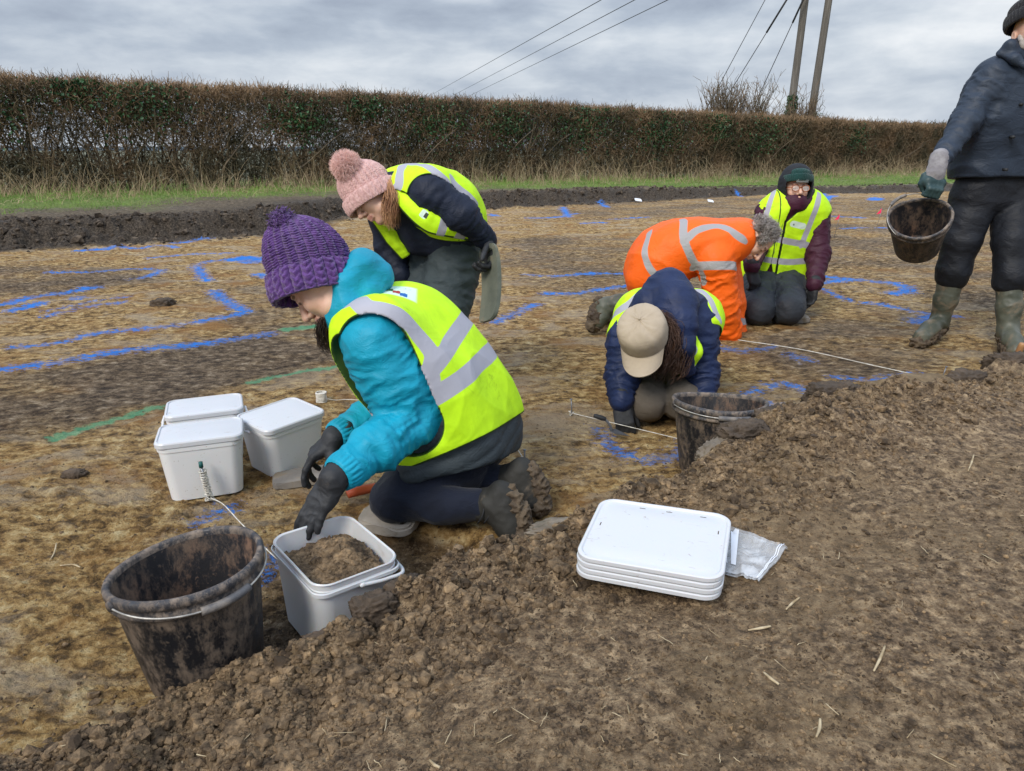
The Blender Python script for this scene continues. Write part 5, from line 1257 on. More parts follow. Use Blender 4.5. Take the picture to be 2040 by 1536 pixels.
g = [[W(1316 + a, 640 + b, 2.62 + c), W(1338 + a, 672 + b, 2.60 + c), W(1332 + a, 712 + b, 2.58 + c), W(1322 + d_, 736 + b, 2.58 + c)] for a, b, c, d_ in ((0, 0, 0, 0), (12, 8, .02, 8), (-10, 8, 0, -8), (20, 20, .02, 14), (4, -12, .0, 2), (-18, 22, .02, -14))]
hairlocks(g, 80, .020, .0011, MATS['hair_brown'], pc, 7, wave=.008)
F = Field(.01); hand_field(F, wrF + A3(0, 0, -.005), img(.1, -1, -.1), img(.2, 0, 1), 1, (.6, .7, .7, .7), size=.98, thumb=(.4, .6), fat=1.1); F.cone(wrF + A3(0, 0, .03), wrF, .036, .034)
cloth_mesh('glove', F, .0035, 'glove_black', pc, .001, 38, 2)
# ============================================================ person D: orange coat, on all fours, grey hair
cloth('cloth_orange', (0.90, 0.130, 0.006), 300, .55, .05, 0, .35, 11, attrs=[('band', (0.34, 0.33, 0.34), .002)])
cloth('cloth_dark', (0.028, 0.033, 0.042), 260, .62, .15, 0, .45, 11, dirt=(0.10, 0.09, 0.075), dlo=.60, dhi=.80)
cloth('cloth_black', (0.010, 0.012, 0.017), 260, .60, .2, 0, .45, 10, dirt=(0.07, 0.06, 0.048), dlo=.62, dhi=.82)
pd = thing('person', 'grey-haired person on hands and knees in bright orange high-visibility coat with grey bands', 'person', (*G(1330, 670, 0),))
Ld = nrm([.08, 1, 0]); Fd = nrm([1, -.08, 0])
sp = Spine([W(1300, 545, 4.16), W(1322, 508, 4.16), W(1368, 488, 4.14), W(1432, 484, 4.12), W(1480, 470, 4.08)], [Ld] * 5, [.09, .085, .095, .12, .06], [.158, .158, .145, .116, .080])
shN, elN, wrN = W(1425, 520, 3.93), W(1438, 600, 3.94), W(1450, 680, 4.0)
shF, elF, wrF = W(1440, 520, 4.32), W(1452, 600, 4.20), W(1462, 664, 4.16)
hN, hF = sp.c[0] - Ld * .09 + A3(0, 0, -.06), sp.c[0] + Ld * .09 + A3(0, 0, -.06)
kN, kF = G(1335, 672, .08), G(1345, 655, .08); aN, aF = W(1240, 612, 4.12), W(1225, 618, 4.40)
hc = W(1504, 474, 4.02); hu, hfw = img(.86, .30, -.1), img(.34, -.92, -.1)
F = Field(.02); sp.fill(F, -.04, 8); ax, q = head_field(F, hc, hu, hfw, 1.02, sp.c[4])
for a, b, c in ((shN, elN, wrN), (shF, elF, wrF)): F.chain([sp.c[-2], a, b, c], [.055, .045, .034, .026])
for a, b, c in ((hN, kN, aN), (hF, kF, aF)): F.chain([a, b], [.07, .05]); F.chain([b, c], [.045, .028])
hand_field(F, wrN + A3(0, -.01, .0), img(.1, -1, -.2), img(-.9, 0, .2), 1, (.3, .3, .3, .3), size=.95)
P, Q = mesh_field(F, .013, (hc - .13, hc + .13), .005); skinmesh('body', P, Q, q, pd)
F = Field(.03); sp.fill(F, 0, 12, .05); F.cone(sp.c[0] + A3(.02, 0, -.05), sp.c[1] + A3(.03, 0, -.06), .15, .14, .05)
for a, b, c in ((shN, elN, wrN), (shF, elF, wrF)): F.chain([sp.c[3] * .5 + a * .5, a, b, c], [.11, .100, .092, .078], .03)
F.chain([sp.c[4], W(1492, 480, 4.06)], [.095, .085], .03)
f1, f2, f3 = puff(shN, elN, 5, .007, .14), puff(elN, wrN, 4, .006, .12, 31), puff(elF, wrF, 4, .005, .12, 41)
clips = [tube_clip(W(1508, 474, 4.02), W(1560, 476, 4.0), .088), plane_clip(W(1460, 684, 4.0), img(.05, -1, 0))]
cloth_mesh('coat', F, .009, 'cloth_orange', pd, .008, 7, 31, clips=clips, post=lambda P, N_: f3(f2(f1(P, N_), N_), N_), edge=-.05,
           bands=[([(1292, 470), (1284, 500), (1292, 530), (1308, 552)], .020), ([(1362, 442), (1362, 475), (1378, 515), (1400, 550)], .022), ([(1370, 474), (1390, 458), (1430, 450), (1470, 470)], .022),
                  ([(1392, 530), (1425, 529), (1458, 529)], .024), ([(1428, 641), (1478, 641)], .022)])
F = Field(.02); F.cone(hN, hF, .13, .13, .04)
for a, b, c in ((hN, kN, aN), (hF, kF, aF)): F.chain([a, b], [.11, .085], .02); F.chain([b, b * .4 + c * .6], [.08, .065], .02)
cloth_mesh('trousers', F, .012, 'cloth_black', pd, .006, 9, 33)
def wellie(name, mat, parent, top, ankle, toe, rt=.062, ra=.044, up=(0, 0, 1), mud=60, seed=1):
    F = Field(.02); u = nrm(up); F.chain([top, ankle + (top - ankle) * .45, ankle], [rt, rt * .92, ra], .02); d = nrm(toe - ankle); F.chain([ankle, ankle * .45 + toe * .55 + u * .006, toe], [ra, .045, .043], .025)
    F.cone(ankle - u * .028 - d * .018, ankle - u * .022, .036, .036, .02)
    o = cloth_mesh(name, F, .006, mat, parent, .004, 16, seed)[0]
    F = Field(.02); F.chain([ankle - u * .040 - d * .03, (ankle + toe) / 2 - u * .030, toe - u * .022 + d * .015], [.040, .046, .042], .02)
    cloth_mesh('mud_cake', F, .0055, 'mud', o, .016, 36, seed, post=lambda P, Nn: P + Nn * (.010 * vnoise(P[:, 0] * 60, P[:, 1] * 60, P[:, 2] * 60, 3))[:, None]); return o
wellie('boot', 'boot_green', pd, W(1262, 598, 4.12), W(1205, 612, 4.10), W(1192, 632, 4.06) + A3(-.0, 0, -.03), .060, .055, (1, 0, .2), 110, 3)
wellie('boot', 'boot_green', pd, W(1262, 610, 4.40), W(1222, 618, 4.40), W(1212, 635, 4.36), .060, .05, (1, 0, .2), 40, 4)
r_ = np.random.default_rng(8); g = []
for k in range(46):       # short curls over the skull
    a, b = r_.uniform(-2.4, 2.4), r_.uniform(-.25, 1.5); d_ = ax[0] * math.cos(a) * math.cos(b) * -1 + ax[1] * math.sin(a) * math.cos(b) + ax[2] * math.sin(b)
    if np.dot(d_, ax[0]) > .55 and b < .8: continue
    p0 = hc + d_ * A3(.086, .086, .086) + ax[2] * .02; t1 = nrm(np.cross(d_, r_.normal(size=3))); g.append([p0 - t1 * .018, p0 + d_ * .010, p0 + t1 * .020 + d_ * .010, p0 + t1 * .034 + d_ * .0])
hairlocks(g, 46, .016, .0011, MATS['hair_grey'], pd, 9, m=10, wave=.007)

# ============================================================ person E: kneeling upright, green hat, plum coat
cloth('cloth_plum', (0.050, 0.010, 0.026), 260, .6, .12, 0, .4, 12)
cloth('hood_grey', (0.014, 0.016, 0.020), 260, .7, .15, 0, .4, 12)
cloth('wool_green', (0.006, 0.045, 0.040), 160, .85, .15, .2, .5, 60)
newmat('rim_orange'); bsdf((0.30, 0.09, 0.03), .35, .5)
newmat('lens'); bsdf((0.92, 0.88, 0.84), .05, .5, alpha=.22)
newmat('print_grey'); bsdf((0.30, 0.34, 0.33), .7, .3)
pe = thing('person', 'person with glasses kneeling upright, green beanie under dark hood, plum coat and hi-vis vest', 'person', (*G(1540, 632, 0),))
Le = nrm([1, .10, 0]); Fe = nrm([.10, -1, 0])
sp = Spine([W(1540, 556, 4.86), W(1552, 510, 4.84), W(1568, 468, 4.80), W(1580, 428, 4.76), W(1584, 402, 4.72)], [Le] * 5, [.10, .09, .10, .125, .05], [.145, .14, .13, .105, .085])
shN, elN, wrN = W(1626, 432, 4.74), W(1630, 508, 4.66), W(1622, 568, 4.52)
shF, elF, wrF = W(1530, 425, 4.76), W(1505, 492, 4.66), W(1498, 532, 4.42)
hN, hF = sp.c[0] + Le * .10, sp.c[0] - Le * .10; kN, kF = G(1572, 618, .10), G(1510, 618, .10); kN[1] += .02; aN, aF = kN + A3(0, .40, -.02), kF + A3(0, .40, -.02)
hc = W(1584, 376, 4.70); hu, hfw = img(.02, 1, -.25), img(-.05, -.55, -.83)
F = Field(.02); sp.fill(F, -.04, 8); ax, q = head_field(F, hc, hu, hfw, .98, sp.c[4])
limb_body(F, sp, ((shN, elN, wrN), (shF, elF, wrF)), ((hN, kN, aN), (hF, kF, aF)))
P, Q = mesh_field(F, .013, (hc - .13, hc + .13), .0042); skinmesh('body', P, Q, q, pe)
for s_ in (-1, 1):       # glasses
    c_ = q(.106, s_ * .032, .000); th = np.linspace(0, 2 * np.pi, 25); rg = [c_ + ax[1] * .023 * math.cos(t) + ax[2] * .019 * math.sin(t) for t in th]
    m_ = MB().add(*tube(rg, .0030, 32, 6)).add(*tube([q(.106, s_ * .055, .003), q(.05, s_ * .074, .006), q(.0, s_ * .078, .004)], .0022, 10, 5))
    if s_ > 0: m_.add(*tube([q(.107, -.010, .004), q(.109, 0, .007), q(.107, .010, .004)], .0025, 8, 5))
    gl = m_.build('glasses', MATS['rim_orange'], pe); rr_ = np.array([c_] + rg[:-1]); V1 = np.concatenate([rr_, rr_ + ax[0] * .0015]); n_ = 24
    f_ = [[0, i + 1, (i + 1) % n_ + 1] for i in range(n_)]; f_ += [[a + 25, c + 25, b + 25] for a, b, c in f_]; mk('lens', V1, np.array(f_), MATS['lens'], gl)
F = Field(.03); sp.fill(F, 0, 12, .05)
for a, b, c in ((shN, elN, wrN), (shF, elF, wrF)): F.chain([sp.c[3] * .5 + a * .5, a, b, c], [.095, .080, .070, .050], .03)
F.chain([sp.c[4], W(1584, 402, 4.66)], [.085, .075], .03); F.cone(W(1574, 407, 4.64), W(1594, 408, 4.65), .024, .024, .03)
f1, f2, f3, f4 = puff(shN, elN, 5, .005), puff(elN, wrN, 5, .005, .1, 31), puff(elF, wrF, 4, .005, .1, 41), puff(shF, elF, 5, .005, .1, 43)
cloth_mesh('coat', F, .008, 'cloth_plum', pe, .005, 11, 34, post=lambda P, N_: f4(f3(f2(f1(P, N_), N_), N_), N_))
# vest with a V neck, zip, two hoops and braces
F = Field(.03); sp.fill(F, .018, 14, .04, .02, .98); F.chain([sp.c[3], shN + A3(.0, 0, .026)], [.11, .066], .03); F.chain([sp.c[3], shF + A3(.0, 0, .026)], [.11, .066], .03)
F.cone(sp.c[0] + Le * .08 + Fe * .06 + A3(0, 0, -.03), sp.c[0] - Le * .08 + Fe * .06 + A3(0, 0, -.03), .12, .12, .04)
def vneck(X, Y, Z):    # a wedge opening at the throat
    t = np.clip((Z - W(1558, 442, 4.66)[2]) / .16, 0, 1.5); cx = W(1560, 440, 4.66)[0] + t * .10; return np.minimum(.005 + .055 * t - np.abs(X - cx), 4.80 - Y)
def vbot(X, Y, Z):
    zb = W(1540, 528, 4.6)[2]; t = np.clip((zb - Z) / .14, 0, 1.5); cx = W(1542, 540, 4.6)[0]; return np.minimum(.042 * t - np.abs(X - cx), 4.80 - Y)
clips = [vneck, vbot, tube_clip(shN + A3(.055, -.01, -.035), elN + A3(.02, 0, 0), .080), tube_clip(shF + A3(-.055, -.01, -.035), elF + A3(-.02, 0, 0), .080), tube_clip(elF, wrF, .072), plane_clip(sp.c[0] + A3(0, 0, -.10), A3(0, 0, -1)), tube_clip(W(1584, 410, 4.72), W(1584, 380, 4.70), .095)]
zipx = lambda P: P[:, 0] - np.interp(P[:, 2], [W(1545, 525, 4.6)[2], W(1560, 442, 4.62)[2]], [W(1543, 525, 4.6)[0], W(1560, 442, 4.62)[0]])
ebands = [([(1518, 468), (1545, 476), (1575, 482), (1606, 488)], .021), ([(1505, 512), (1545, 520), (1575, 522), (1606, 520)], .021), ([(1540, 385), (1533, 405), (1525, 430)], .019), ([(1630, 400), (1622, 425), (1608, 460), (1600, 480)], .019)]
cloth_mesh('vest', F, .0065, 'hivis_tag', pe, .004, 9, 35, clips=clips, bands=ebands, edge=.0035,
           extra=dict(white=lambda P, bv: seglist_dist(P, [cast(bv, 1580, 446) if cast(bv, 1580, 446) is not None else W(1580, 446, 4.6), cast(bv, 1600, 451) if cast(bv, 1600, 451) is not None else W(1600, 451, 4.6)]) - .020,
                      lg=lambda P, bv: np.minimum(seglist_dist(P, [W(1580, 446, 4.63), W(1580.5, 447, 4.63)]) - .0095, np.where((P[:, 1] < 4.75) & (P[:, 2] < W(1560, 445, 4.6)[2]), np.abs(zipx(P)) - .0022, 9.))))
F = Field(.02); F.cone(hN + Fe * .03, hF + Fe * .03, .14, .14, .04)
for a, b, c in ((hN, kN, aN), (hF, kF, aF)): F.chain([a, b], [.125, .098], .012); F.chain([b, c], [.08, .06], .02)
f1, f2 = puff(hN, kN, 5, .006, .16, 51), puff(hF, kF, 5, .006, .16, 61)
cloth_mesh('trousers', F, .010, 'cloth_dark', pe, .005, 10, 36, post=lambda P, N_: f2(f1(P, N_), N_))
F = Field(.02); F.ell(hc + ax[2] * .026, ax, (.122, .106, .132)); F.cone(hc - ax[2] * .05 - ax[0] * .02, hc - ax[2] * .09, .095, .095, .03)
fc = hc + ax[0] * .13
clip_ = lambda X, Y, Z: .078 - np.sqrt(((X - fc[0]) / 1.0) ** 2 + ((Z - fc[2] - .012) / 1.38) ** 2) - 10 * np.maximum(0, Y - (hc[1] - .010))
F2 = Field(.02); F2.p = list(F.p); cloth_mesh('hood', F2, .005, 'hood_grey', pe, .004, 12, 37, clips=[clip_])
hb_ = q(.02, 0, .034); knit_hat('hat', hb_, nrm(hu + .12 * -hfw), hfw, .094, .080, .098, .045, 44, MATS['wool_green'], pe, 8, (0, 0), .0022, stitch=30, nth=352, nv=80, bulge=1.0)
pts = []; m_ = MB()
for k in range(9):
    x_ = (k - 4) * .0085; c_ = q(.129 - 4.4 * x_ * x_, x_, .046); hgt = .006 + .006 * math.exp(-(x_ / .018) ** 2) + .002 * (k % 2)
    m_.add(*tube([c_ - ax[2] * .006, c_ + ax[2] * hgt], .0021, 2, 5, False))
m_.add(*tube([q(.129 - 4.4 * x_ * x_, x_, .038) for x_ in np.linspace(-.038, .038, 7)], .0022, 14, 5)); m_.build('hat_motif', MATS['print_grey'], pe)
F = Field(.01); hand_field(F, wrN + A3(0, 0, -.01), img(-.15, -1, .1), img(-.9, 0, -.3), 1, (.5, .5, .6, .6), size=1.0, thumb=(.5, .6), fat=1.12); F.cone(wrN + A3(0, 0, .03), wrN, .038, .038)
cloth_mesh('glove', F, .0045, 'glove_black', pe, .001, 38, 2)
F = Field(.01); hand_field(F, wrF + A3(0, 0, -.02), img(.2, -.95, -.1), img(-.1, -.3, .9), 1, (.8, .8, .8, .8), size=1.0, thumb=(.5, .6), fat=1.12); F.cone(wrF + A3(0, 0, .03), wrF - A3(0, 0, .02), .040, .038)
cloth_mesh('glove', F, .0045, 'glove_black', pe, .001, 38, 2)
for a in (aN, aF):
    F = Field(.02); F.chain([a, a + A3(0, .06, .03), a + A3(0, .09, -.04)], [.05, .048, .042]); cloth_mesh('boot', F, .012, 'boot_dark', pe, .003, 20, 7)

# ============================================================ person F: standing on the right with a bucket
cloth('cloth_wax', (0.020, 0.032, 0.054), 240, .58, .06, 0, .4, 9, spec=.4)
cloth('wool_charcoal', (0.012, 0.013, 0.018), 160, .85, .2, .2, .6, 60)
simple('glove_knit', (0.21, 0.20, 0.215), (0.30, 0.29, 0.30), 20, .85, 300, .4); simple('glove_latex', (0.018, 0.045, 0.050), (0.035, 0.068, 0.070), 15, .5, 60, .2)
simple('beard', (0.32, 0.29, 0.26), (0.55, 0.51, 0.47), 20, .8, 120, .5)
pf = thing('person', 'bearded person in dark beanie, navy jacket and green wellingtons standing holding a bucket', 'person', (*G(1930, 680, 0),))
Lf = nrm([1, -.05, 0]); Ff = nrm([-.15, -1, 0])
sp = Spine([W(1994, 372, 4.02), W(2004, 310, 4.0), W(2014, 240, 3.96), W(2030, 172, 3.93), W(2054, 124, 3.93)], [Lf, Lf, nrm(Lf + [0, 0, -.05]), nrm(Lf + [0, 0, -.1]), nrm(Lf + [0, 0, -.1])], [.12, .125, .12, .12, .06], [.130, .145, .150, .105, .07])
shN, elN, wrN = W(1978, 152, 3.92), W(1920, 246, 3.86), W(1872, 318, 3.74)
shF, elF, wrF = W(2120, 170, 3.92), W(2150, 280, 3.90), W(2130, 380, 3.80)
hN, hF = W(1942, 390, 4.0), W(2024, 390, 4.0); kN, kF = W(1916, 478, 3.96), W(2016, 480, 3.86); aN, aF = G(1872, 640, .10), G(2008, 660, .10)
tN, tF = G(1835, 672, .045), G(2025, 700, .045)
hc = W(2056, 66, 3.90); hu, hfw = img(-.05, .97, -.1), img(-.16, -.30, -.92)
F = Field(.02); sp.fill(F, -.04, 8); ax, q = head_field(F, hc, hu, hfw, 1.02, sp.c[4])
limb_body(F, sp, ((shN, elN, wrN), (shF, elF, wrF)), ((hN, kN, aN), (hF, kF, aF)))
P, Q = mesh_field(F, .013, (hc - .13, hc + .13), .004); skinmesh('body', P, Q, q, pf)
F = Field(.03); sp.fill(F, 0, 14, .05); F.cone(W(1956, 340, 3.98), W(2030, 340, 3.98), .135, .135, .04)
for a, b, c in ((shN, elN, wrN), (shF, elF, wrF)): F.chain([sp.c[3] * .5 + a * .5, a, b, c], [.10, .080, .066, .050], .03)
f1, f2 = puff(shN, elN, 5, .006), puff(elN, wrN, 5, .005, .1, 31)
cloth_mesh('jacket', F, .0085, 'cloth_wax', pf, .009, 5, 41, clips=[plane_clip(W(1980, 353, 3.84), img(.0, -1, .25))], post=lambda P, N_: f2(f1(P, N_), N_))
F = Field(.015)      # collar, turned up
F.chain([W(1990, 106, 3.88), W(2012, 90, 3.86), W(2028, 84, 3.92), W(2042, 84, 4.0), W(2078, 86, 4.02)], [.008, .020, .022, .022, .022], .03); F.chain([W(1992, 108, 3.87), W(2022, 118, 3.82), W(2052, 138, 3.78)], [.010, .020, .014], .03); F.chain([W(2016, 98, 3.86), W(2034, 112, 3.86)], [.026, .03], .03)
cloth_mesh('collar', F, .006, 'cloth_wax', pf, .004, 14, 42)
for a, b in ((2034, 208), (2018, 273), (2004, 338)):
    h_ = W(a, b, 3.795); V1, F1 = tube([h_ + A3(0, .02, 0), h_ + A3(0, -.008, 0)], .008, 2, 14, False); mk('button', V1, F1, MATS['glove_black'], pf)
F = Field(.02); F.cone(hN, hF, .125, .125, .03); F.cone(W(1956, 362, 4.0), W(2034, 362, 4.0), .122, .122, .03); kt = [(aN, hN, kN), (aF, hF, kF)]
for a, h_, k_ in kt:
    top = a * .42 + k_ * .58; F.chain([h_, k_, top], [.115, .096, .082], .015); F.cone(top + A3(0, -.01, .03), top + A3(0, 0, -.01), .088, .082, .02)
f1, f2 = puff(hN, aN * .42 + kN * .58, 6, .0022, .16, 51), puff(hF, aF * .42 + kF * .58, 6, .0022, .16, 61)
cloth_mesh('trousers', F, .009, 'cloth_black', pf, .005, 7, 43, post=lambda P, N_: f2(f1(P, N_), N_))
wellie('boot', 'boot_green', pf, aN * .4 + kN * .6, aN, tN, .066, .048, (0, 0, 1), 120, 5); wellie('boot', 'boot_green', pf, aF * .4 + kF * .6, aF, tF, .066, .048, (0, 0, 1), 100, 6)
knit_hat('hat', q(.0, 0, .042), nrm(hu - .12 * hfw), hfw, .108, .098, .135, .055, 40, MATS['wool_charcoal'], pf, 9, (0, 0), .0028, stitch=30, nth=320, nv=90, bulge=1.0)
F = Field(.012); F.ell(q(.062, 0, -.088), ax, (.034, .052, .040)); F.cone(q(.090, -.026, -.058), q(.100, 0, -.046), .0085, .0095, .01); F.cone(q(.090, .026, -.058), q(.100, 0, -.046), .0085, .0095, .01); F.chain([q(.03, -.068, -.02), q(.05, -.058, -.07)], [.010, .018]); F.chain([q(.03, .068, -.02), q(.05, .058, -.07)], [.010, .018])
bd = cloth_mesh('beard', F, .0045, 'beard', pf, .003, 60, 44)
# gloves: grey knitted backs, dark green dipped fingers round the bucket rim
gp = W(1862, 352, 3.72); gd = img(-.18, -1, -.05)
F = Field(.012); F.cone(wrN + A3(0, 0, .01), gp + A3(0, 0, .02), .046, .044); F.ell(gp, [gd, nrm(np.cross(gd, DI)), DI], (.052, .047, .034)); cloth_mesh('glove', F, .0045, 'glove_knit', pf, .002, 40, 45)
F = Field(.006); lat = nrm(np.cross(gd, DI))
for k in range(4):
    o_ = lat * (.027 - .0185 * k) * -1; p0 = gp + gd * .035 + o_ * 1.1; p1 = gp + gd * .072 + o_ - DI * .018; p2 = gp + gd * .098 + o_ + DI * .004; F.chain([p0, p1, p2], [.0170, .0150, .0135], .004); F.cone(p2, p2 + DI * .022 - gd * .010, .013, .012, .004)
F.chain([gp + gd * .00 + lat * -.045 + DI * .01, gp + gd * .04 + lat * -.050 + DI * .02, gp + gd * .065 + lat * -.032 + DI * .03], [.018, .016, .014]); F.cone(gp + gd * .03 - lat * .03, gp + gd * .03 + lat * .03, .030, .030, .01)
cloth_mesh('glove_fingers', F, .0038, 'glove_latex', pf, .0012, 40, 46)
# ------------------------------------------------------------------ buckets, tubs and small finds
def xf(t, M): t.matrix_world = M; t.matrix_basis = M; return t
def frame(origin, zax, xax):
    z = nrm(zax); x = nrm(np.array(xax) - z * np.dot(xax, z)); y = np.cross(z, x)
    return Matrix(((x[0], y[0], z[0], origin[0]), (x[1], y[1], z[1], origin[1]), (x[2], y[2], z[2], origin[2]), (0, 0, 0, 1)))
def part(name, V, F, mat, parent, **kw):
    o = mk(name, V, F, mat, parent, **kw)
    if name in ('lid', 'panel', 'wall', 'rim') and parent.name.startswith(('plastic_tub', 'tub_lid')): o.data.set_sharp_from_angle(angle=R(28))
    return local(o, name)
def mudplastic(name, base, mudc, lo, hi, rough=.38, sc=9, mud2=None):
    newmat(name); p = objc()
    n_ = noise(mapping(p, (1, 1, .55)), sc * 2.3, 10, .78, .12); f = smooth01(n_, lo, hi); m2 = mixc(smooth01(noise(p, 5, 4, .6), .4, .65), mudc, mud2 or tuple(v * .6 for v in mudc))
    sp_ = smooth01(noise(p, 70, 3, .6), .60, .68); f = M_('MAXIMUM', f, M_('MULTIPLY', sp_, .5))
    col = mixc(f, base, m2); bsdf(col, M_('ADD', rough, M_('MULTIPLY', f, .4)), .45, M_('ADD', M_('MULTIPLY', f, .6), M_('MULTIPLY', noise(p, 180, 4, .7), .3)), .5, .004)
mudplastic('bucket_out', (0.008, 0.009, 0.012), (0.135, 0.10, 0.072), .43, .60, .38, 11); mudplastic('bucket_in', (0.016, 0.016, 0.019), (0.135, 0.095, 0.068), .44, .62, .5, 9, (0.20, 0.115, 0.075))
mudplastic('bucket_rim', (0.035, 0.036, 0.042), (0.24, 0.19, 0.15), .42, .60, .4, 14)
simple('wire', (0.30, 0.29, 0.27), (0.50, 0.48, 0.44), 40, .45, 200, .3, metal=.5); simple('grip', (0.09, 0.09, 0.095), (0.24, 0.21, 0.18), 30, .5, 200, .3)
def bucket(label, base, axis, ears, droop, h=.272, rt=.152, rb=.112, oval=1.0, warp=.006, seed=0, group=None):
    t = thing('bucket', label, 'bucket', group=group); xf(t, frame(base, axis, ears)); w_ = .0035
    def shape(V):
        V = V.copy(); f = np.clip(V[:, 2] / h, 0, 1) ** 1.5; V[:, 0] *= 1 + (oval - 1) * f; V[:, 1] *= 1 - (oval - 1) * f
        a = np.arctan2(V[:, 1], V[:, 0]); V[:, 2] += warp * f * np.sin(2 * a + seed) ; V[:, :2] *= (1 + .010 * f * np.sin(3 * a + seed * 2))[:, None]; return V
    zs_ = np.linspace(0, 1, 22); out = [(rb + (rt - rb) * z_ ** .9, z_ * (h - .012)) for z_ in zs_]
    V, F = lathe([(0.0005, 0), (rb * .6, 0), (rb - .006, 0), (rb, .006)] + out[1:], 96); part('wall', shape(V), F, MATS['bucket_out'], t)
    inn = [(rb - w_ + (rt - rb) * z_ ** .9, .006 + z_ * (h - .014)) for z_ in zs_][::-1]; V, F = lathe(inn + [(rb * .5, .005), (.0005, .004)], 96); part('inside', shape(V), F[:, ::-1] if False else F, MATS['bucket_in'], t)
    V, F = lathe([(rt - .004, h - .016), (rt - .005, h - .004), (rt - .001, h + .001), (rt + .006, h + .0005), (rt + .009, h - .005), (rt + .009, h - .016), (rt + .004, h - .018), (rt + .003, h - .030), (rt + .006, h - .033), (rt + .005, h - .040), (rt - .004, h - .042)], 96); part('rim', shape(V), F, MATS['bucket_rim'], t)
    R_ = rt + .009; cd, sdr = math.cos(droop), math.sin(droop); pts = []
    for a in np.linspace(0, math.pi, 25): pts.append([R_ * oval * math.cos(a), -(R_ * 1.02 * math.sin(a)) * cd, h - .012 - R_ * math.sin(a) * sdr * -1])
    pts = [[R_ * oval - .006, 0, h - .004]] + pts + [[-R_ * oval + .006, 0, h - .004]]
    V, F = tube(pts, .0021, 90, 8); part('handle', V, F, MATS['wire'], t)
    hd_ = t.children[-1]
    g = [pts[i] for i in range(11, 17)]; V, F = tube(g, .0085, 20, 12); part('grip', V, F, MATS['grip'], t)
    for s_ in (-1, 1):
        V, F = tube([[s_ * (R_ * oval - .012), 0, h - .012], [s_ * (R_ * oval + .003), 0, h - .012]], [.012, .010], 3, 12, False); part('ear', V, F, MATS['bucket_rim'], t)
    return t
b1c = A3(-.640, 1.222, -.020); rimc = A3(-.660, 1.232, .252)
bucket('big black mud-smeared empty bucket at the front beside the soil-filled white tub', b1c, rimc - b1c, G(495, 1050, .26) - G(212, 1188, .26), -.16, oval=1.03, warp=.004, seed=1, rt=.140, rb=.108, group='black builders buckets')
b2c = A3(.700, 2.215, -.035)
bucket('black mud-smeared bucket standing behind the soil heap beside the person in the cap', b2c, A3(0.02, .13, 1), A3(1, .1, 0), -.10, seed=2, rt=.150, group='black builders buckets')
f3c = W(1832, 432, 3.66); axf = img(-.36, .58, -.73)
bucket('black muddy bucket held tilted in the hand of the standing person', f3c - axf * .235, axf, img(-.85, -.5, -.2), .35, h=.235, rt=.141, rb=.102, seed=3, group='black builders buckets')

def rr(w_, d_, r, n=11):
    p = []
    for cx, cy, a0 in ((w_ / 2 - r, d_ / 2 - r, 0), (-w_ / 2 + r, d_ / 2 - r, 90), (-w_ / 2 + r, -d_ / 2 + r, 180), (w_ / 2 - r, -d_ / 2 + r, 270)):
        for k in range(n): a = R(a0 + 90 * k / (n - 1)); p.append((cx + r * math.cos(a), cy + r * math.sin(a)))
    q = []      # extra points along the straight sides
    for i in range(len(p)):
        a, b = np.array(p[i]), np.array(p[(i + 1) % len(p)]); L_ = np.linalg.norm(b - a); k = max(1, int(L_ / .02))
        for j in range(k): q.append(a + (b - a) * j / k)
    return np.array(q)
def loft(rings, cap0=True, cap1=True):
    """rings: (w, d, r, z)"""
    base = rr(rings[0][0], rings[0][1], rings[0][2]); n = len(base); V = []
    ang_ = None
    for w_, d_, r, z in rings:
        # keep the point count by scaling a fixed parameterisation
        bx, by = base[:, 0] / (rings[0][0] / 2), base[:, 1] / (rings[0][1] / 2)
        V.append(np.stack([bx * w_ / 2, by * d_ / 2, np.full(n, z)], 1))
    V = np.concatenate(V); m = len(rings); i = np.arange(m - 1)[:, None]; j = np.arange(n)[None]
    Q = np.stack([i * n + j, i * n + (j + 1) % n, (i + 1) * n + (j + 1) % n, (i + 1) * n + j], -1).reshape(-1, 4); F = [Q]
    if cap0: F.append(np.arange(n)[::-1][None])
    if cap1: F.append((np.arange(n) + (m - 1) * n)[None])
    return V, F
newmat('tub_white'); p = objc()
dt = smooth01(noise(p, 16, 8, .72, .8), .62, .72); dc = mixc(M_('MULTIPLY', dt, .30), (0.72, 0.725, 0.73), (0.36, 0.29, 0.20))
dsp = smooth01(noise(p, 120, 2, .5), .70, .73); dc = mixc(M_('MULTIPLY', dsp, .5), dc, (0.25, .18, .12)); bsdf(dc, .34, .45, noise(p, 7, 3, .5), .12, .004, sss=.15)
newmat('tub_clear'); p = objc()
dt = smooth01(noise(p, 9, 8, .72, .8), .56, .70); dc = mixc(M_('MULTIPLY', dt, .35), (0.58, 0.59, 0.60), (0.33, 0.27, 0.19)); bsdf(dc, .36, .45, noise(p, 7, 3, .5), .12, .004, sss=.25)
newmat('lid_white'); p = objc()
dt = smooth01(noise(mapping(p, (1, 2.2, 1)), 22, 8, .75, 1.2), .60, .67); dc = mixc(M_('MULTIPLY', dt, .60), (0.59, 0.605, 0.63), (0.28, 0.20, 0.14)); bsdf(dc, .30, .45, noise(p, 6, 3, .5), .08, .004, sss=.10)
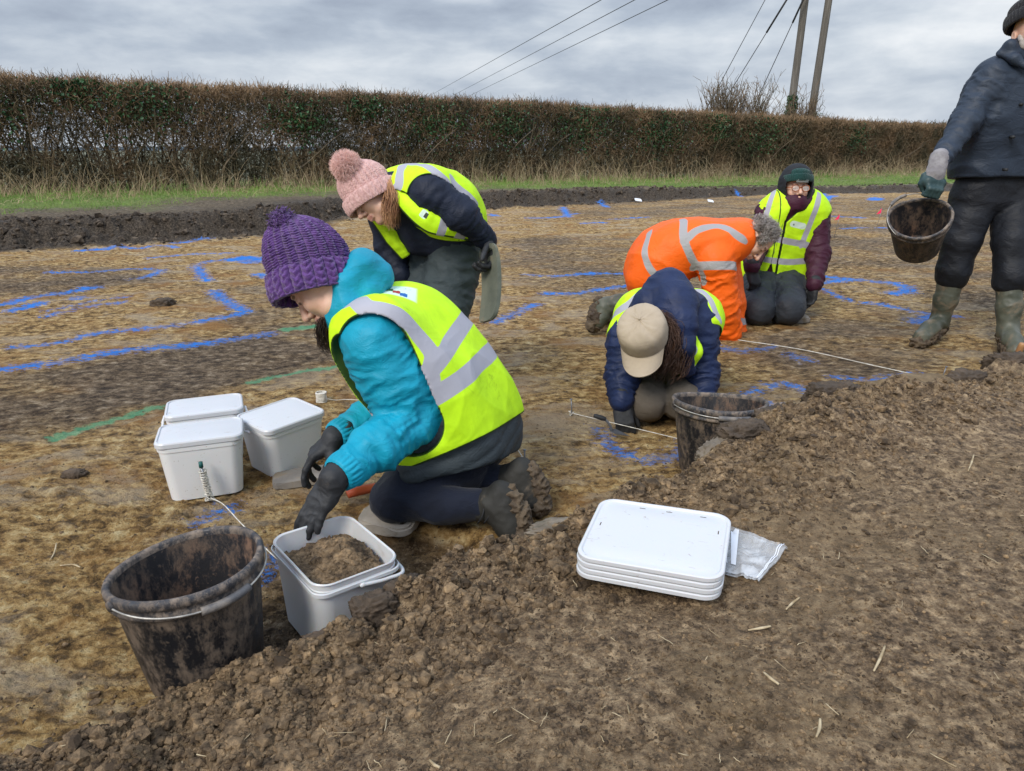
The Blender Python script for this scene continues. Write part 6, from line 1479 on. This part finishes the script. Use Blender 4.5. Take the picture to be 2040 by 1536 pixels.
def tub(label, c, rot, w_=.245, d_=.190, h=.195, lid=True, mat='tub_white', tilt=(0, 0), hdl='front', group='white plastic tubs'):
    t = thing('plastic_tub', label, 'tub', group=group); M = Matrix.Translation(Vector(c)) @ Matrix.Rotation(R(rot), 4, 'Z') @ Matrix.Rotation(R(tilt[0]), 4, 'X') @ Matrix.Rotation(R(tilt[1]), 4, 'Y'); xf(t, M)
    k = .84; rc = .030
    rings = [(w_ * k - .02, d_ * k - .02, rc, .0), (w_ * k, d_ * k, rc, .006)] + [(w_ * (k + (.955 - k) * s), d_ * (k + (.955 - k) * s), rc, .006 + s * (h - .04)) for s in np.linspace(.1, 1, 9)]
    rings += [(w_ * .955, d_ * .955, rc, h - .030), (w_ * .985, d_ * .98, rc, h - .028), (w_ * .985, d_ * .98, rc, h - .018), (w_ * .97, d_ * .965, rc, h - .016), (w_ * .97, d_ * .965, rc, h - .004)]
    if lid:
        V, F = loft(rings, True, True); part('wall', V, F, MATS[mat], t)
        V, F = loft([(w_ * .99, d_ * .99, rc, h - .014), (w_ * 1.01, d_ * 1.01, rc, h - .012), (w_ * 1.01, d_ * 1.01, rc, h), (w_ * .985, d_ * .985, rc, h + .004), (w_ * .95, d_ * .94, rc, h + .005), (w_ * .935, d_ * .925, rc, h + .001), (w_ * .90, d_ * .88, rc, h + .002), (w_ * .4, d_ * .4, rc, h + .0025)], True, True); part('lid', V, F, MATS['lid_white'], t)
    else:
        rings += [(w_ * .985, d_ * .98, rc, h - .002), (w_ * 1.0, d_ * 1.0, rc, h), (w_ * .985, d_ * .98, rc, h + .003), (w_ * .955, d_ * .945, rc, h), (w_ * .945, d_ * .935, rc, h - .02)]
        rings += [(w_ * (k + (.94 - k) * s) - .004, d_ * (k + (.93 - k) * s) - .004, rc, .008 + s * (h - .04)) for s in np.linspace(.98, 0, 8)]
        V, F = loft(rings, True, True); part('wall', V, F, MATS[mat], t)
        V, F = loft([(w_ * 1.0, d_ * 1.0, rc, h - .046), (w_ * 1.02, d_ * 1.02, rc, h - .044), (w_ * 1.02, d_ * 1.02, rc, h - .036), (w_ * 1.0, d_ * 1.0, rc, h - .034)], True, True)
        V[:, 2] += .018; part('rim', *(lambda v, f: (v, [f[0]]))(V, F), MATS[mat], t)
    if hdl:
        s_ = -1 if hdl == 'front' else 1; y = d_ / 2 + .004
        ends = w_ / 2 + .006
        if hdl in ('front', 'back'): P = [[-ends, 0, h - .024], [-ends - .003, s_ * y * .55, h - .030], [-ends * .9, s_ * y, h - .034], [0, s_ * (y + .007), h - .040], [ends * .9, s_ * y, h - .034], [ends + .003, s_ * y * .55, h - .030], [ends, 0, h - .024]]
        else: P = [[0, -d_ / 2 - .003, h - .022], [w_ * .25, -d_ / 2 - .006, h - .030], [ends, -d_ * .42, h - .042], [ends + .03, 0, h - .05], [ends, d_ * .42, h - .042], [w_ * .25, d_ / 2 + .006, h - .03], [0, d_ / 2 + .003, h - .022]]
        c_ = smoothpath(P, 60); V, F = tubes(c_[None], np.full((1, 60), .0046), 8); V[:, :2] = V[:, :2]; part('handle', V, F, MATS[mat], t)
        for q_ in (P[0], P[-1]): Vv, Ff = scatter_blobs([q_], [.007], 2, 0, 1); part('hinge', Vv, Ff, MATS[mat], t)
    return t
tub('lidded white tub frontmost of the three, with the string-wound peg before it', (-.985, 2.060, -.002), 20, .252, .185, .200, tilt=(-1, 0), hdl=None)
tub('lidded white tub partly hidden behind another lidded tub, leftmost at the back', (-1.085, 2.330, -.004), 22, .252, .185, .190, hdl='front')
tub('lidded white tub with its handle down, between the other tubs and the far gloved hand', (-.795, 2.265, -.006), 50, .236, .205, .188, tilt=(2, -2), hdl='back')
ot = tub('open translucent white tub filled with brown soil under the gloved hands', (-.420, 1.420, -.045), -50, .262, .208, .212, lid=False, mat='tub_clear', tilt=(-2, 1), hdl='back')
# soil in the tub: a heap of crumbs
Mx = np.array(ot.matrix_basis); r_ = np.random.default_rng(77); C = []; S_ = []
gx_, gy_ = np.meshgrid(np.linspace(-.108, .108, 50), np.linspace(-.082, .082, 40), indexing='ij')
hz_ = .160 + .055 * np.exp(-((gx_ - .01) / .075) ** 2 - ((gy_ - .015) / .055) ** 2) + .010 * vnoise(gx_ * 30, gy_ * 30, seed=5) + .006 * vnoise(gx_ * 70, gy_ * 70, seed=6)
edge_ = np.minimum(1, np.minimum(.112 - np.abs(gx_), .086 - np.abs(gy_)) / .02); V = np.stack([gx_, gy_, hz_ - .01 * (1 - edge_)], -1).reshape(-1, 3)
i = np.arange(49)[:, None]; j = np.arange(39)[None]; Q = np.stack([i * 40 + j, (i + 1) * 40 + j, (i + 1) * 40 + j + 1, i * 40 + j + 1], -1).reshape(-1, 4)
mb = MB().add(V @ Mx[:3, :3].T + Mx[:3, 3], Q)
n = 4200; u, v = r_.uniform(-.103, .103, n), r_.uniform(-.078, .078, n); z = .163 + .055 * np.exp(-((u - .01) / .075) ** 2 - ((v - .015) / .055) ** 2) + r_.uniform(-.003, .005, n)
C = np.stack([u, v, z], 1) @ Mx[:3, :3].T + Mx[:3, 3]; V1, F1 = scatter_blobs(C, r_.lognormal(-5.0, .42, n).clip(.003, .014), 1, .20, 5); mb.add(V1, F1)
tag(mb.build('soil', MATS['crumb'], smooth=False), 'heap of dark brown crumbly soil filling the open white tub', 'soil', kind='stuff')
# lids, four in a stack
ldc = G(1303, 1086, .30); ldc = A3(.292, 1.257, .252)
for k in range(4):
    t = thing('tub_lid', ['white tub lid, topmost of the stack, smeared with mud', 'white tub lid second from the top of the stack', 'white tub lid third from the top of the stack', 'white tub lid at the bottom of the stack on the soil'][3 - k], 'lid', group='stacked tub lids')
    xf(t, Matrix.Translation((ldc[0] + .0012 * (k % 2), ldc[1], ldc[2] + .0128 * k)) @ Matrix.Rotation(R(-20.5 + .5 * (k % 2)), 4, 'Z') @ Matrix.Rotation(R(2.5), 4, 'X') @ Matrix.Rotation(R(-1.5), 4, 'Y'))
    w_, d_ = .280, .240; V, F = loft([(w_ - .006, d_ - .006, .034, 0), (w_, d_, .034, .0012), (w_, d_, .034, .0088), (w_ - .004, d_ - .004, .034, .0105), (w_ - .012, d_ - .012, .034, .0106), (w_ - .018, d_ - .018, .034, .0075), (w_ - .034, d_ - .036, .034, .0070), (w_ - .042, d_ - .044, .034, .0082), (w_ * .5, d_ * .5, .034, .0084)], True, True)
    part('panel', V, F, MATS['lid_white'], t)
    if k == 3:
        for x, y, a in ((-.045, .098, 0), (.012, .098, 0), (.083, .097, 0), (-.118, .012, 1), (.118, .045, 1)):
            V, F = loft([(.013, .002, .001, .0078), (.013, .002, .001, .0084)], True, True); V = V[:, [1, 0, 2]] if a else V; part('slot', V + [x, y, 0], F, MATS['mud'], t)
# plastic finds bag slipped out from under the lids
newmat('bag_film'); p = objc(); bsdf((0.72, 0.75, 0.78), .22, .6, noise(mapping(p, (1, 1.6, 1)), 18, 3, .5, 1.2), .35, .01, alpha=M_('ADD', .28, M_('MULTIPLY', smooth01(noise(p, 18, 5, .6, .8), .45, .62), .30)))
newmat('bag_panel'); bsdf((0.74, 0.77, 0.82), .4, .4)
c4 = [G(1396, 1016, .268), G(1568, 1103, .25), G(1512, 1156, .25), G(1425, 1118, .262)]
def bag(u, v): return (c4[0] * (1 - u) + c4[1] * u) * (1 - v) + (c4[3] * (1 - u) + c4[2] * u) * v
un, vn = 46, 26; U, Vv = np.meshgrid(np.linspace(0, 1, un), np.linspace(0, 1, vn), indexing='ij'); Pb = (c4[0] * (1 - U[..., None]) + c4[1] * U[..., None]) * (1 - Vv[..., None]) + (c4[3] * (1 - U[..., None]) + c4[2] * U[..., None]) * Vv[..., None]
zb = np.array([gm(a, b) for a, b in Pb.reshape(-1, 3)[:, :2]]).reshape(un, vn); crk = np.abs(vnoise(U * 4 + Vv * 2, Vv * 3, seed=5)) * .014 * sstep(.45, .6, U) + np.abs(vnoise(U * 11, Vv * 7 + U * 5, seed=6)) * .006 * sstep(.45, .6, U)
Pb[..., 2] = zb + .014 + crk + .006 * (1 - U); i = np.arange(un - 1)[:, None]; j = np.arange(vn - 1)[None]; Q = np.stack([i * vn + j, (i + 1) * vn + j, (i + 1) * vn + j + 1, i * vn + j + 1], -1).reshape(-1, 4)
bg = thing('plastic_bag', 'clear plastic finds bag with white writing panels sticking out from under the lids', 'plastic bag', (float(c4[0][0]), float(c4[0][1]), .25))
Bt = Pb.reshape(-1, 3).copy(); Bt[:, 2] -= (.003 + .004 * np.sin(U * 3.1).ravel()); mk('film', np.concatenate([Pb.reshape(-1, 3), Bt]), np.concatenate([Q, Q[:, ::-1] + un * vn]), MATS['bag_film'], bg)
for u0, u1 in ((.20, .27), (.32, .40), (.47, .52)):
    pass
m_ = MB()
for u0, u1, v0, v1 in ((.22, .32, .06, .80), (.38, .48, .06, .80)):
    ii = [int(u0 * (un - 1)), int(u1 * (un - 1))]; jj = [int(v0 * (vn - 1)), int(v1 * (vn - 1))]; sub = Pb[ii[0]:ii[1] + 1, jj[0]:jj[1] + 1]; a_, b_ = sub.shape[:2]; i = np.arange(a_ - 1)[:, None]; j = np.arange(b_ - 1)[None]
    m_.add((sub + [0, 0, .0012]).reshape(-1, 3), np.stack([i * b_ + j, (i + 1) * b_ + j, (i + 1) * b_ + j + 1, i * b_ + j + 1], -1).reshape(-1, 4))
m_.build('writing_panel', MATS['bag_panel'], bg)
V, F = tubes(np.array([Pb[-3, :] + [0, 0, .001], Pb[-4, :] + [0, 0, .001]]), np.full((2, vn), .0012), 5); mk('zip_seal', V, F, MATS['bag_panel'], bg)

# kneeling mats and other flat things with a hand slot
simple('foam_grey', (0.16, 0.145, 0.13), (0.26, 0.235, 0.205), 7, .85, 90, .4, dirt=(0.22, 0.17, 0.11), dirt_lo=.5, dirt_hi=.66); simple('foam_light', (0.24, 0.215, 0.185), (0.36, 0.32, 0.27), 7, .85, 90, .4, dirt=(0.22, 0.17, 0.11), dirt_lo=.55, dirt_hi=.7); simple('foam_green', (0.090, 0.100, 0.078), (0.155, 0.165, 0.125), 5, .75, 90, .3, dirt=(0.20, 0.17, 0.12), dirt_lo=.55, dirt_hi=.7)
def slab(w_, d_, th, r, slot=None, bend=0.0, slots=()):
    import bmesh
    bm = bmesh.new(); o = rr(w_, d_, r); es = []
    def ring(pts):
        vs = [bm.verts.new((float(a), float(b), 0)) for a, b in pts]
        for a, b in zip(vs, vs[1:] + vs[:1]): es.append(bm.edges.new((a, b)))
    ring(o)
    for sx, sy, sw, sdp in (slots or ()): ring(rr(sw, sdp, min(sw, sdp) * .45) + [sx, sy])
    bmesh.ops.triangle_fill(bm, use_beauty=True, use_dissolve=False, edges=es)
    g = bmesh.ops.extrude_face_region(bm, geom=list(bm.faces)); vv = [v for v in g['geom'] if isinstance(v, bmesh.types.BMVert)]
    for v in vv: v.co.z += th
    bmesh.ops.bevel(bm, geom=[e for e in bm.edges if len(e.link_faces) == 2 and e.calc_face_angle(0) > .9], offset=th * .22, segments=2, affect='EDGES')
    bmesh.ops.triangulate(bm, faces=bm.faces[:]); bmesh.ops.recalc_face_normals(bm, faces=bm.faces[:]); bm.verts.index_update()
    V = np.array([v.co[:] for v in bm.verts]); F = np.array([[v.index for v in f.verts] for f in bm.faces]); bm.free()
    if bend: V[:, 2] += bend * (V[:, 0] / w_) ** 2 * 4
    return V, F
def pad(label, c, zax, xax, w_, d_, th, mat, slots=(), bend=0, name='kneeling_mat', cat='kneeling mat', r=.04):
    t = mk(name, *slab(w_, d_, th, r, slots=slots, bend=bend), MATS[mat], smooth=False); tag(t, label, cat); t.matrix_world = frame(c, zax, xax); t.matrix_basis = frame(c, zax, xax); return t
k1 = G(775, 1052, .0)
pad('muddy grey kneeling mat under the knee of the person in turquoise', (*G(778, 1042, .0)[:2], .002), (0.02, -.10, 1), (.90, -.30, 0), .17, .13, .030, 'foam_light', [(.05, 0, .014, .06)])
pad('flat muddy grey kneeling mat lying behind the far gloved hand', G(612, 955, .0), (-.05, .05, 1), (.95, .28, 0), .215, .115, .022, 'foam_grey', r=.02, name='kneeling_mat')
pad('grey kneeling mat under the knees of the person in the green beanie', G(1535, 636, .0), (0, 0, 1), (1, .03, 0), .44, .24, .032, 'foam_grey', [(.17, 0, .022, .10)])
pad('dark muddy kneeling mat under the knees of the person in the cap', G(1335, 806, .0), (0, 0, 1), (1, .05, 0), .40, .22, .026, 'foam_grey')
mt = W(983, 566, 2.82)
pad('long grey-green kneeling mat hanging by its hand slot from the bent-over person', mt, nrm(img(-.90, .05, -.55)), img(.16, -1, 0), .31, .13, .018, 'foam_green', [(-.120, 0, .024, .085)], bend=.020, r=.03)
# strings, nails and pegs
simple('string', (0.50, 0.47, 0.40), (0.72, 0.70, 0.64), 60, .8, 300, .4); newmat('steel'); bsdf((0.20, 0.21, 0.23), .38, .5, metal=.7); simple('peg_green', (0.01, 0.09, 0.085), (0.02, 0.14, 0.12), 20, .5)
def nail(px, py, h, label, lean=(0, 0), r=.0026):
    b = G(px, py, 0); b[2] = gm(b[0], b[1]) - .02; t = thing('nail', label, 'nail', b); top = b + A3(lean[0], lean[1], h + .02)
    V, F = tube([b, top], r, 2, 8, False); mk('shank', V, F, MATS['steel'], t); V, F = tube([top - A3(0, 0, .0005), top + A3(0, 0, .0025)], r * 2.2, 2, 12, False); mk('nail_head', V, F, MATS['steel'], t); return t, b, top
def string(pts, label, r=.0015, n=60): V, F = tube(pts, r, n, 6); return tag(mk('string', V, F, MATS['string']), label, 'string')
def knot(c, s, parent, seed=1):
    r_ = np.random.default_rng(seed); P = c + r_.normal(0, s, (14, 3)) * [1, 1, .8]; V, F = tube(P, .0014, 90, 5); return mk('knot', V, F, MATS['string'], parent)
t_, b_, p_ = nail(1140, 828, .075, 'steel nail at the left end of the string beside the person in the cap', (-.006, 0)); c0 = b_ + A3(0, 0, .035); knot(c0, .006, t_, 2)
string([c0, G(1360, 876, .03)+A3(0,0,.0), G(1372, 880, .03)], 'taut string running from the nail across the blue ring to the bucket')
t_, b_, p_ = nail(1045, 924, .055, 'steel nail with a loose string knot right of the kneeling person in turquoise'); c1 = b_ + A3(0, 0, .040); knot(c1 + A3(-.008, 0, -.008), .010, t_, 3)
string([c1, G(1018, 884, .045), G(960, 862, .06), G(880, 850, .06)], 'loose white string leading from the nail behind the kneeling person')
t_, b_, p_ = nail(1876, 752, .06, 'bent steel nail at the right-hand end of the long string', (.012, 0)); c2 = b_ + A3(0, 0, .012)
string([G(1470, 677, .03), G(1600, 697, .025), G(1740, 728, .02), c2], 'long white string stretched over the ground in front of the standing person', .0022, 80)
# nail wound with string before the front tub
b_ = G(421, 1003, 0.0); t_ = thing('string_peg', 'green-topped peg wound with white string in front of the white tub', 'peg', b_); top = b_ + A3(-.014, 0, .135)
V, F = tube([b_ - A3(0, 0, .03), top], .0035, 2, 8, False); mk('shank', V, F, MATS['steel'], t_); V, F = tube([top - A3(0, 0, .012), top + A3(0, 0, .006)], [.0065, .0062], 3, 12, False); mk('cap', V, F, MATS['peg_green'], t_)
tt = np.linspace(0, 1, 420); rad_ = .0065 + .0035 * np.sin(np.pi * tt) + .0012 * np.sin(tt * 60); P = (b_ + (top - b_) * (.22 + .62 * np.abs(((tt * 3) % 2) - 1))[:, None]) + rad_[:, None] * np.stack([np.cos(tt * 190), np.sin(tt * 190), 0 * tt], 1)
V, F = tubes(P[None], np.full((1, 420), .0013), 5); mk('winding', V, F, MATS['string'], t_); knot(b_ + A3(.0, 0, .018), .010, t_, 5)
string([b_ + A3(0, 0, .02), G(445, 1005, .03), G(478, 1040, .04), G(535, 1098, .06), G(556, 1116, .06)], 'white string running from the string-wound peg behind the big black bucket', .0016)
# ball of string
bc = G(641, 800, .0) + A3(0, 0, .022); t_ = thing('string_ball', 'small white block of wound string on the ground behind the turquoise sleeve', 'string ball', bc)
tt = np.linspace(0, 1, 900); a_ = tt * 2 * np.pi * 38; P = bc + np.stack([.021 * np.cos(a_) * (1 + .05 * np.sin(tt * 90)), .021 * np.sin(a_ + .3 * np.sin(tt * 40)), .020 * np.sin(tt * 2 * np.pi * 7.3)], 1)
V, F = tubes(P[None], np.full((1, 900), .0017), 5); mk('winding', V, F, MATS['string'], t_); V, F = loft([(.030, .030, .008, -.016), (.040, .040, .008, -.012), (.040, .040, .008, .012), (.030, .030, .008, .016)]); mk('core', V + bc, F, MATS['string'], t_)
string([bc + A3(.02, 0, -.008), G(668, 797, .005), G(690, 796, .005), G(720, 797, .01), G(760, 800, .01)], 'loose end of string trailing from the white string block behind the sleeve')
# scoop handle by the knee, trowels, flags, tags
simple('plastic_red', (0.42, 0.075, 0.030), (0.55, 0.13, 0.06), 12, .45, 60, .2, dirt=(.2, .13, .08), dirt_lo=.6, dirt_hi=.7); simple('wood', (0.30, 0.14, 0.06), (0.52, 0.30, 0.14), 8, .5, 60, .2)
a, b = G(692, 986, .05), G(742, 972, .05); t_ = thing('hand_shovel', 'hand shovel with orange-red handle lying behind the near gloved wrist', 'shovel', G(720, 985, 0))
V, F = tube([a, a * .7 + b * .3 + A3(0, 0, .004), b, b + (b - a) * .4], [.012, .016, .014, .012], 24, 14); mk('grip', V, F, MATS['plastic_red'], t_)
V, F = tube([b + (b - a) * .35, b + (b - a) * 1.2 + A3(0, 0, -.02), b + (b - a) * 1.6 + A3(0, 0, -.035)], .006, 12, 8); mk('shaft', V, F, MATS['steel'], t_); mk('blade', slab(.14, .09, .003, .03)[0] + b + (b - a) * 2.6 + A3(0, 0, -.045), slab(.14, .09, .003, .03)[1], MATS['steel'], t_)
def trowel(label, tip, back, hl, hr=.014, wood='wood', up=(0, 0, 1)):
    d = nrm(tip - back); l = np.linalg.norm(tip - back); u = nrm(np.array(up) - d * np.dot(up, d)); s = np.cross(d, u); t = thing('trowel', label, 'trowel', (tip + back) / 2)
    bl = [tip, back + d * l * .30 + s * .024, back + s * .010, back - s * .010, back + d * l * .30 - s * .024]; V = np.array(bl + [q_ - u * .0025 for q_ in bl]); F = [np.array([[0, 4, 3, 2, 1], [5, 6, 7, 8, 9]]), np.array([[i, (i + 1) % 5, (i + 1) % 5 + 5, i + 5] for i in range(5)])]
    mk('blade', V, F, MATS['steel'], t, smooth=False); n0 = back - d * .01 + u * .035; V, F = tube([back + d * .01, back - d * .008 + u * .02, n0 - d * .02], .005, 10, 8); mk('neck', V, F, MATS['steel'], t)
    V, F = tube([n0 - d * .015, n0 - d * (.015 + hl * .3), n0 - d * (.015 + hl * .8), n0 - d * (.015 + hl)], [hr * .7, hr, hr * .95, hr * .6], 20, 12); mk('handle', V, F, MATS[wood], t); return t
g0 = G(2022, 712, .04); h0 = A3(g0[0], g0[1], gm(g0[0], g0[1])); t_ = thing('trowel', 'trowel with wooden handle pointing up, stuck in the mud in front of the right boot', 'trowel', h0)
V, F = tube([h0 + A3(.01, 0, .03), h0 + A3(.004, -.01, .06), h0 + A3(.004, -.02, .105), h0 + A3(.004, -.024, .118)], [.011, .0155, .015, .012], 20, 14); mk('handle', V, F, MATS['wood'], t_)
V, F = tube([h0 + A3(.01, 0, .035), h0 + A3(-.01, 0, .012), h0 + A3(-.04, 0, .008)], .005, 10, 8); mk('neck', V, F, MATS['steel'], t_); sv, sf = slab(.13, .07, .003, .02); mk('blade', sv + h0 + A3(-.10, 0, .008), sf, MATS['foam_grey'], t_)
tp = G(1254, 868, .0); trowel('pointing trowel held in the black glove of the person in the cap', tp, tp + A3(-.075, .015, .020), .05, .010, wood='glove_black')
newmat('flag_pink'); bsdf((0.90, 0.03, 0.12), .5, .3)
for px, py, pz, lb in ((1752, 424, 455, 'small pink marker flag left of the held bucket'), (1668, 436, 472, 'small pink marker flag beside the plum sleeve of the kneeling person')):
    b = G(px - 6, pz, 0); top = W(px + 6, py - 10, b[1]); t_ = thing('marker_flag', lb, 'flag', b, group='pink marker flags'); V, F = tube([b, top], .0025, 2, 6, False); mk('wire_stem', V, F, MATS['steel'], t_)
    s = .085 if px > 1700 else .075; Vv = np.array([top, top + A3(-s * .75, .01, -s * 1.05), top + A3(-.004, 0, -s * .85)]); mk('pennant', np.concatenate([Vv, Vv + [0, .002, 0]]), [np.array([[0, 1, 2], [3, 5, 4]]), np.array([[0, 3, 4, 1], [1, 4, 5, 2], [2, 5, 3, 0]])], MATS['flag_pink'], t_, smooth=False)
for px, py, w_, lb in ((1272, 384, .16, 'small white tag lying on the far edge of the dig, on the bank'), (1415, 405, .14, 'small white tag lying on the stripped ground before the far bank')):
    g = G(px, py, .2 if py < 395 else 0); zt = gh(g[0], g[1]); V, F = slab(w_, w_ * .55, .012, .02); V = V @ np.array(Euler((R(35), R(8), R(20))).to_matrix()).T; tag(mk('finds_tag', V + [g[0], g[1], zt + .05], F, MATS['bag_panel'], smooth=False), lb, 'tag')

# big clods and slabs of earth one can tell apart
newmat('clod_tan'); p = objc(); bsdf(ramp(noise(p, 12, 7, .7), [(.3, (0.10, .068, .036)), (.5, (.19, .135, .075)), (.7, (.30, .22, .13))]), .85, .3, noise(p, 60, 7, .7), .9, .012)
newmat('clod_grey'); p = objc(); bsdf(ramp(noise(p, 10, 6, .65), [(.3, (0.085, .068, .048)), (.5, (.165, .135, .100)), (.7, (.25, .215, .17))]), .6, .4, noise(p, 40, 6, .65), .5, .010)
newmat('clod_dark'); p = objc(); bsdf(ramp(noise(p, 14, 8, .72), [(.3, (0.040, .029, .021)), (.5, (.085, .062, .043)), (.66, (.14, .10, .068)), (.8, (.26, .18, .10))]), .75, .35, noise(p, 75, 7, .72), .9, .010)
def clod(px, py, z, size, mat, label, seed, rot=0, sq=3.0, rough=.22):
    V0, F0 = icos(5); c = G(px, py, z); V = V0.copy(); V = np.sign(V) * np.abs(V) ** (2 / sq); V /= np.maximum(np.abs(V).max(), 1)
    x, y, z_ = V0.T; k_ = 1 if rough > .15 else .35; d = rough * 1.5 * fbm(x * 1.6 + seed, y * 1.6, z_ * 1.6, seed, 5, .6) + k_ * (.22 * np.abs(vnoise(x * 5, y * 5, z_ * 5, seed + 3)) + .12 * np.abs(vnoise(x * 11, y * 11, z_ * 11, seed + 4)) + .08 * vnoise(x * 24, y * 24, z_ * 24, seed + 4)); V = V * (1 + d)[:, None] * np.array(size)
    cr, sr = math.cos(rot), math.sin(rot); V = V @ np.array([[cr, sr, 0], [-sr, cr, 0], [0, 0, 1]]); return tag(mk('soil_clod', V + c, F0, MATS[mat]), label, 'clod', 'large clods of earth along the bank')
clod(748, 1218, .130, (.044, .030, .036), 'clod_dark', 'craggy dark clod rising against the front of the open white tub', 3, .5)
clod(806, 1178, .145, (.045, .024, .024), 'clod_dark', 'low dark clod on the bank just right of the craggy one by the open tub', 4, .6)
clod(662, 1275, .095, (.060, .024, .018), 'clod_dark', 'flat dark slab of soil on the bank below the open tub', 5, .45)
clod(1120, 1052, .185, (.075, .030, .020), 'clod_grey', 'smeared grey clay slab just left of the stacked lids', 7, .35, 2.2, .2)
clod(1445, 905, .235, (.105, .050, .050), 'clod_grey', 'smooth grey clay wedge in front of the bucket by the soil heap', 8, .75, 2.2, .16)
clod(1655, 792, .27, (.085, .05, .045), 'clod_dark', 'dark upstanding clod at the top of the soil heap', 9, .4); clod(1480, 868, .28, (.07, .045, .035), 'clod_dark', 'small craggy dark clod just right of the bucket rim on the soil heap', 21, .4); clod(1620, 880, .28, (.08, .05, .035), 'clod_dark', 'craggy dark clod low on the near flank of the soil heap', 22, .2); clod(1715, 835, .27, (.07, .05, .04), 'clod_dark', 'dark clod on the soil heap between the upstanding clod and the tan one', 23, .7)
clod(1822, 792, .24, (.155, .11, .075), 'clod_tan', 'rounded tan clod on the soil heap below the end of the long string', 10, .2, 2.2, .12)
clod(1560, 850, .26, (.08, .06, .05), 'clod_dark', 'wide crumbly dark clod on the soil heap behind the grey clay wedge', 11, .5)
clod(2010, 730, .19, (.085, .06, .05), 'clod_dark', 'dark clod on the bank near the right edge', 12, .3)
clod(1925, 765, .20, (.07, .05, .045), 'clod_dark', 'dark clod on the bank between the tan clod and the right edge', 13, .3)
clod(325, 604, .015, (.07, .05, .03), 'clod_dark', 'lone dark lump lying on the tan clay between the blue lines', 14)
clod(148, 944, .01, (.035, .02, .012), 'clod_dark', 'small dark lump on the tan clay left of the white tubs', 15)
# straw, stalks and root bits lying about
r_ = np.random.default_rng(91); n = 260; a_ = r_.uniform(-R(44), R(44), n); q_ = .7 + 2.6 * r_.random(n) ** 1.3; x, y = q_ * np.sin(a_), q_ * np.cos(a_); z, bkk, *_ = ground_h(x, y); k = (bkk > .5) | (r_.random(n) < .12); x, y, z = x[k], y[k], z[k]; n = len(x)
an_ = r_.uniform(0, 6.28, n); ln = r_.lognormal(-4.7, .5, n).clip(.003, .026); t3 = np.linspace(-1, 1, 5); P = np.stack([x[:, None] + np.cos(an_)[:, None] * ln[:, None] * t3, y[:, None] + np.sin(an_)[:, None] * ln[:, None] * t3, z[:, None] + .003 + .003 * r_.random((n, 1)) * (1 + t3[None])], -1)
P[:, :, :2] += r_.normal(0, .0005, (n, 5, 2)); mb = MB().add(*tubes(P, np.tile(r_.uniform(.0004, .0009, (n, 1)), (1, 5)), 5))
for pts in ([(1740, 1340), (1752, 1318), (1762, 1292)], [(856, 1518), (866, 1528), (876, 1533)], [(100, 1118), (108, 1100), (113, 1085)], [(120, 1128), (145, 1124), (160, 1130)], [(1565, 1220), (1578, 1205), (1592, 1195)], [(1490, 1258), (1515, 1256), (1535, 1252)], [(1885, 1130), (1893, 1110), (1897, 1095)], [(1520, 1350), (1533, 1365), (1550, 1375)], [(1625, 1475), (1632, 1455), (1633, 1438)]):
    q = [G(a, b, gm(*G(a, b, .2)[:2]) if b > 1140 and a > 600 else 0.0) for a, b in pts]; q = [A3(v[0], v[1], gh(v[0], v[1]) + .005) for v in q]; mb.add(*tube(q, [.0014, .0026, .0018], 14, 6))
simple('straw', (0.30, 0.22, 0.12), (0.52, 0.43, 0.28), 30, .8, 200, .3); tag(mb.build('straw', MATS['straw']), 'scattered straw bits, stalks and root ends lying on the soil', 'straw', kind='stuff')
